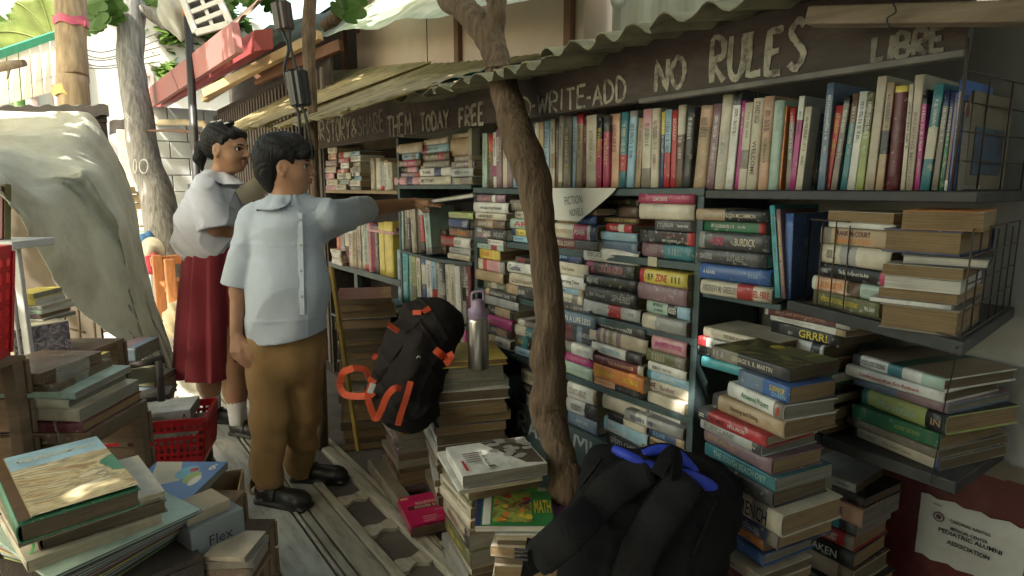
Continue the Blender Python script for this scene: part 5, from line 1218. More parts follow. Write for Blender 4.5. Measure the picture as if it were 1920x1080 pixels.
# the slim tree behind the boy
t = thing('tree', 'slim straight tree stem with a broken side branch behind the boy', 'tree', (1.0, 2.95, 0))
pts = [at(596, 700, 2.92), at(594, 450, 2.92), at(589, 330, 2.92), at(587, 230, 2.92), at(581, 130, 2.94), at(579, 60, 2.95), at(581, 0, 2.96), at(585, -80, 2.98), Vector((1.05, 3.1, 3.2))]
pts[0].z = 0
mb = MB(); limb(mb, pts, [.03, .024, .021, .022, .028, .031, .03, .028, .015], 12, 9, 6, .08); part('trunk', mb, M_bark, t)
mb = MB(); limb(mb, [at(603, 52, 2.5), at(622, 38, 2.5), at(645, 18, 2.52), at(672, -15, 2.56), at(720, -80, 2.6)], [.018, .024, .03, .034, .03], 10, 12, 5, .16); part('branch', mb, M_bark, t)
mb = MB(); leaves(mb, (-.7, 2.9, 3.6), (1.6, 1.2, .5), 3600, .15, 12, above); part('crown', mb, M_leafs[:3], t)  # second crown out of view, placed to keep sun off the path
# big grey tree
t = thing('tree', 'thick grey tree leaning over the alley, with a chalk ring drawn on its bark', 'tree', (.85, 6.6, 0))
D1 = 6.6
pts = [at(340, 640, D1), at(318, 490, D1), at(308, 440, D1), at(293, 360, D1), at(272, 300, D1), at(263, 240, D1), at(251, 160, D1), at(245, 110, D1), at(246, 60, D1), at(246, 10, D1), at(244, -60, D1), at(238, -200, D1)]
rr_ = [38, 33, 31, 29, 28, 26, 23, 22, 23, 24, 22, 16]
mb = MB(); limb(mb, pts, [w_ * D1 / FPX for w_ in rr_], 16, 15, 6, .06); part('trunk', mb, M_barkg, t)
mb = MB(); limb(mb, [at(252, 18, D1), at(275, 22, D1), at(297, 40, D1), at(312, 54, D1)], [.07, .06, .045, .03], 10, 16, 5, .12); part('branch', mb, M_barkg, t)
mb = MB()
for pxc, pyc, ru, rv in ((270, 312, 8, 13), (254, 312, 3, 13)):
    P = [at(pxc + ru * math.cos(a / 10 * math.pi), pyc + rv * math.sin(a / 10 * math.pi), D1 - .20) for a in range(21)]
    mb.tube(P, .008, 6)
part('chalk_mark', mb, mat('chalk', (.5, .5, .47), .9), t)
mb = MB(); leaves(mb, (-.8, 6.1, 4.7), (1.7, 1.5, .6), 4200, .2, 13, above); part('crown', mb, M_leafs[1:], t)  # crown out of view, moved left of its trunk to shade the bark
# big lobed leaves hanging into the top of the picture
def lobed(p, d, l, m, t, nm='leaf'):
    d = Vector(d).normalized(); s_ = d.cross(NH).normalized(); mb = MB(); pts = []
    n = 42
    for i in range(n):
        a = 2 * math.pi * i / n; rr2 = (.55 + .45 * abs(math.cos(3.5 * a)) ** .6) * (1.0 if abs(a - math.pi) > .3 else .5)
        pts.append(Vector(p) + d * l * (.5 - .5 * math.cos(a)) * 1 + s_ * l * .55 * math.sin(a) * rr2 + NH * .05 * l * math.sin(3 * a) - d * .0)
    mb.poly_prism(pts, -NH * .002); return part(nm, mb, m, t)
t = thing('leafy_branch', 'sunlit broad lobed leaves hanging beside the wooden pole', 'branch', at(195, -10, 6.2))
M_lb = mat('leaf_sunny', (.10, .21, .035), .5, .25, 5, trans=.5)
_rl = random.Random(8)
for (px, py, dx, dz, l) in [(165 + 62 * _rl.random(), -30 + 55 * _rl.random(), _rl.uniform(-.8, .8), -1, _rl.uniform(.18, .30)) for _ in range(16)] + [(285 + 30 * _rl.random(), -25 + 20 * _rl.random(), _rl.uniform(-.8, .8), -1, _rl.uniform(.12, .2)) for _ in range(5)]:
    lobed(at(px, py, 6.2 + rnd.random() * .3), _cr * dx + Vector((0, 0, dz)) + NH * rnd.uniform(-.3, .3), l, M_lb, t)
mb = MB(); limb(mb, [at(195, -90, 6.3), at(195, -30, 6.3), at(190, 0, 6.3)], [.02, .015, .008], 8, 4); part('twig', mb, M_barkg, t)
t = thing('leafy_branch', 'bright green leaves above the red gutter', 'branch', at(435, -20, 5.4))
for (px, py, dx, dz, l) in [(412 + 85 * _rl.random(), -25 + 22 * _rl.random(), _rl.uniform(-.8, .8), -1, _rl.uniform(.12, .2)) for _ in range(11)]:
    lobed(at(px, py, 5.4 + rnd.random() * .2), _cr * dx + Vector((0, 0, dz)) + NH * rnd.uniform(-.3, .3), l, M_lb, t)
mb = MB(); limb(mb, [at(400, -60, 5.5), at(440, -28, 5.5), at(500, -20, 5.5)], [.015, .012, .006], 8, 4); part('twig', mb, M_barkg, t)
t = thing('leafy_branch', 'single bright green leaf hanging beside the broken branch', 'branch', at(680, -15, 2.5))
for (px, py, dx, dz, l) in ((668, -18, -.35, -1, .13), (645, 0, -.6, -.7, .07)):
    lobed(at(px, py, 2.45), _cr * dx + Vector((0, 0, dz)), l, M_lb, t)
mb = MB(); limb(mb, [at(700, -60, 2.5), at(672, -22, 2.46), at(648, -4, 2.46)], [.006, .004, .002], 6, 4); part('twig', mb, M_bark, t)
# banana and palm leaves, far left
M_ban = mat('banana_leaf', (.10, .20, .04), .45, .3, 6, trans=.55, stretch=(1, 1, 6))
def frond(t, p, d, l, wd, m, feather=0, nm='leaf'):
    p = Vector(p); d = Vector(d).normalized(); s_ = d.cross(NH).normalized(); mb = MB(); n = 16
    P = [p + d * l * i / n + Vector((0, 0, -.35 * l * (i / n) ** 2)) for i in range(n + 1)]
    if feather:
        mb.tube(P, .012, 6)
        for i in range(2, n * 2):
            u = i / (n * 2); q = p + d * l * u + Vector((0, 0, -.35 * l * u * u)); ll = wd * math.sin(math.pi * min(1, u + .08)) + .05
            for sg in (-1, 1):
                e = q + s_ * sg * ll + d * ll * .5 + Vector((0, 0, -.25 * ll)); a = d * .018
                mb.grid([[q - a, q + a], [e, e + a * .2]], 0, False)
    else:
        for sg in (-1, 1):
            mb.grid([[q + s_ * sg * wd * math.sin(math.pi * (.06 + .9 * i / n)) * f + Vector((0, 0, -.12 * wd * f)) + NH * .04 * math.sin(i * 2.1) * f for f in (0, .35, .7, 1)] for i, q in enumerate(P)])
        mb.tube(P, .012, 6)
    return part(nm, mb, m, t)
t = thing('banana_plant', 'sunlit banana plant with broad leaves beyond the pale roof, top left', 'plant', (-1.6, 10, 0))
for (px, py, dx, dz, l, wd) in ((15, 125, -.1, 1, 1.4, .22), (40, 110, .12, 1, 1.2, .2), (-10, 100, -.3, 1, 1.2, .2), (65, 85, .3, .9, .9, .15)):
    frond(t, at(px, py, 9.5), _cr * dx + Vector((0, 0, dz)) - NH * .1, l, wd, M_ban)
mb = MB(); q = at(25, 120, 9.6); mb.tube([(q.x, q.y, 0), q], .09, 10); part('stem', mb, M_ban, t)
t = thing('palm_plant', 'yellow-green palm fronds beside the wooden pole', 'plant', (-.6, 9, 0))
for (px, py, dx, dz, l, wd) in ((95, 70, -.5, .9, .9, .25), (100, 75, -.15, 1, .9, .25), (85, 80, -.9, .5, .9, .22)):
    frond(t, at(px, py, 8.8), _cr * dx + Vector((0, 0, dz)), l, wd, mat('palm_leaf', (.20, .25, .06), .5, .3, 6, trans=.5), 1)
mb = MB(); q = at(98, 76, 8.85); mb.tube([(q.x, q.y, 0), q], .06, 10); part('stem', mb, M_barkg, t)
# green beyond everything, so that the far end reads as a planted yard
t = thing('tree', 'leafy green tree far behind the white house', 'tree', (-3, 24, 0))
mb = MB(); limb(mb, [(-3, 24, 0), (-2.9, 24, 2), (-3.1, 24, 4)], [.25, .2, .1]); part('trunk', mb, M_barkg, t)
mb = MB(); leaves(mb, (-3, 24, 5.5), (5, 3, 3.6), 7000, .5, 33); part('crown', mb, M_leafs[1:], t)
t = thing('tree', 'bushy bright tree standing behind the pale roof at the far left', 'tree', (-5, 16, 0))
mb = MB(); limb(mb, [(-5, 16, 0), (-5, 16, 2), (-5.1, 16, 4)], [.25, .2, .1]); part('trunk', mb, M_barkg, t)
mb = MB(); leaves(mb, (-5, 16, 3.5), (3.6, 3, 3.2), 6000, .4, 34); part('crown', mb, M_leafs[1:], t)

t = thing('tree', 'yellow-green leafy tree glimpsed between the grey trunk and the red gutter', 'tree', (2.6, 12.2, 0))
q = at(345, 60, 11.5); mb = MB(); limb(mb, [(q.x, q.y, 0), (q.x + .1, q.y, 1.5), (q.x, q.y, q.z)], [.12, .1, .05]); part('trunk', mb, M_barkg, t)
mb = MB(); leaves(mb, q, (1.3, .9, 1.0), 2600, .26, 35); part('crown', mb, M_leafs[1:], t)

# ------------------------------------------------------------------ house above the shelves
M_ply = mat('plywood_pink', (.45, .34, .27), .8, .12, 2.5, .1, 30, stain=(.36, .30, .24), stain_amt=.7, stain_scale=2)
M_bat = mat('batten_brown', (.13, .055, .028), .7, .25, 8)
t = thing('house', 'pinkish plywood house wall with dark brown battens above the corrugated roof', 'house', (1.82, 3.2, 0))
p = MB(); p.box2((1.82, 1.99, 1.6), (2.0, 4.38, 3.4)); part('wall', p, M_ply, t)
for px, py in ((857, 60), (1066, 20), (645, 100)):
    q = onx(px, py, 1.80); p = MB(); p.box2((1.79, q.y - .022, 1.6), (1.8195, q.y + .022, 3.4)); part('batten', p, M_bat, t, .003)
p = MB(); q = onx(795, 60, 1.8); p.box2((1.8165, q.y - .002, 1.9), (1.8198, q.y + .002, 3.4)); part('panel_joint', p, M_woodd, t)
p = MB(); p.box2((1.98, 4.40, 1.4), (2.1, 9.2, 2.75)); part('recessed_wall', p, M_woodd, t)
p = MB(); p.box2((1.80, 4.32, 2.33), (1.9, 4.36, 3.0)); part('eave_bracket', p, M_bat, t)
M_wh = mat('siding_white', (.60, .62, .56), .6, .1, 3, stain=(.4, .4, .33), stain_amt=.5)
t = thing('siding_wall', 'white ribbed metal siding behind the roof edge, top centre', 'wall', (1.95, 1.2, 0))
p = MB(); n = 60; G = []
for i in range(n + 1):
    y = .1 + 1.87 * i / n; x = 1.95 + (.012 if i % 4 in (0, 1) else 0); G.append([(x, y, 1.6), (x, y, 3.2)])
p.grid(G, 0, False); part('ribbed_sheet', p, M_wh, t)
t = thing('round_plate', 'round white plate hung on the ribbed siding', 'plate', onx(1163, -5, 1.93))
p = MB(); c = onx(1163, -5, 1.93); p.lathe(c, [(.0, .0), (.045, .002), (.048, .006), (.046, .01), (0, .008)], 28, axis=Matrix(((0, 0, -1), (0, 1, 0), (1, 0, 0)))); part('disc', p, mat('plate_white', (.7, .72, .72), .3), t)
t = thing('awning_strip', 'weathered pale green tarpaulin strip along the eave over the plywood wall', 'awning', (1.5, 3.5, 2.2))
A = onx(440, 97, 1.50); B = onx(870, 20, 1.50); C = onx(1080, -40, 1.5); p = MB(); G = []
for i in range(41):
    u = i / 40; q = A.lerp(B, u * 1.35); hgt = .30 - .06 * u
    G.append([q + Vector((.02 * math.sin(i * .9), 0, hgt * v + .012 * math.sin(i * 1.3 + v * 3))) + Vector((.35 * v, 0, .0)) for v in (0, .15, .4, .7, 1)])
p.grid(G); part('tarpaulin', p, mat('tarp_green', (.30, .40, .30), .45, .3, 5, .1, 30, stain=(.58, .62, .56), stain_amt=.85, stain_scale=5, trans=.35), t)
M_beam = mat('beam_tan', (.36, .26, .14), .7, .25, 8, .2, 40)
for nm, a, b, wd in (('long tan rafter under the green strip', at(385, 176, 4.4), at(600, 66, 3.9), .06), ('short tan rafter end below the red gutter', at(383, 186, 4.6), at(470, 132, 4.3), .05)):
    p = MB(); p.bar(a, b, .05, wd); single('rafter', p, M_beam, nm, 'timber', bevel=.004, origin=tuple(a))
p = MB(); a = at(480, 150, 4.3); b = at(640, 84, 3.9); p.bar(a, b, .04, .07); single('rafter', p, M_bat, 'dark brown rafter below the long tan one', 'timber', bevel=.004, origin=tuple(a))
# red gutter
M_gut = mat('gutter_red', (.35, .135, .125), .5, .14, 4, .05, 30, stain=(.30, .10, .10), stain_amt=.5)
XG = .95
a0, a1, b0, b1 = onx(262, 178, XG), onx(276, 206, XG), onx(432, 42, XG), onx(441, 100, XG)
t = thing('roof_gutter', 'faded red metal gutter along the low roof on the right of the alley', 'gutter', a1)
p = MB(); s_ = Vector((.05, 0, .01))
p.quad_strip([[a0, a0 + s_, a1 + s_, a1], [a0.lerp(b0, .5), a0.lerp(b0, .5) + s_, a1.lerp(b1, .5) + s_, a1.lerp(b1, .5)], [b0, b0 + s_, b1 + s_, b1]], True, 0, False, True, True); part('trough', p, M_gut, t, .004, recalc=True)
p = MB(); d1, d2 = onx(287, 208, 1.12), onx(478, 96, 1.12); e = Vector((.12, 0, .03)); h_ = Vector((0, 0, .13)); p.quad_strip([[d1, d1 + e, d1 + e + h_, d1 + h_], [d2, d2 + e, d2 + e + h_, d2 + h_]], True, 0, False, True, True); part('soffit_strip', p, mat('gutter_dark', (.36, .07, .07), .55, .15, 5), t, .003, recalc=True)
p = MB(); p.bar(a0.lerp(b0, .52) + Vector((-.004, 0, 0)), a1.lerp(b1, .52) + Vector((-.004, 0, 0)), .012, .006, up=(1, 0, 0)); part('seam', p, M_gut, t)
M_rust = mat('roof_rusty', (.16, .10, .07), .8, .35, 6, .3, 30)
p = MB(); p.grid([[(1.05 + .9 * i / 6, 3.9 + 5 * j / 60, 2.32 + .16 * i + .016 * math.sin(j * 1.4)) for j in range(61)] for i in range(7)])
single('corrugated_roof_sheet', p, M_rust, 'rusty low roof behind the red gutter', 'roof sheet', origin=(1.5, 6, 2.6))
# yellow drain pipe and pole
t = thing('drain_pipe', 'yellowed plastic drain pipe bending under the red gutter', 'pipe', at(285, 215, 7.2))
p = MB(); p.tube(smoothpath([at(283, 203, 7.4), at(283, 222, 7.4), at(292, 229, 7.3), at(330, 229, 6.9), at(378, 232, 6.5), at(387, 240, 6.45), at(387, 290, 6.45)], 5), .036, 10); part('pipe', p, mat('pipe_cream', (.50, .40, .24), .4, .12, 8), t)
t = thing('black_pole', 'slim black pole with a frayed orange tip standing behind the girl', 'pole', (at(366, 300, 4.8).x, at(366, 300, 4.8).y, 0))
q = at(352, 30, 4.9); q2 = at(368, 330, 4.75); q3 = q2 + (q2 - q).normalized() * (q2.z / abs((q2 - q).normalized().z)); p = MB(); p.tube([q3, q2, q], .030, 12); part('shaft', p, mat('pole_black', (.022, .022, .024), .45, .2, 20), t)
p = MB(); p.lathe(at(352, 26, 4.9), [(.02, -.03), (.036, -.02), (.04, .02), (.03, .045), (.015, .05)], 12); part('frayed_tip', p, mat('rust_orange', (.42, .14, .03), .9, .4, 30, .6, 50), t)
p = MB(); p.tube([at(273, 245, 6.6), at(330, 245, 5.5), at(386, 250, 4.7)], .012, 8); part('cross_rod', p, M_bat, t)
# white plastic crate hung up high, and a bag
M_pl = mat('plastic_white', (.50, .51, .50), .4, .1, 8, stain=(.3, .3, .28), stain_amt=.4)
t = thing('plastic_crate', 'grey-white slotted plastic crate hung up beside the black pole', 'crate', at(385, 20, 4.7))
Rk = Matrix.Rotation(-.35, 3, NH)
def lc(u, v, w_=0): return at(385, 18, 4.7) + Rk @ (_cr * u + Vector((0, 0, 1)) * v) + NH * w_
fr = [(-.14, -.13), (.14, -.16), (.12, .3), (-.12, .3)]
for i in range(4):
    p = MB(); a, b = fr[i], fr[(i + 1) % 4]; p.bar(lc(*a), lc(*b), .05, .03, up=NH); part('frame', p, M_pl, t, .006)
for vv in (-.06, .02, .10, .18):
    p = MB(); p.bar(lc(-.11, vv), lc(.11, vv), .035, .015, up=NH); part('slat', p, M_pl, t, .003)
p = MB(); p.bar(lc(0, -.12, .01), lc(0, .3, .01), .03, .01, up=NH); part('slat', p, M_pl, t, .003)
p = MB(); p.bar(lc(-.12, .08, .05), lc(.12, .08, .05), .4, .01, up=NH); part('back_panel', p, mat('plastic_dark', (.06, .06, .06), .5), t)
V = Vol(at(328, 40, 5.0) - Vector((.35, .35, .35)), at(328, 40, 5.0) + Vector((.35, .35, .35)), .012)
V.ell(at(330, 20, 5.0), (.13, .13, .2), k=.05); V.cap(at(330, 40, 5.0), at(338, 78, 5.0), .07, .02, .05); V.warp(lambda X, Y, Z: .010 * np.sin(60 * X + 25 * Z) + .008 * np.sin(45 * Y - 20 * Z))
t = thing('plastic_bag', 'crumpled pale plastic bag hanging left of the black pole', 'bag', at(330, 10, 5.0)); solid('bag', V, mat('bag_pale', (.55, .55, .48), .4, .15, 8, trans=.4), t)
# rope with two black blocks
M_rope = mat('rope_black', (.02, .021, .022), .6, .2, 30)
t = thing('insulator_rope', 'twisted black cables with two dark ribbed insulator blocks hanging in front of the roof', 'cable', at(550, 100, 2.3))
p = MB()
for dx in (-1, 1):
    P = [at(528 + dx * 3, -60, 2.3), at(527 + dx * 8, 20, 2.3), at(535 + dx * 7, 55, 2.3), at(543 + dx * 2, 90, 2.3), at(545 + dx * 12, 135, 2.3), at(556 + dx * 6, 190, 2.3), at(566 + dx * 6, 215, 2.3), at(572 + dx * 9, 260, 2.3), at(577 + dx * 8, 300, 2.3)]
    p.tube(smoothpath(P, 5), .006, 8)
part('cable', p, M_rope, t)
for (px, py, hw, hh, m) in ((530, 30, 19, 26, mat('block_brown', (.045, .022, .018), .35, .2, 10)), (560, 165, 21, 34, mat('block_black', (.018, .019, .02), .35, .2, 10))):
    c = at(px, py, 2.3); sc_ = 2.3 / FPX; R3_ = Matrix((_cr, NH, Vector((0, 0, 1)))).transposed() @ Matrix.Rotation(-.1, 3, 'Y'); p = MB()
    k = 24; rings = []
    for zz, f in ((-1, .75), (-.9, .95), (.85, 1), (1, .7)):
        rings.append([c + R3_ @ Vector((hw * sc_ * f * math.cos(2 * math.pi * j / k) * (1 if j % 3 else .86), hw * sc_ * .7 * f * math.sin(2 * math.pi * j / k) * (1 if j % 3 else .86), hh * sc_ * zz)) for j in range(k)])
    p.quad_strip(rings, True, 0, False, True, True); part('insulator_block', p, m, t)

# ------------------------------------------------------------------ slats, far walls
t = thing('slatted_screen', 'dark vertical timber slats closing the wall beyond the last bookshelf', 'screen', (1.42, 4.7, 0))
p = MB(); p.box2((1.5, 4.06, 0), (1.52, 7.6, 2.1)); part('backing', p, M_woodd, t)
for i in range(37):
    y = 4.08 + i * .095; p = MB(); p.box((1.45, y, 1.02), (.02, .045, 2.0)); part('slat', p, mat('slat_brown', (.095, .075, .062), .8, .3, 8, stretch=(6, 6, 1)), t, .003)
M_blk = mat('block_white', (.52, .54, .52), .85, .1, 4, .15, 30)
t = thing('block_wall', 'whitewashed concrete block wall behind the black pole', 'wall', (1.1, 8.6, 0))
p = MB(); y = 8.6
for r_ in range(11):
    for c_ in range(5):
        xx = 1.03 + c_ * .4 + (.2 if r_ % 2 else 0) - .1; p.box((xx, y, .1 + r_ * .2), (.39, .14, .19))
part('blocks', p, M_blk, t, .006)
p = MB(); p.box((1.75, y + .02, 1.1), (2.0, .1, 2.2)); part('mortar', p, mat('mortar', (.40, .41, .39), .9), t)
t = thing('wall_post', 'weathered orange and teal painted post beside the block wall', 'post', (.98, 8.4, 0))
p = MB(); q = at(318, 300, 8.1); p.box((q.x, q.y, 1.05), (.22, .08, 2.1)); part('board', p, mat('board_teal', (.20, .27, .24), .8, .3, 6, stain=(.36, .18, .08), stain_amt=.8, stain_scale=4), t)
# white house at the end of the alley
M_sun = mat('house_white', (.50, .48, .45), .8, .06, 2)
t = thing('house', 'sun-bleached white house with pinkish window frames at the end of the alley', 'house', (0, 13, 0))
p = MB(); p.box2((-1.2, 13, 0), (3.5, 13.3, 4.4)); part('wall', p, M_sun, t)
for (x0, x1, z0, z1) in ((.12, .5, 2.0, 3.4), (1.15, 1.5, 1.9, 3.2), (-.6, -.2, 2.0, 3.3)):
    f = MB(); w_ = .05
    f.box2((x0 - w_, 12.94, z0 - w_), (x0, 12.998, z1 + w_)); f.box2((x1, 12.94, z0 - w_), (x1 + w_, 12.998, z1 + w_)); f.box2((x0, 12.94, z1), (x1, 12.998, z1 + w_)); f.box2((x0, 12.94, z0 - w_), (x1, 12.998, z0))
    o = part('window_frame', f, mat('frame_pink', (.45, .30, .27), .6), t)
    g_ = MB(); g_.box2((x0, 12.985, z0), (x1, 12.996, z1)); part('pane', g_, mat('pane', (.45, .47, .5), .2), t)
t = thing('house', 'pale roofed house with a long cream panelled eave at the far left', 'house', at(60, 180, 7.5))
E4 = [at(-120, 190, 6.2), at(-120, 78, 6.8), at(118, 68, 8.2), at(122, 168, 7.6)]
E4 = [at(-90, 222, 5.6), at(118, 168, 7.8), at(112, 70, 8.4), at(-90, 142, 6.4)]
p = MB(); n_ = 9
for i in range(n_):
    u0, u1 = i / n_, (i + 1) / n_ - .012
    q = [E4[0].lerp(E4[1], u0), E4[0].lerp(E4[1], u1), E4[3].lerp(E4[2], u1), E4[3].lerp(E4[2], u0)]
    p.poly_prism(q, Vector((0, 0, .006)))
part('soffit', p, mat('soffit_cream', (.78, .72, .60), .7, .06, 3, trans=.6), t, recalc=True)
p = MB(); p.bar(E4[3] + Vector((0, 0, .05)), E4[2] + Vector((0, 0, .05)), .03, .09, up=(0, 0, 1)); part('fascia', p, mat('fascia_green', (.03, .32, .14), .5), t)
p = MB(); p.tube([E4[0].lerp(E4[3], .3), E4[1].lerp(E4[2], .28)], .006, 5); part('cable', p, M_bat, t)
p = MB(); p.box((E4[1].x - 1.4, E4[1].y + 1.4, 1.0), (3.0, .1, 2.0)); part('wall', p, M_sun, t)
p = MB(); p.tube([at(-30, 132, 5.2), at(20, 122, 5.2), at(46, 118, 5.2)], [.04, .036, .03], 10, jitter=.2); p.tube([at(20, 122, 5.2), at(14, 148, 5.2)], .008, 6)
single('wooden_stub', p, M_wood, 'sawn-off timber stub jutting in at the left edge', 'timber', origin=tuple(at(0, 130, 5.2)))
# bamboo pole
t = thing('wooden_pole', 'stout wooden pole tied with a pink ribbon and a yellow plastic band', 'pole', (at(137, 195, 5.2).x, at(137, 195, 5.2).y, 0))
DP = 5.2; pts = [at(140, 300, DP), at(139, 195, DP), at(138, 150, DP), at(137, 140, DP), at(134, 80, DP), at(133, 40, DP), at(131, -60, DP)]; pts[0].z = 0
mb = MB(); limb(mb, pts, [.118, .115, .112, .118, .112, .115, .118], 20, 21, 5, .025); part('shaft', mb, mat('pole_tan', (.40, .29, .17), .75, .3, 6, .5, 25, stretch=(5, 5, .6), stain=(.22, .15, .09), stain_amt=.7, stain_scale=5), t)
def band(z0, z1, r, m, nm):
    p = MB(); c = at(133, z0, DP); c2 = at(133.5, z1, DP); rings = []
    for cc in (c, c.lerp(c2, .5), c2): rings.append([cc + Vector((r * math.cos(a * math.pi / 12), r * math.sin(a * math.pi / 12), .012 * math.sin(a * 1.3))) for a in range(24)])
    p.quad_strip(rings); return part(nm, p, m, t)
band(34, 49, .127, mat('ribbon_pink', (.60, .10, .16), .5, .2, 20), 'ribbon')
p = MB(); q = at(152, 42, DP - .12); p.box(q, (.035, .03, .035)); p.ribbon([q, q + _cr * .035 + Vector((0, 0, -.01))], [.02, .05], Vector((0, 0, 1))); part('ribbon_knot', p, mat('ribbon_pink', (.6, .1, .16)), t, .006)
band(163, 181, .128, mat('band_yellow', (.55, .40, .10), .4, .2, 8), 'plastic_band')
# wires
p = MB()
for k in range(5): p.tube(smoothpath([at(150, 90 + k * 9, 6), at(205, 96 + k * 8 + 4 * (k % 2), 8), at(300, 60 + k * 14, 9)], 6), .006, 5)
single('overhead_wires', p, M_rope, 'sagging bundle of thin overhead wires between pole and grey tree', 'wires', origin=tuple(at(200, 100, 7)))
# bench, plants and clutter past the pupils
M_or = mat('bench_orange', (.50, .20, .07), .55, .25, 8, .15, 40, stretch=(6, 6, 1))
t = thing('bench', 'varnished orange timber bench in the sun beyond the girl', 'bench', (.95, 6.3, 0))
b0 = onz(305, 598, 0)
for (dx, dy, hh) in ((0, 0, .62), (.07, -.25, .60), (.9, .1, .62), (.97, -.15, .60)):
    p = MB(); p.box((b0.x + dx, b0.y + dy, hh / 2), (.085, .085, hh)); part('leg', p, M_or, t, .008)
p = MB(); p.bar((b0.x - .05, b0.y + .05, .55), (b0.x + 1.0, b0.y + .12, .60), .07, .09); part('rail', p, M_or, t, .008)
p = MB(); p.box((b0.x + .5, b0.y - .06, .36), (1.0, .34, .04), rotz(.06)); part('seat', p, M_or, t, .008)
p = MB(); p.bar((b0.x + .03, b0.y - .12, .30), (b0.x + .95, b0.y, .30), .05, .06); part('rail', p, M_or, t, .008)
t = thing('potted_plant', 'small green plant in a woven tan basket beside the bench', 'plant', onz(346, 545, 0))
c = at(347, 482, 6.9); p = MB(); p.lathe((c.x, c.y, c.z - .12), [(.0, 0), (.085, 0), (.13, .24), (.14, .25), (.12, .24), (0, .22)], 20); part('basket', p, mat('wicker', (.42, .27, .13), .8, .3, 40, .5, 80), t)
p = MB(); leaves(p, (c.x, c.y, c.z + .17), (.12, .12, .06), 260, .07, 8, None, 0.0); part('foliage', p, M_leafs[1:], t)
p = MB(); p.box((c.x, c.y, (c.z - .12) / 2), (.34, .34, c.z - .122)); single('wooden_block', p, M_wood, 'grey wooden block under the woven plant basket', 'block', bevel=.01, origin=(c.x, c.y, .1))
t = thing('straw_hat', 'pale round hat hanging low on the grey trunk', 'hat', at(287, 468, 6.2)); p = MB(); c = at(287, 468, 6.2); Rn = (-NH).to_track_quat('Z', 'Y').to_matrix(); p.lathe(c, [(.13, 0), (.125, .012), (.06, .02), (.05, .07), (.0, .085)], 24, axis=Rn); part('brim', p, mat('straw', (.50, .46, .36), .8, .15, 30), t)
for nm, lab, cat, px, py, dep, r3, col in (('cloth_bundle', 'red and white bundled cloth beside the straw hat', 'cloth', 283, 497, 6.1, (.06, .06, .10), (.50, .05, .08)), ('cloth_bundle', 'small blue bundle behind the grey trunk', 'cloth', 273, 452, 6.4, (.06, .06, .08), (.05, .16, .34)), ('sack', 'pale sunlit sack on the ground left of the girl', 'sack', 352, 735, 3.9, (.16, .14, .13), (.50, .48, .40)), ('sack', 'beige sack slumped behind the girl’s skirt', 'sack', 330, 610, 5.3, (.10, .1, .2), (.55, .45, .30))):
    c = at(px, py, dep); V = Vol(c - Vector((.3, .3, .3)), c + Vector((.3, .3, .3)), .014); V.ell(c, r3, k=.05); V.ell(c + Vector((.05, .02, .04)), (r3[0] * .6, r3[1] * .7, r3[2] * .8), k=.06)
    V.warp(lambda X, Y, Z: .008 * np.sin(70 * X + 30 * Z) + .008 * np.sin(50 * Z - 40 * Y))
    t = thing(nm, lab, cat, c); solid('cloth', V, mat('cloth_%d%d' % (px, py), col, .8, .2, 10), t)
t = thing('stool', 'low white stool with a slatted top left of the grey trunk', 'stool', at(270, 430, 6.8)); c = at(274, 430, 6.8)
p = MB(); p.box((c.x, c.y, c.z), (.32, .3, .03)); part('seat', p, M_pl, t, .006)
for sx in (-1, 1):
    for sy in (-1, 1):
        p = MB(); p.box((c.x + sx * .14, c.y + sy * .13, c.z / 2), (.03, .03, c.z)); part('leg', p, M_pl, t, .004)
t = thing('wood_stack', 'tan stacked timber offcuts behind the tarpaulin', 'timber', at(255, 380, 7.4)); c = at(255, 372, 7.4)
for k in range(5):
    p = MB(); p.box((c.x + .02 * (k % 2), c.y, c.z - .3 + k * .1), (.26, .3, .085), rotz(.1 * k)); part('offcut', p, M_beam, t, .006)
p = MB(); p.box((c.x - .05, c.y, c.z + .45), (.16, .06, .7)); part('plank', p, mat('plank_cream', (.6, .52, .38), .7, .15, 8), t, .005)

# ------------------------------------------------------------------ unseen roof and walls added at the near end to darken the right side
p = MB(); p.grid([[(-1.1 + 2.35 * i / 8, -2.2 + 2.75 * j / 60, 2.28 + .03 * i + .018 * math.sin(j * 1.3)) for j in range(61)] for i in range(9)])
p.grid([[(-1.1 + 2.35 * i / 8, -2.2 + 2.75 * j / 60, 2.276 + .03 * i + .018 * math.sin(j * 1.3)) for j in range(60, -1, -1)] for i in range(9)])
single('corrugated_roof_sheet', p, M_rust, 'rusty roof sheet over the near end of the alley', 'roof sheet', origin=(0, -1, 2.3))
t = thing('plaster_wall', 'grey plaster wall closing the near end of the alley', 'wall', (0, -2.3, 0)); p = MB(); p.box2((-1.6, -2.45, -.05), (1.72, -2.3, 2.6)); part('wall_face', p, M_plast, t)
p = MB(); p.box2((-1.75, -2.3, -.05), (-1.6, .9, 2.6)); part('added_side_face', p, M_plast, t)
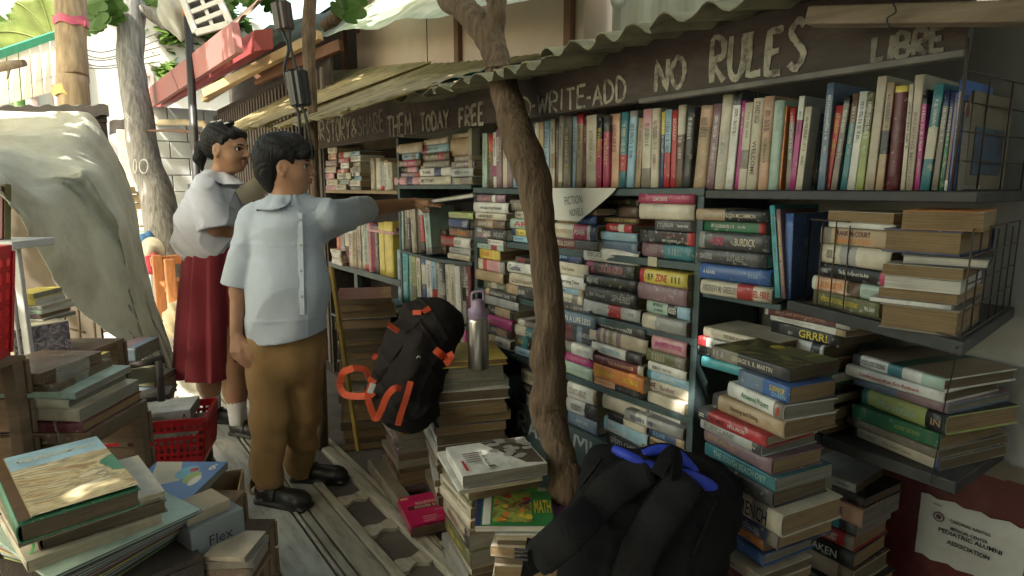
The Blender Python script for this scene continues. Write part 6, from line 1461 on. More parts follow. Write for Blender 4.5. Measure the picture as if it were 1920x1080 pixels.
# ------------------------------------------------------------------ left stall under the plastic sheet
t = thing('stall_roof', 'dark corrugated board roof over the sheeted stall on the left', 'roof', (-.2, 3.2, 1.6))
p = MB(); A = at(-70, 200, 3.4); B = at(203, 196, 3.75); G = []
for i in range(3):
    G.append([A.lerp(B, j / 30) + Vector((-.25 * i, .5 * i, -.02 * i)) + Vector((0, 0, .008 * math.sin(j * 1.6))) for j in range(31)])
p.grid(G); G2 = [[q + Vector((0, 0, -.03)) for q in row_[::-1]] for row_ in G]; p.grid(G2)
p.grid([[q + Vector((0, 0, -.065)) for q in G[0]], G[0]]); p.grid([[G[k][-1] + Vector((0, 0, -.065)) for k in range(3)], [G[k][-1] for k in range(3)]])
part('sheet', p, mat('roof_dark', (.05, .042, .032), .8, .3, 8, .2, 30), t)
p = MB(); p.bar(at(-60, 222, 3.5), at(200, 222, 3.8), .05, .05); part('beam', p, M_woodd, t, .004)
p = MB(); a = at(190, 224, 3.8); p.bar((a.x, a.y, 0), (a.x, a.y, a.z), .05, .05, up=(1, 0, 0)); part('post', p, M_woodd, t, .004)
p = MB(); p.grid([[at(205 + 60 * u, 228 + 26 * v - 14 * u, 7.6 + .3 * v) + Vector((0, 0, .012 * math.sin(12 * u))) for u in [k / 12 for k in range(13)]] for v in (0, .5, 1)])
single('corrugated_roof_sheet', p, mat('roof_grey', (.16, .15, .14), .7, .3, 8), 'small grey roof edge between the plastic sheet and the grey tree', 'roof sheet', origin=tuple(at(235, 225, 7.7)))

Ls = [[(-80, 208), (60, 211), (166, 213), (208, 268), (240, 335), (258, 410), (275, 500), (300, 590), (330, 680), (326, 755)],
      [(-80, 250), (40, 254), (150, 266), (200, 302), (224, 352), (243, 422), (264, 510), (290, 600), (320, 690), (319, 755)],
      [(-80, 286), (0, 281), (110, 318), (173, 332), (210, 385), (236, 428), (252, 520), (277, 610), (310, 695), (313, 755)],
      [(-80, 316), (0, 308), (65, 342), (124, 352), (170, 410), (203, 475), (232, 550), (266, 625), (304, 700), (308, 755)],
      [(-80, 335), (0, 333), (50, 362), (108, 400), (150, 462), (186, 532), (216, 592), (251, 642), (297, 705), (304, 755)],
      [(-80, 350), (-10, 358), (25, 388), (60, 445), (95, 512), (130, 562), (180, 606), (236, 647), (291, 692), (300, 750)]]
Ds = [[3.3, 3.35, 3.45, 3.5, 3.5, 3.45, 3.4, 3.3, 3.2, 3.1],
      [3.05, 3.1, 3.2, 3.3, 3.3, 3.3, 3.28, 3.22, 3.15, 3.08],
      [2.7, 2.75, 2.85, 2.88, 2.95, 3.0, 3.1, 3.12, 3.1, 3.06],
      [2.4, 2.45, 2.62, 2.78, 2.85, 2.9, 2.98, 3.04, 3.06, 3.05],
      [2.1, 2.15, 2.3, 2.48, 2.62, 2.74, 2.86, 2.95, 3.02, 3.05],
      [1.7, 1.8, 1.95, 2.2, 2.4, 2.55, 2.7, 2.83, 2.95, 3.05]]
rowsP = [smoothpath([at(px, py, d) for (px, py), d in zip(l, dd)], 10) for l, dd in zip(Ls, Ds)]
nc = len(rowsP[0]); cols_ = [smoothpath([rowsP[i][j] for i in range(6)], 10) for j in range(nc)]
rt = random.Random(3); G = []
for j, c in enumerate(cols_):
    o = []
    for i, q in enumerate(c):
        u = i / (len(c) - 1); v = j / (nc - 1)
        f = .020 * (1 - abs(math.sin(u * 9 + 2.2 * math.sin(v * 3.1)))) ** 3 + .014 * (1 - abs(math.sin(u * 17 + v * 6 + 1.6 * math.sin(v * 7)))) ** 4 + .012 * (1 - abs(math.sin(v * 13 - u * 8 + 1.2 * math.sin(u * 11)))) ** 5 * (1.1 - v) + .010 * (1 - abs(math.sin(v * 21 + u * 15))) ** 6 + .003 * math.sin(u * 57 + v * 23) + .009 * v * (1 - abs(math.sin(u * 23 + v * 5 + 1.3 * math.sin(v * 6)))) ** 3
        bx = max(0, min(1, (v - .27) * 14)) * max(0, min(1, (.74 - v) * 8)); f += bx * (.030 * math.exp(-((u - .40) / .030) ** 2) - .016 * math.exp(-((u - .52) / .07) ** 2)) + .022 * math.exp(-((v - .335) / .012) ** 2) * max(0, 1 - abs(u - .5) / .16)
        o.append(q - NH * f * 1.8 * (1.1 - .4 * v) + Vector((0, 0, f * .7)))
    G.append(o)
M_tarp = mat('plastic_sheet', (.54, .55, .475), .55, .14, 4, .9, 16, stain=(.34, .32, .25), stain_amt=.6, stain_scale=3.0, trans=.32, rvar=.12)
p = MB(); p.grid(G)
p.grid([[q + NH * .003 for q in row_[::-1]] for row_ in G])
single('plastic_sheet', p, M_tarp, 'dusty greenish-white plastic sheet draped over the book stall on the left', 'tarpaulin', origin=tuple(at(150, 400, 2.9)))
# dim racks behind
t = thing('rack_frame', 'dark rusty wire rack in the shade under the plastic sheet', 'rack', at(180, 640, 2.75))
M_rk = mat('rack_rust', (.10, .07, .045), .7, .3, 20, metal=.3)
p = MB()
for px, py0 in ((65, 548), (85, 545), (118, 540), (145, 550), (175, 590)): p.tube([at(px, py0, 3.0), at(px + 8, 680, 3.0)], .006, 6)
for py in (550, 616, 680): p.tube([at(50, py, 3.0), at(118, py - 3, 3.0), at(130 + (py - 550) * .45, py + 8, 3.0)], .006, 6)
part('bars', p, M_rk, t)
p = MB()
for px in (70, 175): q = at(px, 690, 3.02); p = MB(); p.bar((q.x, q.y, 0), (q.x, q.y, q.z + .1), .03, .03, up=(1, 0, 0)); part('leg', p, M_rk, t)
p = MB(); c = at(20, 590, 3.42); p.box((c.x, c.y, .66), (1.0, .02, 1.32), rotz(-YAW)); part('back_panel', p, mat('added_shade_panel', (.07, .055, .036), .9, .3, 4), t)  # dark panel added to darken the opening under the plastic sheet
GL = 'books and boards piled under the plastic sheet'
def lpile(pl, pr, py_bot, dep, items, loc, ang=None, seed=0, D=.2):
    """pile facing the viewer: items from the bottom (thickness px, colour, opts); foot at photo row py_bot"""
    r = random.Random(seed + pl); base = at((pl + pr) / 2, py_bot, dep); z = base.z; n = len(items)
    a0 = math.degrees(-YAW) if ang is None else ang
    for i, it in enumerate(items):
        th, c = it[:2]; o = dict(it[2]) if len(it) > 2 else {}
        l_, r_ = o.pop('l', pl + r.uniform(-4, 4)), o.pop('r', pr + r.uniform(-4, 4)); T = th * dep / FPX; L = (r_ - l_) * dep / FPX
        q = at((l_ + r_) / 2, py_bot, dep); look = o.pop('look', None); me = look or '%s book' % cword(c); up = items[i + 1][1] if i + 1 < n else None
        cand = (['%s in the %s' % (me, loc)] if look else []) + (['%s under a %s one in the %s' % (me, cword(up), loc)] if up else ['%s on top of the %s' % (me, loc)]) + ['%s, %s up in the %s' % (me, ORD[i], loc)]
        book(M_lie((q.x, q.y, z), a0 + o.pop('da', r.uniform(-4, 4))), L, o.pop('D', D), T, c, label=uniq(*cand), group=GL, **o); z += T + .001
    return z
zf = dict(pages='grey', barsn=0)
def support(px0, px1, py, dep, lab, depth=.3, m=None, nm='crate'):
    """a box from the ground up to the underside of a pile"""
    c = at((px0 + px1) / 2, py, dep); w_ = (px1 - px0) * dep / FPX
    t = thing(nm, lab, 'crate', (c.x, c.y, 0)); R = rotz(-YAW); ctr = Vector((c.x, c.y, c.z / 2 - .004)) + R @ Vector((0, depth / 2, 0))
    M_ = m or mat('crate_wood', (.15, .10, .06), .85, .3, 6, .3, 40, stretch=(1, 1, 6)); h_ = c.z - .008; ns = max(3, int(h_ / .11))
    p = MB()
    for s in (-1, 1):
        for k in range(ns): p.box(ctr + R @ Vector((0, s * depth / 2, -h_ / 2 + h_ * (k + .5) / ns)), (w_, .015, h_ / ns * .86), R)
    part('slats', p, M_, t, .002)
    for sx in (-1, 1):
        for sy in (-1, 1): p = MB(); p.box(ctr + R @ Vector((sx * (w_ / 2 - .02), sy * (depth / 2 - .03), 0)), (.035, .035, h_), R); part('post', p, M_, t, .002)
    p = MB(); p.box(ctr + R @ Vector((0, 0, h_ / 2 - .002)), (w_ * .98, depth * .98, .012), R); part('top_board', p, M_, t)
    return t
support(155, 282, 758, 2.86, 'slatted wooden crate under the dim tray of boards', .16)
lpile(160, 290, 757, 2.86, [(10, 'steel', dict(zf)), (22, 'lime', dict(zf, bands=[(.5, 1, 'steel')], look='green and grey-blue board')), (12, 'olive', dict(zf))], 'dim tray under the plastic sheet')
t = thing('wooden_tray', 'dark wooden tray with a pole-like rim under the plastic sheet', 'tray', at(230, 690, 2.5))
p = MB(); p.tube([at(160, 712, 2.42), at(306, 673, 2.62)], [.018, .02], 8); p.tube([at(298, 678, 2.55), at(303, 752, 2.5)], .014, 8); part('rim', p, M_woodd, t)
p = MB(); p.bar(at(165, 716, 2.44), at(292, 700, 2.58), .03, .07); part('front_board', p, mat('board_olive', (.18, .17, .11), .7, .2, 8), t, .004)
for k, (px, py, w_, h_, c) in enumerate(((190, 690, 50, 22, 'charcoal'), (222, 672, 22, 30, 'mauve'), (248, 668, 16, 26, 'steel'), (166, 680, 26, 30, 'olive'))):
    lpile(px - w_ / 2, px + w_ / 2, py + 10, 2.62, [(h_, c, dict(zf, barsn=0))], 'dark wooden tray', seed=k)
# large old books under clear plastic, left edge
support(-60, 158, 836, 1.75, 'slatted wooden crate under the plastic-wrapped old books', .32)
lpile(-40, 165, 835, 1.75, [(24, 'brown', dict(zf, pages='dark', r=172, D=.28)), (20, 'maroon', dict(zf, pages='aged', r=160, D=.28)), (24, 'beige', dict(pages='grey', barsn=0, r=156, D=.28, hard=False, bow=.006)), (18, 'cream', dict(pages='grey', barsn=0, r=138, D=.27, bow=.006)), (13, 'mint', dict(pages='grey', barsn=0, r=150, D=.27, bow=.004)), (16, 'brown', dict(pages='dark', barsn=0, r=120, D=.26)), (22, 'brown', dict(pages='dark', barsn=0, r=98, hard=True, D=.24, look='dark open-backed old book'))], 'plastic-wrapped old pile at the left edge', seed=3)
M_film = mat('clear_film', (.5, .52, .47), .12, .1, 5, .4, 20, alpha=.32)
p = MB(); G = [[at(104 + 60 * u + 4 * math.sin(v * 9), 690 + 150 * v - 20 * u, 1.735 + .12 * u) - NH * .006 * math.sin(u * 17 + v * 11) for u in [k / 12 for k in range(13)]] for v in [k / 14 for k in range(15)]]; p.grid(G)
single('plastic_film', p, M_film, 'crinkled clear plastic film hanging over the old pile at the left edge', 'plastic', origin=tuple(at(130, 760, 1.75)))
# white stand, red crate, small boxes
DS = 2.0
t = thing('plastic_stand', 'white plastic stand with a flat rim at the left edge', 'stand', at(10, 600, DS))
p = MB(); p.box(at(2, 456, DS), (.22, .18, .026), rotz(-YAW)); part('rim', p, M_pl, t, .004)
for px, off in ((8, -.04), (29, -.03), (-30, .05), (22, .05)):
    p = MB(); a = at(px, 465, DS + off); b = a.copy(); b.z = 0; p.bar(a, b, .024, .018, up=NH); part('leg', p, M_pl, t, .003)
M_redp = mat('plastic_red', (.48, .02, .025), .35, .12, 8)
t = thing('plastic_crate', 'tall red slotted plastic crate standing at the left edge', 'crate', at(-20, 600, 1.4))
DC = 1.5; q0, q1, q2, q3 = at(-210, 482, DC), at(-58, 486, DC), at(-62, 700, DC), at(-210, 700, DC); q2.z = q3.z = .5 * (q2.z + q3.z); bk = NH * .2 - _cr * .06
for A4 in ((q3, q2, q1, q0), (q3 + bk, q2 + bk, q1 + bk, q0 + bk), (q2, q2 + bk, q1 + bk, q1), (q3, q3 + bk, q0 + bk, q0)):
    a_, b_, c_, d_ = A4; p = MB(); nn = (b_ - a_).cross(d_ - a_).normalized(); nx_, nz_ = 5, 6
    for i in range(nx_ + 1): u = i / nx_; p.bar(a_.lerp(b_, u), d_.lerp(c_, u), .022, .008, up=nn)
    for k in range(nz_ + 1): v = k / nz_; p.bar(a_.lerp(d_, v), b_.lerp(c_, v), .0085, .016 if 0 < k < nz_ else .034, up=nn) if False else p.bar(a_.lerp(d_, v), b_.lerp(c_, v), .016 if 0 < k < nz_ else .034, .0086, up=nn)
    part('side', p, M_redp, t)
p = MB(); p.poly_prism([q3, q2, q2 + bk, q3 + bk], Vector((0, 0, .008))); part('floor', p, M_redp, t, recalc=True)
_z = q2.z; support(-208, -64, 702, DC, 'slatted wooden crate under the red crate at the left edge', .19)
p = MB(); p.bar(at(5, 350, 1.98), at(4, 449, 1.98), .03, .035, up=NH); p.bar(at(12, 345, 1.98), at(11, 449, 1.98), .014, .024, up=NH, mi=1); single('folder', p, [tmat('maroon'), tmat('olive')], 'upright red and olive folder edges above the white stand', 'folder', bevel=.002, origin=tuple(at(8, 400, 1.98)))
support(10, 130, 672, 2.05, 'slatted wooden crate under the white patterned box', .3)
t = thing('cardboard_box', 'white carton with a patterned purple end, left edge', 'box', at(60, 640, 2.05))
c = at(50, 640, 2.05); R = rotz(-YAW - .5); p = MB(); p.box((c.x, c.y + .08, c.z), (.2, .17, .105), R); part('body', p, mat('carton_cream', (.42, .38, .27), .7, .12, 8), t, .003)
p = MB(); p.box(Vector((c.x, c.y + .08, c.z)) + R @ Vector((.1015, 0, 0)), (.002, .165, .1), R); part('label_panel', p, art('carton_print', [(.4, (.10, .08, .11)), (.55, (.28, .25, .28)), (.65, (.42, .40, .36))], 30), t)
lpile(24, 80, 606, 2.12, [(8, 'white', dict(zf)), (8, 'mauve', dict()), (8, 'mint', dict()), (7, 'silver', {}), (12, 'yellow', dict(bands=[(0, 1, 'yellow')], tcol='black', r=70)), (10, 'yellow', dict(zf, r=68, look='plain yellow box-like book'))], 'small pile on the white carton', D=.15)
lpile(98, 136, 720, 1.95, [(14, 'cream', dict(zf)), (12, 'steel', dict(zf, bands=[(.6, 1, 'yellow')])), (10, 'yellow', dict(zf, l=118, r=148))], 'little pile right of the old books', D=.16)
# red basket with the dictionary
t = thing('plastic_basket', 'red plastic basket with square holes on the deck', 'basket', (.2, 2.7, 0))
fl, fr_ = at(186, 872, 2.36), at(382, 868, 2.46); tl, tr_ = at(180, 800, 2.36), at(384, 796, 2.46)
nh = Vector((-(fr_ - fl).y, (fr_ - fl).x, 0)).normalized(); dpt = .24; fl.z = fr_.z = .5 * (fl.z + fr_.z); tl.z = tr_.z = .5 * (tl.z + tr_.z)
hB = tl.z - fl.z; zB = fl.z
def side(a, b, c, d, nx_, nz_):
    p = MB()
    for i in range(nx_ + 1): u = i / nx_; p.bar(a.lerp(b, u), d.lerp(c, u), .012, .008, up=nh)
    for k in range(nz_ + 1): v = k / nz_; p.bar(a.lerp(d, v), b.lerp(c, v), .008, .012 if 0 < k < nz_ else .03)
    return p
bk = nh * dpt
part('side', side(fl, fr_, tr_, tl, 16, 5), M_redp, t); part('side', side(fl + bk, fr_ + bk, tr_ + bk, tl + bk, 16, 5), M_redp, t)
part('side', side(fr_, fr_ + bk, tr_ + bk, tr_, 9, 5), M_redp, t); part('side', side(fl, fl + bk, tl + bk, tl, 9, 5), M_redp, t)
p = MB(); p.poly_prism([fl, fr_, fr_ + bk, fl + bk], Vector((0, 0, .01))); part('floor', p, M_redp, t, recalc=True)
p = MB(); p.box((fl + fr_) / 2 + bk / 2 + Vector((0, 0, hB * .42)), ((fr_ - fl).length * .92, dpt * .9, hB * .7), rotz(-math.atan2(nh.x, nh.y))); single('paper_bundle', p, mat('paper_dim', (.25, .23, .19), .9, .3, 20), 'bundle of dim papers filling the red basket', 'papers', origin=tuple(fl))
aa = math.degrees(math.atan2((fr_ - fl).y, (fr_ - fl).x))
q = (tl + tr_) / 2 + nh * .03 - (fr_ - fl).normalized() * .05
book(M_lie((q.x, q.y, tl.z - .008), aa, 0, -2), .37, .17, .045, 'white', hard=False, pages='grey', bands=[(0, .12, 'lime')], title=[('DICTIONARY OF CIVILIZATION', .2, .75, .35, 'olive'), ('A', .92, .96, .4, 'black')], tcol='olive', label=uniq('long white dictionary with a green end across the red basket'), group=None)
book(M_lie((q.x - .02, q.y + .17, tl.z + .02), aa + 6, 0, -4), .3, .13, .03, 'black', pages='dark', barsn=0, label=uniq('black ledger lying behind the long dictionary'), group=None)
book(M_lie((q.x - .20, q.y + .1, tl.z), aa + 70), .2, .14, .04, 'mint', pages='grey', barsn=0, label=uniq('pale green folder at the left of the long dictionary'), group=None)
_c = (fl + fr_) / 2 + bk / 2; t = thing('crate', 'low dark crate under the red plastic basket', 'crate', (_c.x, _c.y, 0)); _R = rotz(math.radians(aa))
p = MB(); p.box((_c.x, _c.y, zB - .012), ((fr_ - fl).length * .95, dpt * .95, .016), _R); part('top_board', p, M_woodd, t)
for k in range(2):
    for s in (-1, 1): p = MB(); p.box(Vector((_c.x, _c.y, (zB - .02) * (k + .5) / 2)) + _R @ Vector((0, s * dpt * .45, 0)), ((fr_ - fl).length * .93, .014, (zB - .02) * .42), _R); part('slat', p, M_woodd, t, .002)
for sx in (-1, 1):
    for s in (-1, 1): p = MB(); p.box(Vector((_c.x, _c.y, (zB - .02) / 2)) + _R @ Vector((sx * (fr_ - fl).length * .42, s * dpt * .36, 0)), (.03, .03, zB - .02), _R); part('post', p, M_woodd, t)
# the pile at the very front
GN = 'books in the big pile at the front left'
zc = .575
M_f1, Lf, Df = frame_q((35, 985), (263, 915), (12, 862), zc, .042)
yA = math.degrees(math.atan2(M_f1[1][0], M_f1[0][0]))
fv = Vector((M_f1[0][0], M_f1[1][0], 0)); dv = Vector((M_f1[0][1], M_f1[1][1], 0)); o1 = M_f1.translation.copy()
tk = book(M_f1, Lf, Df, .042, 'green', hard=True, pages='dark', barsn=0, warp=.006, label=uniq('hardback with a painted crowd on its green-headed cover, front left'), group=GN, cover=None)
M_cr = art('cover_crowd', [(.25, (.09, .05, .03)), (.38, (.30, .20, .09)), (.46, (.50, .42, .24)), (.54, (.20, .17, .09)), (.62, (.56, .50, .34)), (.75, (.40, .28, .16))], 9, dist=2.4, stretch=(1.6, .6, 1))
cp = cover_print(tk, Lf, Df, .042, [('q', (.1, .72), (1, .72), (1, .02), (.1, .02), M_cr), ('q', (.1, .98), (1, .98), (1, .72), (.1, .72), art('cover_sky', [(.42, (.012, .045, .025)), (.62, (.05, .11, .06)), (.78, (.26, .32, .22))], 8)), ('r', .0, .0, .09, .98, mat('cover_edge', (.10, .06, .03), .4, .4, 20)), ('r', .095, .0, .103, .98, tmat('tan'))], dz=.0068)
cover_text(tk, Lf, Df, .042, 'THE ANAWIM WAY', .16, .93, .84, .055, tmat('cream'), dz=.0082)
z_ = zc - .042
def under(T, c, L, D, du, dd, lab, da=0, **k):
    global z_
    z_ -= T + .001
    p = o1 + fv * du + dv * dd; p.z = z_
    return book(Matrix.Translation(p) @ Matrix.Rotation(math.radians(yA + da), 4, 'Z'), L, D, T, c, label=uniq(lab), group=GN, **k)
under(.012, 'cream', .27, .27, .015, .015, 'thin cream folder under the painted hardback', -3, pages='cream', barsn=0, hard=False)
under(.012, 'beige', .285, .275, .02, -.005, 'cream open covers with a green bookmark ribbon', 2, pages='cream', barsn=0, hard=True)
under(.030, 'brown', .25, .245, .02, .045, 'plain brown book block in the front pile', -4, pages='dark', barsn=0, hard=True)
under(.026, 'cream', .28, .26, .03, .0, 'cream dog-eared book at the foot of the front pile', 3, pages='cream', barsn=0, hard=False, warp=.004)
t = thing('bookmark_ribbon', 'green ribbon hanging from the front pile', 'ribbon', o1); p = MB(); a = onz(55, 985, .53); p.ribbon(smoothpath([a, a + Vector((0, -.01, -.012)), a + Vector((.004, -.02, -.04)), a + Vector((-.004, -.022, -.055))], 4), .006, _cr, .001); part('ribbon', p, mat('ribbon_green', (.03, .28, .06), .5), t)
# pale green folders fanned under it
tf = None
cols2 = ['mint', 'charcoal', 'silver', 'mint', 'grey', 'pink', 'charcoal', 'yellow', 'silver', 'mint', 'charcoal', 'lime']
zf0 = z_; kk = 0
q_ = o1 + dv * .16 + fv * .02; zb_ = zf0 - 12 * .0082 - .004; _R = Matrix((dv, -fv, Vector((0, 0, 1)))).transposed()
t = thing('crate', 'slatted wooden crate at the front left under the fanned folders', 'crate', (q_.x, q_.y, 0))
p = MB(); p.box((q_.x, q_.y, zb_ - .008), (.36, .34, .014), _R); part('top_board', p, M_woodd, t)
for k in range(3):
    p = MB(); p.box(Vector((q_.x, q_.y, zb_ * (k + .5) / 3 - .008)) + fv * .165, (.36, .015, zb_ / 3 * .85), _R); part('slat', p, M_woodd, t, .002)
for sx in (-1, 1):
    for sy in (-1, 1): p = MB(); p.box(Vector((q_.x, q_.y, zb_ / 2 - .01)) + dv * sx * .155 + fv * sy * .13, (.035, .035, zb_ - .02), _R); part('post', p, M_woodd, t)
for i in range(12):
    T = .0075; zq = zf0 - (i + 1) * (T + .0006)
    p = o1 + fv * (.06 - .004 * i) + dv * (.0 + .006 * i); p.z = zq
    book(Matrix.Translation(p) @ Matrix.Rotation(math.radians(yA + 12 + i * 1.3), 4, 'Z'), .33, .33, T, cols2[i], hard=True, pages='dark' if i % 2 else 'grey', barsn=0, bow=.0, label=uniq('%s folder, %s from the top of the fan below the front pile' % (cword(cols2[i]), ORD[i])), group='folders fanned below the front pile', name='folder', cat='folder')
# comic with a 6, cartons with a word
support(262, 400, 985, 1.62, 'slatted wooden crate under the blue picture book', .2)
tq = bookq((184, 952), (338, 952), (256, 868), at(338, 952, 1.62).z, .022, 'blue', 'blue picture book with a white 6 in its corner', None, barsn=0, pages='grey', hard=False)
cover_print(*tq, [('r', 0, 0, 1, 1, mat('cov_blue', (.06, .17, .40), .35, .2, 12)), ('q', (0, 1), (.36, 1), (.62, .55), (.3, .4), mat('cov_cream', (.5, .45, .33), .4)), ('e', .60, .74, .14, .16, mat('cov_cyan', (.12, .36, .48), .4)), ('e', .74, .62, .10, .14, tmat('lime')), ('e', .66, .80, .06, .05, tmat('red')), ('e', .82, .55, .06, .12, tmat('white')), ('e', .4, .3, .1, .08, mat('cov_lime', (.1, .42, .08), .4))])
cover_text(*tq, '6', .84, .93, .86, .16, tmat('white'))
t = thing('cardboard_box', 'grey carton printed with the dark word Flex on its side', 'box', at(415, 1000, 1.62))
a = at(365, 1030, 1.55); b = at(458, 1028, 1.66); u = (b - a); u.z = 0; u.normalize(); n_ = Vector((-u.y, u.x, 0)); L_ = (b - a).length; c = (a + b) / 2 + n_ * .07; h_ = .085
Rb = Matrix((u, n_, Vector((0, 0, 1)))).transposed(); cz = onp(411, 1001, (a + b) / 2).z
p = MB(); p.box((c.x, c.y, cz), (L_, .14, h_), Rb); part('body', p, mat('carton_grey', (.22, .24, .25), .7, .12, 8), t, .003)
p = MB(); p.box(Vector((c.x, c.y, cz + .045)) + Rb @ Vector((-.01, .0, .012)), (L_ * .8, .1, .03), Rb); part('flap', p, mat('flap_tan', (.40, .34, .24), .8, .2, 8), t, .003)
add_text('lettering', 'Flex', M_ink, t, t.matrix_basis.inverted() @ Matrix.Translation(Vector((c.x, c.y, cz)) + Rb @ Vector((.005, -.0712, -.008))) @ Matrix(((u.x, 0, -n_.x, 0), (u.y, 0, -n_.y, 0), (0, 1, 0, 0), (0, 0, 0, 1))), .062, .028, .0)
support(352, 470, 1036, 1.66, 'slatted wooden crate under the grey carton', .18)
t = thing('cardboard_box', 'open tan carton behind the grey one', 'box', at(400, 940, 1.75))
c = at(405, 950, 1.85); p = MB()
for s in (-1, 1): p.box(Vector((c.x, c.y, c.z)) + rotz(-.3) @ Vector((s * .07, 0, 0)), (.006, .2, .13), rotz(-.3)); p.box(Vector((c.x, c.y, c.z)) + rotz(-.3) @ Vector((0, s * .1, 0)), (.14, .006, .13), rotz(-.3))
p.box((c.x, c.y, c.z - .06), (.14, .2, .006), rotz(-.3)); part('body', p, mat('carton_tan', (.32, .21, .10), .8, .2, 7, .1, 40), t, .002)
p = MB(); p.box((c.x, c.y, (c.z - .07) / 2), (.15, .2, c.z - .07), rotz(-.3)); single('wooden_block', p, M_woodd, 'dark block under the open tan carton', 'block', origin=(c.x, c.y, .1))
lpile(384, 472, 1082, 1.55, [(16, 'orange', dict(zf, bands=[(0, 1, 'brown')])), (14, 'taupe', dict(zf)), (10, 'beige', dict(zf, r=462))], 'low pile in the bottom corner by the grey carton', D=.12)
support(382, 474, 1086, 1.55, 'small slatted crate in the bottom corner', .12)
# fiction novels paper
t = thing('paper_sign', 'curling white paper sign lettered FICTION NOVELS pinned to the top shelf', 'sign', onx(1095, 352, 1.385))
TLp, TRp, BLp = onx(1036, 353, 1.392), onx(1156, 353, 1.392), onx(1034, 412, 1.392)
ou = [(0, 0), (1, 0), (.86, .42), (.62, .72), (.50, 1.0), (.28, .98), (.06, .92), (-.03, .5)]
def pp(u, v): return Vector((1.392 - .012 * math.sin(v * 2.2) - .02 * max(0, u - .6) * v, TLp.y + (TRp.y - TLp.y) * u, TLp.z + (BLp.z - TLp.z) * v + .001))
p = MB(); G = []
for i in range(9):
    v = i / 8
    e = 1.0 - .52 * v ** 1.3; s = -.03 * math.sin(v * 3) ; G.append([pp(s + (e - s) * j / 10, v) for j in range(11)])
p.grid(G); part('sheet', p, mat('paper_sign', (.62, .61, .54), .7, .06, 6, .05, 20), t)
def ppM(u, v):
    q = pp(u, v) + Vector((-.0045, 0, 0)); return t.matrix_basis.inverted() @ Matrix.Translation(q) @ MW @ Matrix.Rotation(.10, 4, 'Z')
add_text('lettering', 'FICTION', M_ink, t, ppM(.40, .36), .088, .027, -.01); add_text('lettering', 'NOVELS', M_ink, t, ppM(.46, .72), .066, .024, -.01)
# ------------------------------------------------------------------ the two pupils
M_skin = mat('skin', (.36, .19, .11), .5, .10, 14, .08, 80, spec=.4)
M_lip = mat('skin_lip', (.27, .115, .08), .4, .1, 20)
M_hair = mat('hair_black', (.009, .008, .008), .62, .3, 60, .5, 160, stretch=(1, 1, .25), spec=.25)
M_eye = mat('eye_white', (.6, .57, .53), .2, .02); M_iris = mat('eye_dark', (.012, .008, .006), .15, .02)
M_shirt = mat('shirt_blue', (.43, .485, .56), .8, .05, 8, .85, 11, sheen=.2, stretch=(1, 1, .6))
M_blouse = mat('blouse_lilac', (.60, .61, .68), .8, .05, 8, .85, 11, sheen=.2, stretch=(1, 1, .6))
M_khaki = mat('trouser_khaki', (.29, .17, .065), .8, .12, 6, .8, 12)
M_skirt = mat('skirt_red', (.21, .009, .022), .75, .12, 6, .15, 140, sheen=.2)
M_shoe = mat('shoe_black', (.014, .013, .013), .38, .3, 12, .1, 60)
M_sock = mat('sock_white', (.66, .66, .68), .9, .06, 10, .3, 120, stretch=(1, 1, 4))
M_tie = mat('hair_tie', (.60, .28, .24), .6, .1)
M_pin = mat('hair_clip', (.45, .45, .42), .3, .1)
UP = Vector((0, 0, 1))
def head(V, c, f, s=1.0, wide=1.0):
    """skull, face, ears, centred at c (between the ears), looking along f; s = 1 for a 0.205 m head"""
    f = Vector(f).normalized(); l = UP.cross(f).normalized(); u = f.cross(l)
    R = Matrix((f, l, u)).transposed()
    def W(x, y, z): return Vector(c) + R @ (Vector((x, y * wide, z)) * s)
    V.ell(W(-.012, 0, .038), (.094 * s, .076 * s * wide, .082 * s), R, .01)
    V.ell(W(.025, 0, -.018), (.062 * s, .062 * s * wide, .082 * s), R, .035)
    V.ell(W(.050, 0, -.078), (.028 * s, .030 * s, .022 * s), R, .03)      # chin
    for sg in (-1, 1):
        V.ell(W(.052, sg * .036, -.030), (.026 * s, .024 * s, .026 * s), R, .025)     # cheek
        V.cap(W(-.005, sg * .052, -.035), W(.035, sg * .024, -.078), .016 * s, .014 * s, .025)   # jaw
        V.ell(W(.080, sg * .031, .004), (.014 * s, .016 * s, .009 * s), R, .012, sub=True)      # eye hollow
        V.cap(W(.086, sg * .014, .021), W(.074, sg * .048, .021), .006 * s, .005 * s, .016)      # brow
        V.ell(W(-.008, sg * .071, -.006), (.020 * s, .008 * s, .030 * s), R @ Matrix.Rotation(.25, 3, 'Y'), .006)
        V.ell(W(-.002, sg * .080, -.002), (.011 * s, .006 * s, .017 * s), R, .005, sub=True)
        V.ell(W(-.004, sg * .074, -.030), (.007 * s, .006 * s, .009 * s), R, .006)
    V.cap(W(.090, 0, .008), W(.106, 0, -.022), .007 * s, .011 * s, .012)      # nose
    for sg in (-1, 1): V.ell(W(.095, sg * .011, -.026), (.010 * s, .008 * s, .007 * s), R, .008)
    V.cap(W(.092, -.014, -.049), W(.092, .014, -.049), .0065 * s, .0065 * s, .008)     # lips
    V.cap(W(.089, -.012, -.060), W(.089, .012, -.060), .0065 * s, .0065 * s, .008)
    V.cap(W(.099, -.02, -.0545), W(.099, .02, -.0545), .0022 * s, .0022 * s, .003, sub=True)
    return W, R
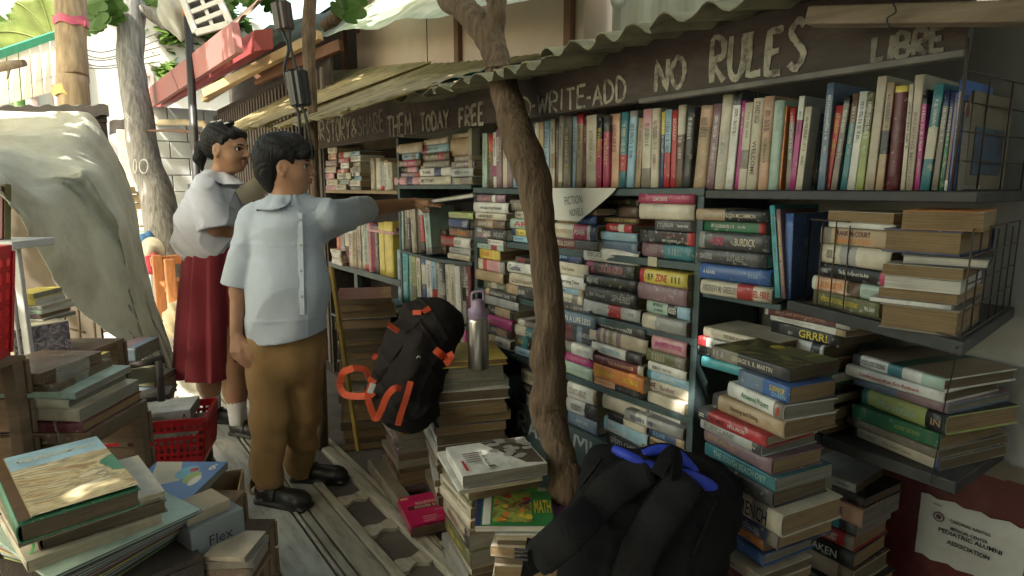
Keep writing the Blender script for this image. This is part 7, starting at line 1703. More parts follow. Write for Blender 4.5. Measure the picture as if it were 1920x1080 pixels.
def face_bits(W, R, t, s=1.0):
    for sg in (-1, 1):
        p = MB(); c = W(.0705, sg * .031, .004); p.lathe(c, [(.0115 * s * math.sin(a * math.pi / 8), -.0115 * s * math.cos(a * math.pi / 8)) for a in range(9)], 14, axis=R @ Matrix.Rotation(math.pi / 2, 3, 'Y')); e = part('eye', p, M_eye, t)
        p = MB(); c = W(.0765, sg * .0318, .004); p.lathe(c, [(.0085 * s * math.sin(a * math.pi / 6), -.0066 * s * math.cos(a * math.pi / 6)) for a in range(7)], 14, axis=R @ Matrix.Rotation(math.pi / 2, 3, 'Y')); part('iris', p, M_iris, t)
        p = MB(); p.tube([W(.0925, sg * .014, .0225), W(.0895, sg * .03, .027), W(.079, sg * .048, .0235)], [.0026 * s, .003 * s, .0016 * s], 6); part('eyebrow', p, M_hair, t)
        p = MB(); p.tube([W(.084, sg * .019, .0085), W(.0845, sg * .031, .0125), W(.077, sg * .044, .009)], [.0012 * s, .0016 * s, .001 * s], 5); part('eyelash', p, M_hair, t)
def hand(V, w, d, n, side, curl, s=1.0, thumb=None, spread=.0):
    """palm from the wrist w along d, n = back of the hand, side = towards the thumb"""
    d = Vector(d).normalized(); n = (Vector(n) - d * Vector(n).dot(d)).normalized(); q = n.cross(d).normalized()
    if q.dot(Vector(side)) < 0: q = -q
    V.cap(w, w + d * .03 * s, .019 * s, .022 * s, .012, flat=n, fs=.62)
    for k in range(4):
        o = (-.026 + .0175 * k) * s
        V.cap(w + d * .016 * s + q * o * .6, w + d * .066 * s + q * o, .0115 * s, .0098 * s, .009)
        ln = [.050, .066, .071, .062][k] * s; a0 = curl[k] if hasattr(curl, '__len__') else curl
        p = w + d * .066 * s + q * o; ang = 0.0; dd = d + q * spread * (k - 1.5)
        for j, (fr, rj) in enumerate(((.44, .0082), (.31, .0074), (.25, .0066))):
            ang += a0 * (.8 if j == 0 else 1.0)
            v = (dd * math.cos(ang) - n * math.sin(ang)).normalized(); e = p + v * ln * fr
            V.cap(p, e, rj * s, (rj - .0008) * s, .0035); p = e
    b = w + d * .018 * s + q * .022 * s
    if thumb is None: thumb = (d * .75 + q * .55 - n * .3, d * .95 + q * .15 - n * .35)
    m1 = b + Vector(thumb[0]).normalized() * .040 * s; m2 = m1 + Vector(thumb[1]).normalized() * .030 * s
    V.cap(w + d * .01 * s + q * .012 * s, b, .014 * s, .0125 * s, .01); V.cap(b, m1, .0115 * s, .0095 * s, .008); V.cap(m1, m2, .0092 * s, .0076 * s, .004)
def shoe(t, ankle, d, L=.235, strap=True, heel=.02, open_=False):
    """one shoe, heel under ankle, pointing along d"""
    d = Vector((d[0], d[1], 0)).normalized(); s_ = Vector((-d.y, d.x, 0)); a = Vector((ankle[0], ankle[1], 0)) - d * .055
    V = Vol(a + Vector((-.3, -.3, -.02)), a + Vector((.3, .3, .16)), .0045)
    R = Matrix((d, s_, UP)).transposed()
    V.cap(a + d * .035 + UP * .042, a + d * (L - .05) + UP * .034, .040, .036, .02, flat=s_, fs=.92)
    V.ell(a + d * (L - .055) + UP * .034, (.058, .042, .032), R, .02)
    V.cap(a + d * .035 + UP * .05, a + d * .045 + UP * .085, .036, .033, .02)
    V.rbox(a + d * L * .5 + UP * .008, (L * .49, .040, .010), .009, R, .006); V.rbox(a + d * .035 + UP * .01, (.035, .036, .014), .008, R, .004)
    if open_: V.ell(a + d * .085 + UP * .09, (.062, .026, .042), R, .012, sub=True)
    V.half(a, -UP)
    o = solid('shoe', V, M_shoe, t)
    if strap:
        p = MB(); c = a + d * .095; pts = [c + s_ * .040 * math.cos(x) + UP * (.030 + .052 * math.sin(x)) for x in [math.pi * k / 10 for k in range(11)]]
        p.ribbon(pts, .016, d, .004); part('shoe_strap', p, M_shoe, t)
    return o

# ============================ boy
B0 = Vector((.655, 2.455, 0))
t = thing('person', 'boy in a pale blue school shirt and khaki trousers, reaching to take a book', 'person', B0)
bp = lambda px, py, off=0.0: onp(px, py, B0, off)
hf = (_cr * .97 + NH * .22).normalized()                     # looks to the right and slightly away
hc = bp(537, 314, .0)
bf = (_cr * .62 - NH * .78).normalized()                     # chest
bl = UP.cross(bf)                                            # his left
neck = bp(541, 368, .0)
shR = bp(470, 408, -.02); shL = bp(612, 398, .03)
elR = bp(449, 545, -.03); wrR = bp(443, 626, -.07)
hand_t = onx(802, 381, 1.372)                                # palm of the reaching hand
wrL = onx(779, 381, 1.335); elL = onx(690, 392, 1.08)
hipc = bp(536, 648, .0); hR = bp(503, 662, -.03); hL = bp(572, 660, .04)
knR = bp(507, 780, -.06); knL = bp(566, 775, .05)
anR = bp(497, 905, -.07); anL = bp(562, 878, .12)
lo = Vector((B0.x - .55, B0.y - .62, -.01)); hi = Vector((1.56, B0.y + .42, 1.56))
V = Vol(lo, hi, .0042)
W, R = head(V, hc, hf, .94)
V.cap(hc + Vector((0, 0, -.06)) - hf * .02, neck - UP * .02, .046, .050, .03)
V.cap(neck - UP * .07, hipc, .075, .09, .04, flat=NH, fs=.75)
V.cap(shR - UP * .008, shL - UP * .008, .040, .040, .04)
V.cap(shR - UP * .008, elR, .040, .034, .03); V.cap(elR, wrR, .034, .0235, .02)
V.cap(shL, elL, .043, .037, .03); V.cap(elL, wrL, .037, .0245, .02); V.cap(wrL, hand_t, .024, .022, .015, flat=UP, fs=.75)
hand(V, wrR, (wrR - elR) * .8 + bf * .03 - UP * .05, (wrR - hipc) - NH * .2, bf, [.55, .48, .42, .36], 1.02)
# the grasping hand: fingers over the book, thumb under it
gd = Vector((.72, -.69, .03)).normalized()
hand(V, wrL, gd, UP * .9 + Vector((-.3, -.3, 0)), -UP, [.10, .06, .05, .10], 1.0, thumb=(gd * .7 - UP * .62 - NH * .25, gd * .95 - UP * .05 - NH * .15))
V.cap(hR, knR, .07, .05, .03); V.cap(knR, anR, .048, .034, .02); V.cap(hL, knL, .07, .05, .03); V.cap(knL, anL, .048, .034, .02)
V.cap(hR, hL, .08, .08, .05); V.cap(anR, anR - UP * .05, .034, .034, .01); V.cap(anL, anL - UP * .05, .034, .034, .01)
def lipfn(W, R, s=1.0):
    c = W(.094, 0, -.054)
    def fn(C):
        q = (C - np.array(c)) @ np.array(R); return ((np.abs(q[:, 0]) < .016 * s) & (np.abs(q[:, 1]) < .021 * s) & (np.abs(q[:, 2]) < .0125 * s)).astype(int)
    return fn
solid('body', V, [M_skin, M_lip], t, 1, lipfn(W, R, .94))
face_bits(W, R, t, .94)
# hair: full on top, short sides, fringe brushed forward
V = Vol(hc - Vector((.2, .2, .2)), hc + Vector((.2, .2, .2)), .0038)
V.ell(W(-.018, 0, .056), (.101, .085, .080), R, .01); V.ell(W(-.060, 0, .010), (.057, .072, .076), R, .03)
V.cap(W(.045, -.035, .092), W(.075, .04, .078), .031, .027, .03); V.cap(W(.078, -.05, .060), W(.084, .05, .056), .020, .018, .02); V.cap(W(.070, -.058, .045), W(.090, .035, .040), .013, .012, .015)
for sg in (-1, 1): V.cap(W(.025, sg * .068, .045), W(.022, sg * .070, .018), .014, .007, .015)
V.cap(W(-.055, 0, -.03), W(-.05, 0, -.062), .052, .040, .03)
V.ell(W(.075, 0, -.04), (.070, .08, .080), R, .01, sub=True)
for sg in (-1, 1): V.ell(W(.004, sg * .088, -.008), (.032, .028, .038), R, .008, sub=True)
fx = np.array(R)
def strands(X, Y, Z):
    q = [(X - hc.x) * fx[0, i] + (Y - hc.y) * fx[1, i] + (Z - hc.z) * fx[2, i] for i in range(3)]
    return .0013 * np.sin(330 * q[1] + 60 * q[0] + 9 * np.sin(40 * q[2])) + .0012 * np.sin(420 * (q[1] * .7 + q[0] * .3) + 90 * q[2]) + .0022 * np.sin(60 * q[0] + 45 * q[1] + 30 * q[2])
V.warp(strands)
solid('hair', V, M_hair, t, 1)
# shirt
Ws = bp(536, 622, .0)
V = Vol(Vector((B0.x - .45, B0.y - .5, .60)), Vector((1.2, B0.y + .42, 1.32)), .0048)
yk = neck - UP * .035
V.cap(shR + Vector((0, 0, -.005)) + bl * .02, shL - bl * .0 + Vector((0, 0, -.008)), .062, .060, .03)
V.cap(yk, yk - UP * .05, .07, .105, .04)
ch = bp(535, 450, .0); wa = bp(540, 540, .0); he = bp(536, 612, .0); he2 = bp(536, 646, .0)
V.cap(ch, wa, .138, .152, .05, flat=NH, fs=.76); V.cap(wa, he2, .152, .152, .04, flat=NH, fs=.86)
SV = V.twin()
SV.cap(shR - UP * .015 + bl * .01, elR + UP * .02, .060, .062, .03); SV.cap(shL - UP * .02, elL + (shL - elL) * .0, .064, .058, .04)
V.cap(ch + bl * .08 + UP * .04, shL + (elL - shL) * .45 - UP * .035, .08, .05, .05)
zc1, zc2 = bp(540, 455).z, bp(540, 590).z
def folds(X, Y, Z):
    a = (X - B0.x) * bl.x + (Y - B0.y) * bl.y; b = (X - B0.x) * bf.x + (Y - B0.y) * bf.y
    f = .0030 * np.sin(34 * a + 7 * np.sin(5 * Z) + 8 * b) * np.clip((1.14 - Z) * 4, .2, 1)
    f = f - .0034 * (1 - np.abs(np.sin(11 * a - 9 * Z + 6 * b + 1.5 * np.sin(9 * a + 3 * Z)))) ** 4 - .0034 * (1 - np.abs(np.sin(15 * a + 13 * Z - 5 * b + 1.7 * np.sin(11 * Z)))) ** 4 + .0013 * np.sin(75 * Z + 34 * a + 2 * np.sin(12 * Z)) * np.clip(np.sin(13 * a + 9 * Z), 0, 1)
    f = f - .0028 * np.exp(-((Z - zc1 + .02 * a) / .005) ** 2) - .0028 * np.exp(-((Z - zc2 - .03 * a) / .005) ** 2) - .0025 * np.exp(-((a - .055) / .005) ** 2)
    return f + 0 * X
V.warp(folds); SV.warp(folds)
# openings: sleeves, hem, neck
SV.cap(elR + UP * .05, elR - UP * .1, .048, .050, .004, sub=True); SV.cap(elL + (shL - elL) * .2, elL + (elL - shL) * .5, .047, .047, .004, sub=True)
V.half(bp(530, 627), -UP + bl * .16)
V.cap(neck - UP * .04, neck + UP * .08, .053, .056, .004, sub=True)
d_ = (elR - shR).normalized(); e_ = (elL - shL).normalized()
# cut the sleeve ends square
class _: pass
ax = [(V.lo[i] + V.h * np.arange(V.n[i])).astype(np.float32) for i in range(3)]; X, Y, Z = np.meshgrid(*ax, indexing='ij', sparse=True)
for P0, dr, reg in ((elR + UP * .020, d_, .10), (elL + (shL - elL) * .03, e_, .13)):
    v = (X - P0.x) * dr.x + (Y - P0.y) * dr.y + (Z - P0.z) * dr.z; near = ((X - P0.x) ** 2 + (Y - P0.y) ** 2 + (Z - P0.z) ** 2) < .16 ** 2
    SV.d = np.where(near, np.maximum(SV.d, v), SV.d).astype(np.float32)
V._comb((slice(None),) * 3, SV.d, .012, False)
solid('shirt', V, M_shirt, t, 1)
# collar wings, placket, buttons
def colr(t, m, N, r, w_, a0, a1, fdir, ldir, drop, lift=.0, n=14, nm='collar', bv=None):
    p = MB(); G = []
    for i in range(n + 1):
        a = a0 + (a1 - a0) * i / n; o = fdir * math.cos(a) + ldir * math.sin(a); tip = abs(i / n)
        ww = w_ * (1 if i < n - 2 else .9 if i == n - 2 else .62 if i == n - 1 else .12)
        G.append([N + o * (r) + UP * (.012 + lift), N + o * (r + .010) + UP * (.016 + lift), N + o * (r + .010 + ww * .55) + UP * (.004 - ww * .45 * drop), N + o * (r + .012 + ww) - UP * (ww * drop)])
    if bv is not None:
        for g_ in G:
            for k in (1, 2, 3):
                h_ = bv.ray_cast(g_[k] + UP * .08, -UP)
                if h_[0] is not None and h_[0].z + .003 > g_[k].z - .03: g_[k].z = h_[0].z + (.010, .010, .006, .003)[k]
    p.grid(G); p.grid([[q - UP * .004 - (q - N).normalized() * .002 for q in g_[::-1]] for g_ in G]); o = part(nm, p, m, t, recalc=False)
    return o
def on_front(px, py0, py1, m, wd, nm):
    pts = []
    for k in range(9):
        py = py0 + (py1 - py0) * k / 8
        r_ = ray(px + k * .6, py).normalized(); hit = shirt_bvh.ray_cast(CAM, r_)
        if hit[0] is not None: pts.append(hit[0] - r_ * .0025)
    if len(pts) > 2:
        p = MB(); p.ribbon(pts, wd, _cr, .002); part(nm, p, m, t)
from mathutils.bvhtree import BVHTree
def bvh_of(o, t):
    me = o.data; M = t.matrix_basis; return BVHTree.FromPolygons([M @ v.co for v in me.vertices], [tuple(p.vertices) for p in me.polygons])
sh_o = [c for c in t.children if c.name.startswith('shirt')][0]; shirt_bvh = bvh_of(sh_o, t)
for sg in (1, -1): colr(t, M_shirt, neck - UP * .012, .054, .056, math.pi * sg, .22 * sg, bf, bl, .6, .006, bv=shirt_bvh)
on_front(561, 400, 590, M_shirt, .022, 'placket')
def button(px, py):
    r_ = ray(px, py).normalized(); h_ = shirt_bvh.ray_cast(CAM, r_)
    if h_[0] is not None:
        p = MB(); p.lathe(h_[0] - r_ * .006, [(0, 0), (.005, 0), (.005, .0015), (0, .002)], 10, axis=(-r_).to_track_quat('Z', 'Y').to_matrix()); part('button', p, M_pin, t)
for k in range(4): button(562 + k, 412 + 48 * k)
# trousers
V = Vol(Vector((B0.x - .35, B0.y - .4, .0)), Vector((B0.x + .45, B0.y + .45, .80)), .0048)
V.cap(hipc + UP * .04, hipc - UP * .05, .122, .130, .03, flat=NH, fs=.8)
V.cap(hR + UP * .03, knR, .090, .072, .03); V.cap(knR, anR - UP * .012, .072, .062, .03); V.cap(hL + UP * .03, knL, .084, .067, .03); V.cap(knL, anL - UP * .012, .067, .060, .03)
V.warp(lambda X, Y, Z: .0045 * np.sin(38 * Z + 26 * X - 14 * Y) * np.clip(1.3 - 1.6 * Z, .2, 1.2) + .003 * np.sin(70 * Z - 40 * Y + 20 * X) * np.clip(.5 - Z, 0, 1) * 3 + .0025 * np.sin(52 * X + 44 * Y))
V.cap(anR - UP * .07, anR + UP * .005, .056, .054, .004, sub=True); V.cap(anL - UP * .07, anL + UP * .005, .054, .052, .004, sub=True)
for P0 in (anR, anL):
    ax = [(V.lo[i] + V.h * np.arange(V.n[i])).astype(np.float32) for i in range(3)]; X, Y, Z = np.meshgrid(*ax, indexing='ij', sparse=True)
    near = ((X - P0.x) ** 2 + (Y - P0.y) ** 2) < .13 ** 2; V.d = np.where(near & (Z < P0.z + .1), np.maximum(V.d, (P0.z - .028 - Z) + 0 * X), V.d).astype(np.float32)
solid('trousers', V, M_khaki, t, 1)
shoe(t, anR + _cr * .015, _cr * .96 - NH * .32, .245); shoe(t, anL + _cr * .02, _cr * .97 - NH * .1, .245)
# the book he is taking
a_, b_ = onx(803, 378, 1.385), onx(886, 366, 1.385)
gx = (b_ - a_); Lh = gx.length; gx.normalize(); gy = Vector((1, 0, 0)); gy = (gy - gx * gy.dot(gx)).normalized(); gz = gx.cross(gy)
Mh = Matrix(((gx.x, gy.x, gz.x, 0), (gx.y, gy.y, gz.y, 0), (gx.z, gy.z, gz.z, 0), (0, 0, 0, 1))); Mh.translation = (a_ + b_) / 2 - gz * .010 + gy * .15
Mh2 = Mh @ Matrix.Rotation(math.pi, 4, 'Z')
book(Mh2, Lh, .15, .019, 'charcoal', hard=True, pages='white', barsn=0, label=uniq('thin dark hardback being pulled from the shelf by the boy’s hand'))

# ============================ girl
G0 = Vector((.585, 3.365, 0))
t = thing('person', 'girl with a black ponytail in a white blouse, dark red skirt and white socks', 'person', G0)
gp = lambda px, py, off=0.0: onp(px, py, G0, off)
hf = (_cr * .98 - NH * .10 - UP * .04).normalized(); hc = gp(425, 281, .0)
bf = (_cr * .90 + NH * .38).normalized(); bl = UP.cross(bf)
neck = gp(411, 326, 0.0)
shN = gp(385, 352, -.12); shF = gp(418, 350, .14)
elN = gp(404, 428, -.13); wrN = gp(452, 440, -.02); elF = gp(436, 425, .16); wrF = gp(462, 395, .10)
hip = gp(397, 470, 0); kN = gp(437, 690, -.06); kF = gp(388, 690, .06); aN = gp(447, 790, -.08); aF = gp(399, 765, .10)
V = Vol(Vector((G0.x - .5, G0.y - .55, -.01)), Vector((G0.x + .55, G0.y + .55, 1.68)), .0052)
W, R = head(V, hc, hf, 1.04, 1.02)
V.cap(hc + Vector((0, 0, -.06)) - hf * .02, neck - UP * .02, .043, .05, .03)
V.cap(neck - UP * .07, hip, .075, .085, .04, flat=bl, fs=.8); V.cap(shN - UP * .01, shF - UP * .01, .042, .042, .04)
V.cap(shN, elN, .044, .036, .03); V.cap(elN, wrN, .036, .025, .02); V.cap(shF, elF, .044, .036, .03); V.cap(elF, wrF, .036, .025, .02)
hand(V, wrN, (wrN - elN).normalized() + UP * .2, -NH, UP, [.5, .45, .45, .5], 1.0); hand(V, wrF, (wrF - elF).normalized(), NH, UP, [.5, .45, .45, .5], 1.0)
V.cap(hip - bl * .035, kN, .066, .056, .02); V.cap(hip + bl * .035, kF, .066, .056, .02); V.cap(kN, kN.lerp(aN, .4), .056, .056, .03); V.cap(kN.lerp(aN, .4), aN, .056, .036, .03); V.cap(kF, kF.lerp(aF, .4), .056, .056, .03); V.cap(kF.lerp(aF, .4), aF, .056, .036, .03)
solid('body', V, [M_skin, M_lip], t, 1, lipfn(W, R, 1.05)); face_bits(W, R, t, 1.04)
V = Vol(hc - Vector((.24, .24, .24)), hc + Vector((.24, .24, .24)), .0042)
V.ell(W(-.018, 0, .046), (.102, .084, .084), R, .01); V.ell(W(-.054, 0, .010), (.052, .072, .066), R, .03); V.cap(W(.06, -.04, .072), W(.06, .04, .072), .022, .022, .02)
for sg in (-1, 1): V.cap(W(.03, sg * .066, .05), W(.014, sg * .070, .010), .014, .006, .012)
V.ell(W(.090, 0, -.028), (.075, .09, .085), R, .012, sub=True)
for sg in (-1, 1): V.ell(W(.006, sg * .088, -.016), (.030, .03, .040), R, .008, sub=True)
fx2 = np.array(R); hc2 = hc.copy()
def strands2(X, Y, Z):
    q = [(X - hc2.x) * fx2[0, i] + (Y - hc2.y) * fx2[1, i] + (Z - hc2.z) * fx2[2, i] for i in range(3)]
    return .0012 * np.sin(300 * q[2] + 120 * q[0]) + .001 * np.sin(260 * q[1] + 80 * q[0])
for k in range(6): V.ell(W(.045 - .022 * k, -.03 + .012 * (k % 2), .122 - .004 * k), (.016, .014, .012), R, .008)
V.warp(strands2)
tp = gp(386, 268, -.0)
V.cap(W(-.100, 0, .035), gp(378, 276), .020, .028, .008); V.cap(gp(378, 276), gp(374, 298), .030, .028, .015); V.cap(gp(374, 298), gp(379, 318), .028, .008, .015)
solid('hair', V, M_hair, t, 1)
p = MB(); q = W(-.118, 0, .030); p.lathe(q, [(.018, -.008), (.027, -.004), (.027, .006), (.018, .009)], 14, axis=(q - hc).to_track_quat('Z', 'Y').to_matrix()); part('hair_tie', p, M_tie, t)
for (x, y, z) in ((.035, -.050, .115), (.0, -.045, .125), (-.03, -.05, .118)):
    p = MB(); p.bar(W(x - .012, y, z), W(x + .012, y - .004, z + .006), .010, .006); part('hair_clip', p, M_pin, t, .001)
p = MB(); q = W(-.004, -.0805, -.036); p.lathe(q, [(0, -.003), (.003, 0), (0, .003)], 8); part('earring', p, mat('gold', (.6, .4, .1), .25, metal=1.0), t)
# blouse
V = Vol(Vector((G0.x - .42, G0.y - .45, .85)), Vector((G0.x + .45, G0.y + .5, 1.40)), .005)
c1, c2, c3 = gp(402, 385, 0), gp(394, 425, 0), gp(392, 452, 0)
V.cap(shN + UP * .0, shF, .058, .058, .04); V.cap(neck - UP * .03, neck - UP * .07, .066, .1, .04); V.cap(c1, c2, .135, .150, .05, flat=bl, fs=.95); V.cap(c2, c3 - UP * .01, .152, .140, .04, flat=bl, fs=1.0)
V.ell(gp(358, 448, 0), (.085, .085, .05), None, .05)
SV = V.twin()
SV.cap(shN - UP * .02, elN + UP * .01, .066, .076, .035); SV.cap(shF - UP * .02, elF + UP * .01, .066, .074, .035)
def gfold(X, Y, Z): return .0030 * np.sin(30 * (X * bf.x + Y * bf.y) + 18 * Z) - .0075 * (1 - np.abs(np.sin(17 * Z - 12 * (X * bl.x + Y * bl.y) + 1.5 * np.sin(14 * X)))) ** 3 - .006 * (1 - np.abs(np.sin(13 * Z + 19 * (X * bf.x + Y * bf.y) + 1.1 * np.sin(21 * Z)))) ** 4
V.warp(gfold); SV.warp(gfold)
for EL, SHd in ((elN, shN), (elF, shF)):
    SV.cap(EL + (SHd - EL) * .5, EL + (EL - SHd) * .8, .052, .056, .004, sub=True)
ax = [(V.lo[i] + V.h * np.arange(V.n[i])).astype(np.float32) for i in range(3)]; X, Y, Z = np.meshgrid(*ax, indexing='ij', sparse=True)
for P0, dr in ((elN, (elN - shN).normalized()), (elF, (elF - shF).normalized())):
    v = (X - P0.x) * dr.x + (Y - P0.y) * dr.y + (Z - P0.z) * dr.z; near = ((X - P0.x) ** 2 + (Y - P0.y) ** 2 + (Z - P0.z) ** 2) < .15 ** 2
    SV.d = np.where(near, np.maximum(SV.d, v), SV.d).astype(np.float32)
V._comb((slice(None),) * 3, SV.d, .012, False)
V.cap(neck - UP * .04, neck + UP * .08, .050, .054, .004, sub=True)
solid('blouse', V, M_blouse, t, 1)
bl_o = [c for c in t.children if c.name.startswith('blouse')][0]; bb_ = bvh_of(bl_o, t)
for sg in (1, -1): colr(t, M_blouse, neck - UP * .014, .052, .078, math.pi * sg, .2 * sg, bf, bl, .45, .008, bv=bb_)
# pleated skirt
wz, hz = gp(398, 448).z + .005, gp(403, 697).z; cw, chm = gp(400, 452), gp(403, 697)
p = MB(); rings = []; nP = 144; rs = random.Random(6); jit = [rs.uniform(-1, 1) for _ in range(9)]
for k in range(19):
    v = k / 18; z = wz + (hz - wz) * v; c = cw.lerp(chm, v); ring = []
    rx = .122 + (.188 - .122) * v ** .8; ry = .118 + (.185 - .118) * v ** .8
    for j in range(nP):
        a = 2 * math.pi * j / nP; ph = (a * 11 / (2 * math.pi) + .06 * math.sin(3 * a + v * 2)) % 1.0
        fold = (1 - ph) if ph > .16 else ph / .16 * .84
        rr2 = (.040 * v ** .6) * (fold - .5) + .008 * v * math.sin(4 * a + 2 * v + 1) + .004 * math.sin(7 * a - 3 * v)
        ring.append(Vector((c.x, c.y, z + .006 * v * math.sin(5 * a))) + bf * (rx + rr2) * math.cos(a) + bl * (ry + rr2) * math.sin(a))
    rings.append(ring)
p.quad_strip(rings, True, 0, True); p.quad_strip([[q + (cw.lerp(chm, i / 18) - q) * .02 + UP * 0 for q in g_] for i, g_ in enumerate(rings)][::-1], True, 0, True)
part('skirt', p, M_skirt, t)
for A, K in ((aN, kN), (aF, kF)):
    p = MB(); top_ = A.lerp(K, .52) if A is aN else A.lerp(K, .50); p.tube(lerpl([top_, A.lerp(top_, .5), A - UP * .012], 4), lerpl([.053, .047, .042], 4), 16); part('sock', p, M_sock, t)
shoe(t, aN + _cr * .01, _cr * .95 - NH * .35, .235, True, open_=False); shoe(t, aF + _cr * .0, _cr * .97 - NH * .1, .235, True)
# open booklet she holds
t = thing('booklet', 'open cream booklet held up by the girl in front of her', 'book', gp(470, 360, .02))
p = MB(); q = [(437, 352, -.05), (484, 327, -.02), (510, 350, .04), (500, 392, .06), (452, 408, 0)]
A, B, C, D_ = gp(441, 356, -.06), gp(486, 327, -.04), gp(508, 352, .05), gp(466, 398, .03); G = []
for i in range(9):
    u = i / 8; G.append([A.lerp(B, u).lerp(D_.lerp(C, u), v) + NH * (-.012 * math.sin(math.pi * v) + .004 * math.sin(6 * u)) for v in [k / 8 for k in range(9)]])
p.grid(G); p.grid([[q_ + NH * .006 for q_ in g_[::-1]] for g_ in G]); p.quad_strip([[q_ for q_ in G[0]] , [q_ + NH * .006 for q_ in G[0]]], False); part('pages', p, mat('booklet_cream', (.52, .47, .36), .8, .1, 6, .1, 30), t)
# ------------------------------------------------------------------ steel bottle on its stack
bc = onz(897, 683, ZB); q = onz(897, 690, ZB)
t = thing('water_bottle', 'brushed steel water bottle with a lilac lid and carry loop', 'bottle', q)
dq = (q - CAM).dot(_cf); s_ = dq / FPX; rb = 19.5 * s_; hb_ = 97 * s_
m_st = mat('steel_brushed', (.50, .49, .46), .30, .12, 30, .1, 80, metal=1.0, stretch=(1, 1, .05))
p = MB(); p.lathe(q, [(0, 0), (rb * .9, 0), (rb, .004), (rb, hb_ * .93), (rb * .95, hb_ * .98), (rb * .80, hb_), (0, hb_)], 36); part('body', p, m_st, t)
m_li = mat('lid_lilac', (.33, .25, .36), .5, .08, 20)
z1 = hb_ * .985; p = MB()
p.lathe(q, [(0, z1), (rb * .80, z1), (rb * .93, z1 + .004), (rb * .93, z1 + 17 * s_), (rb * .60, z1 + 20 * s_), (rb * .56, z1 + 32 * s_), (rb * .4, z1 + 35 * s_), (0, z1 + 35 * s_)], 36); ld = part('lid', p, m_li, t)
p = MB()
for k in range(30): a = 2 * math.pi * k / 30; p.box(q + Vector((rb * .94 * math.cos(a), rb * .94 * math.sin(a), z1 + 9 * s_)), (.0022, .0022, 12 * s_), rotz(a))
rg = part('grip_ribs', p, m_li, t)
p = MB(); hx = _cr * rb * .55; zt = z1 + 34 * s_; p.tube(smoothpath([q - hx + UP * (z1 + 18 * s_), q - hx + UP * (zt + 4 * s_), q - hx * .8 + UP * (zt + 14 * s_), q + hx * .8 + UP * (zt + 16 * s_), q + hx + UP * (zt + 6 * s_), q + hx + UP * (z1 + 18 * s_)], 5), .0045, 8); part('carry_loop', p, m_li, t)

# ------------------------------------------------------------------ backpack with orange straps
M_bag = mat('bag_black', (.014, .010, .009), .85, .2, 20, .25, 200, spec=.3)
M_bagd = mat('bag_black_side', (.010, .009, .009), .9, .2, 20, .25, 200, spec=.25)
M_org = mat('strap_orange', (.50, .065, .018), .7, .15, 20, .3, 160)
zs_ = .36; Dp = 2.22
A0 = at(735, 778, Dp); A1 = at(806, 572, Dp + .06)
t = thing('backpack', 'black backpack with orange straps leaning tilted on a low stack', 'backpack', A0)
ax_ = (A1 - A0).normalized(); fn_ = (-_cr * .52 - NH * .85 + UP * .10); fn_ = (fn_ - ax_ * fn_.dot(ax_)).normalized(); sd_ = ax_.cross(fn_).normalized()   # sd_ to the viewer's right?
if sd_.dot(_cr) < 0: sd_ = -sd_
RB = Matrix((sd_, ax_, fn_)).transposed(); Lb = (A1 - A0).length
def bw(x, y, z): return A0 + sd_ * x + ax_ * y + fn_ * z
V = Vol(A0 + Vector((-.4, -.4, -.15)), A0 + Vector((.45, .45, .62)), .0052)
V.rbox(bw(.0, Lb * .5, -.04), (.122, Lb * .5 + .01, .085), .07, RB, .01)
V.ell(bw(.0, Lb * .88, -.05), (.115, .085, .10), RB, .03)
V.rbox(bw(-.008, Lb * .42, .035), (.100, Lb * .36, .045), .04, RB, .025)
V.ell(bw(.02, Lb * .12, -.02), (.135, .09, .10), RB, .04)
V.cap(bw(-.105, Lb * .05, .05), bw(.03, Lb * .84, .075), .006, .006, .006, sub=True)     # zip groove
V.cap(bw(-.085, Lb * .03, .07), bw(.052, Lb * .8, .085), .004, .004, .008, sub=True)
V.warp(lambda X, Y, Z: .0030 * np.sin(55 * Z + 30 * X) - .007 * (1 - np.abs(np.sin(26 * Z + 17 * X - 12 * Y + 1.4 * np.sin(30 * X)))) ** 3 - .005 * (1 - np.abs(np.sin(31 * X - 22 * Z + 9 * Y))) ** 4)
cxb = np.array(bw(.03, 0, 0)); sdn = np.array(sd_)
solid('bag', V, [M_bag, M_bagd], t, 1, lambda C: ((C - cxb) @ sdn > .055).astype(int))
BB = bvh_of([c for c in t.children if c.name.startswith('bag')][0], t)
def onbag(px, py, lift=.004, bv=None, far=3.2):
    r_ = ray(px, py); h_ = (bv or BB).ray_cast(CAM, r_.normalized())
    return (h_[0] - r_.normalized() * lift) if h_[0] is not None else None
def strap(P, wd, m, nm, dep, th=.003, across=None, bv=None, twist=0):
    pts = []
    for px, py, *o in P:
        q = onbag(px, py, .012, bv) if not o else at(px, py, o[0])
        if q is None: q = at(px, py, dep)
        pts.append(q)
    pts = smoothpath(pts, 5); p = MB(); ac = []
    for i in range(len(pts)):
        tg = (pts[min(i + 1, len(pts) - 1)] - pts[max(i - 1, 0)]).normalized(); vw = (pts[i] - CAM).normalized()
        a = tg.cross(vw); a = (a + vw * twist).normalized(); ac.append(a)
    p.ribbon(pts, wd, ac, th); return part(nm, p, m, t)
strap([(663, 690, 2.18), (642, 700, 2.2), (638, 725, 2.22), (650, 741, 2.2), (688, 742, 2.16), (700, 735, 2.13)], .024, M_org, 'strap', 2.15)
strap([(663, 690, 2.18), (684, 693, 2.2), (692, 706, 2.2)], .024, M_org, 'strap', 2.15, twist=.6)
strap([(700, 712, 2.10), (690, 742, 2.09), (697, 770, 2.10), (705, 785, 2.10), (714, 770, 2.07), (726, 742, 2.05), (740, 728, 2.04), (752, 729, 2.06)], .022, M_org, 'strap', 2.08)
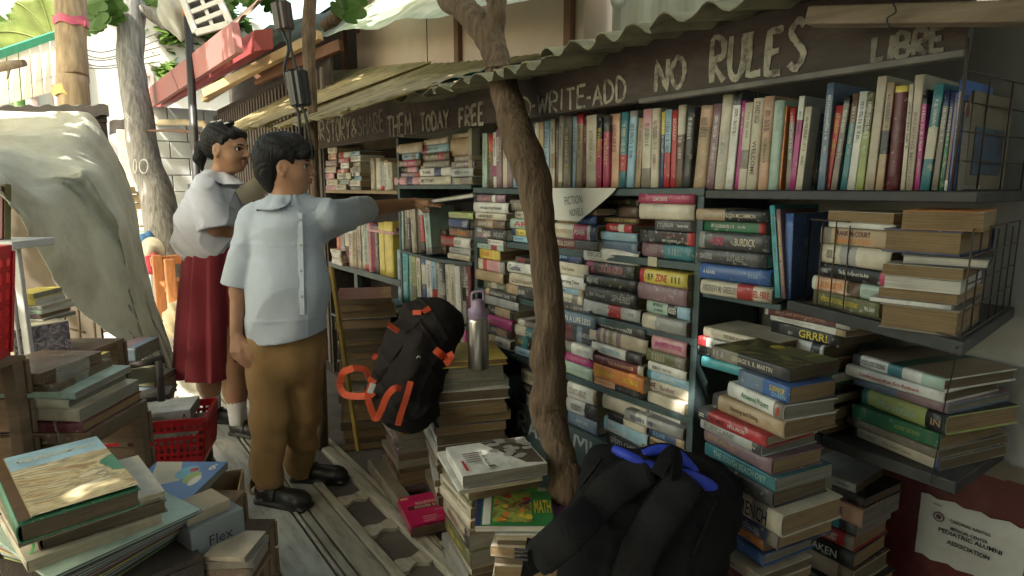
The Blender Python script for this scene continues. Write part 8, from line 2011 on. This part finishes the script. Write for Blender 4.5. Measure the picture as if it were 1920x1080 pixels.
strap([(770, 715), (762, 745), (752, 775), (746, 797, 2.05)], .021, M_org, 'strap', 2.07)
strap([(815, 655), (826, 664), (836, 672), (846, 678, 2.1)], .026, M_org, 'strap', 2.1)
strap([(842, 661, 2.12), (846, 672, 2.11), (834, 682, 2.1)], .022, M_org, 'strap', 2.1)
strap([(735, 618, 2.13), (740, 611, 2.15)], .045, M_org, 'strap', 2.1)
strap([(774, 586), (790, 586)], .018, M_org, 'zip_tab', 2.1); strap([(793, 585), (806, 577)], .018, M_org, 'zip_tab', 2.1)
strap([(700, 674, 2.14), (706, 664, 2.15)], .016, M_org, 'strap', 2.1); strap([(694, 718, 2.1), (700, 710, 2.1)], .03, M_org, 'strap', 2.1)
p = MB(); q = at(697, 728, 2.07); p.bar(q - ax_ * .018, q + ax_ * .018, .02, .008, up=-NH); part('buckle', p, mat('buckle_grey', (.42, .42, .40), .35), t, .003)
q = onbag(785, 671, .002)
if q is not None:
    p = MB(); p.tube([q + (_cr * math.cos(a) + UP * math.sin(a)) * .006 for a in [math.pi * (1.1 - k / 7) for k in range(9)]], .0014, 6); part('emblem', p, mat('emblem_white', (.6, .6, .6), .4), t)
p = MB()
pts = [onbag(px, py, .002) for px, py in ((700, 727), (725, 690), (752, 652), (776, 615), (790, 598))]; pts = [q for q in pts if q is not None]
if len(pts) > 2: p.tube(smoothpath(pts, 4), .0022, 6); part('zip', p, M_bagd, t)

# ------------------------------------------------------------------ black backpack with blue trim
t = thing('backpack', 'big black backpack with padded straps and bright blue trim, front centre', 'backpack', at(1180, 1080, 1.25))
M_b2 = mat('bag2_black', (.006, .006, .0065), .8, .2, 20, .3, 220, spec=.18); M_pad = mat('bag2_pad', (.013, .0125, .013), .85, .25, 14, .4, 160, spec=.2); M_blue = mat('trim_blue', (.015, .04, .42), .6, .15, 14, .2, 60)
D2 = 1.30
cT = at(1250, 880, D2); cB = at(1165, 1250, D2 + .0)
ax_ = (cT - cB).normalized(); fn_ = (-NH * .92 - _cr * .15 + UP * .25); fn_ = (fn_ - ax_ * fn_.dot(ax_)).normalized(); sd_ = ax_.cross(fn_); sd_ = sd_ if sd_.dot(_cr) > 0 else -sd_
RB = Matrix((sd_, ax_, fn_)).transposed(); L2 = (cT - cB).length
def b2(x, y, z): return cB + sd_ * x + ax_ * y + fn_ * z
V = Vol(cB + Vector((-.42, -.42, -.12)), cB + Vector((.48, .48, .62)), .0052)
V.rbox(b2(.0, L2 * .5, -.06), (.150, L2 * .5, .085), .06, RB, .01)
V.ell(b2(.06, L2 * .93, -.08), (.11, .06, .09), RB, .05)
V.rbox(b2(.125, L2 * .45, -.075), (.045, L2 * .47, .085), .04, RB, .03); V.rbox(b2(-.125, L2 * .5, -.07), (.045, L2 * .47, .08), .04, RB, .03)
V.cap(b2(.118, L2 * .02, .03), b2(.118, L2 * .93, .03), .005, .005, .008, sub=True); V.cap(b2(-.118, L2 * .02, .03), b2(-.105, L2 * .97, .03), .005, .005, .008, sub=True)
V.rbox(b2(.0, L2 * .45, .024), (.085, L2 * .36, .010), .01, RB, .012)
V.warp(lambda X, Y, Z: .0030 * np.sin(40 * X - 50 * Z + 20 * Y) - .006 * (1 - np.abs(np.sin(24 * (X + Y) + 19 * Z + 1.5 * np.sin(22 * Z)))) ** 3 + .002 * np.sin(130 * Z + 60 * X))
solid('bag', V, M_b2, t, 1)
B2B = bvh_of([c for c in t.children if c.name.startswith('bag')][0], t)
def pad(P, wd, th, nm, m, quilt=0):
    """padded strap following the bag: photo points, width and thickness in metres"""
    pts = []
    for px, py, *o in P:
        q = at(px, py, o[0]) if o else onbag(px, py, .012, B2B)
        pts.append(q if q is not None else at(px, py, D2 - .1))
    pts = smoothpath(pts, 7); rings = []; n = len(pts)
    for i, q in enumerate(pts):
        tg = (pts[min(i + 1, n - 1)] - pts[max(i - 1, 0)]).normalized(); vw = (q - CAM).normalized(); a = tg.cross(vw).normalized(); nn = a.cross(tg).normalized()
        if nn.dot(vw) > 0: nn = -nn
        k = th * (1 + .35 * math.sin(i * quilt)) if quilt else th; w2 = wd / 2 * (1 if 2 < i < n - 3 else .9)
        rings.append([q + a * w2 * math.cos(x) * (1 if abs(math.cos(x)) < .9 else 1) + nn * k * math.sin(x) for x in [2 * math.pi * j / 14 for j in range(14)]])
    p = MB(); p.quad_strip(rings, True, 0, True, True, True); part(nm, p, m, t)
    e = MB()
    for s in (-1, 1):
        e.tube([pts[i] + (pts[min(i + 1, n - 1)] - pts[max(i - 1, 0)]).normalized().cross((pts[i] - CAM).normalized()) * wd * .49 * s for i in range(n)], .0035, 6)
    part(nm + '_piping', e, M_b2, t)
pad([(1222, 878), (1190, 888), (1150, 915), (1110, 955), (1070, 995, 1.20), (1030, 1030, 1.22), (1004, 1052, 1.24)], .075, .014, 'shoulder_strap', M_pad, .55)
pad([(1292, 895), (1268, 925), (1238, 968), (1208, 1015), (1190, 1060), (1176, 1120)], .078, .015, 'shoulder_strap', M_pad, .6)
pad([(1152, 842, 1.33), (1180, 856, 1.30), (1215, 871, 1.285), (1240, 880, 1.28)], .022, .010, 'blue_trim', M_blue)
pad([(1205, 852, 1.30), (1240, 842, 1.30), (1272, 852, 1.29), (1296, 876, 1.28), (1306, 892, 1.28)], .022, .010, 'blue_trim', M_blue)
pad([(1276, 890, 1.27), (1300, 897, 1.27), (1325, 910, 1.27), (1338, 922, 1.28)], .032, .012, 'blue_trim', M_blue)
p = MB(); Pl = smoothpath([at(1232, 890, 1.25), at(1246, 862, 1.245), at(1262, 848, 1.245), at(1270, 866, 1.245), at(1266, 900, 1.25)], 6); p.ribbon(Pl, .028, [(Pl[min(i + 1, len(Pl) - 1)] - Pl[max(i - 1, 0)]).cross(NH).normalized() * .75 + NH * .5 for i in range(len(Pl))], .004); part('carry_loop', p, M_b2, t)
p = MB(); q = at(978, 1036, 1.22)
p.bar(at(1010, 1048, 1.23), at(985, 1060, 1.23), .05, .006, up=-NH); p.bar(at(1000, 1010, 1.26), at(985, 1100, 1.24), .026, .004, up=-NH); part('webbing', p, M_b2, t)
for k in range(3):
    p = MB(); p.bar(at(964, 1030 + k * 8, 1.215), at(990, 1033 + k * 8, 1.215), .006, .005, up=-NH); part('buckle', p, mat('buckle_black', (.03, .03, .032), .3), t, .0015)
for a, b in (((1128, 860), (1060, 950)), ((1345, 935), (1300, 1040))):
    p = MB(); pts = [onbag(a[0] + (b[0] - a[0]) * k / 8, a[1] + (b[1] - a[1]) * k / 8, .002, B2B) for k in range(9)]; pts = [q for q in pts if q is not None]
    if len(pts) > 3: p.tube(pts, .003, 6); part('zip', p, M_pad, t)
# ------------------------------------------------------------------ beyond the 300 books that show largest, the rest become one heap object
bpy.context.view_layer.update()
from mathutils.bvhtree import BVHTree
hits = {}
bv_v, bv_f, bv_id, roots = [], [], [], []
isbook = {b.name for b in BOOKS}
for o in list(COL.objects):
    if o.type != 'MESH' or len(o.data.polygons) > 70000 or o.name.startswith(('crown', 'foliage', 'glass', 'plastic_film')): continue
    root = o.parent or o
    if root.name in isbook and not o.name.startswith('cover'): continue
    M = (o.parent.matrix_basis @ o.matrix_basis) if o.parent else o.matrix_basis
    b0 = len(bv_v); roots.append(root.name)
    if root.name in isbook:
        q = [v.co for v in o.data.vertices]; lo_ = [min(c[i] for c in q) for i in range(3)]; hi_ = [max(c[i] for c in q) for i in range(3)]
        bv_v += [M @ Vector((x, y, z)) for x in (lo_[0], hi_[0]) for y in (lo_[1], hi_[1]) for z in (lo_[2], hi_[2])]
        F_ = ((0, 1, 3, 2), (4, 6, 7, 5), (0, 4, 5, 1), (2, 3, 7, 6), (0, 2, 6, 4), (1, 5, 7, 3))
    else:
        n_ = len(o.data.vertices); co = np.empty(n_ * 3, np.float32); o.data.vertices.foreach_get('co', co); MM = np.array(M)
        bv_v += (co.reshape(-1, 3) @ MM[:3, :3].T + MM[:3, 3]).tolist(); F_ = [tuple(p_.vertices) for p_ in o.data.polygons]
    bv_f += [tuple(b0 + k for k in f) for f in F_]; bv_id += [len(roots) - 1] * len(F_)
bvt = BVHTree.FromPolygons(bv_v, bv_f)
for iy in range(0, 1080, 3):
    for ix in range(0, 1920, 3):
        h_ = bvt.ray_cast(CAM, ray(ix + .5, iy + .5))
        if h_[2] is not None:
            k = roots[bv_id[h_[2]]]; hits[k] = hits.get(k, 0) + 1
del bvt, bv_v, bv_f
bk = [b for b in BOOKS if b.get('category') == 'book']
bk.sort(key=lambda b: -hits.get(b.name, 0))
keep, rest = bk[:300], bk[300:]
print('BOOKS', len(bk), 'smallest kept', hits.get(keep[-1].name, 0), 'hidden', sum(1 for b in bk if not hits.get(b.name)))
vs, fs, ms, sms, mlist = [], [], [], [], []
gone = []
for b in rest:
    for c in b.children:
        me = c.data; M = b.matrix_basis @ c.matrix_basis; o_ = len(vs)
        vs += [tuple(M @ v.co) for v in me.vertices]
        loc = []
        for m in me.materials:
            if m not in mlist: mlist.append(m)
            loc.append(mlist.index(m))
        for p_ in me.polygons:
            fs.append(tuple(o_ + k for k in p_.vertices)); ms.append(loc[p_.material_index]); sms.append(p_.use_smooth)
        gone.append(c)
    gone.append(b)
for o in gone: bpy.data.objects.remove(o)
mb = MB(); mb.v, mb.f, mb.m, mb.sm = vs, fs, ms, sms
tag(mb.build('book_heap', mlist), 'small and half hidden old books filling the gaps of shelves and stacks', 'books', kind='stuff')
# ------------------------------------------------------------------ small pieces hang under the part they sit on
def mid(o): 
    v = [x.co for x in o.data.vertices]; M = o.matrix_basis
    return M @ (sum(v, Vector()) / len(v))
RULES = {'spine_lettering': ('cover',), 'cover_print': ('cover',), 'cover_lettering': ('cover',), 'grip_ribs': ('lid',), 'carry_loop': ('lid', 'bag'), 'shoe_strap': ('shoe',), 'hair_tie': ('hair',), 'hair_clip': ('hair',),
         'iris': ('eye',), 'button': ('shirt',), 'placket': ('shirt',), 'collar': ('shirt', 'blouse'), 'zip': ('bag',), 'emblem': ('bag',), 'buckle': ('strap', 'webbing'), 'pane': ('window_frame',), 'shoulder_strap_piping': ('shoulder_strap',), 'blue_trim_piping': ('blue_trim',),
         'seal': ('sheet',), 'lettering': ('sheet', 'left_plank', 'kick_panel', 'body'), 'seam': ('trough',), 'tape': ('body',), 'panel_joint': ('wall',), 'chalk_mark': ('trunk',), 'ribbon_knot': ('ribbon',), 'label_panel': ('body',), 'zip_tab': ('bag',)}
base = lambda o: o.name.split('.')[0]
for o in list(COL.objects):
    if o.type == 'MESH' and o.parent is not None and o.parent.type == 'EMPTY' and base(o) in RULES:
        c = [k for k in o.parent.children if base(k) in RULES[base(o)] and k is not o and k.type == 'MESH']
        if c:
            if base(o) == 'lettering' and base(c[0]) == 'left_plank' and mid(o).y + 2.2 < 1.94: c = [k for k in o.parent.children if base(k) == 'right_plank']
            p_ = mid(o); k = min(c, key=lambda q: (mid(q) - p_).length); o.parent = k; o.matrix_parent_inverse = Matrix.Identity(4)
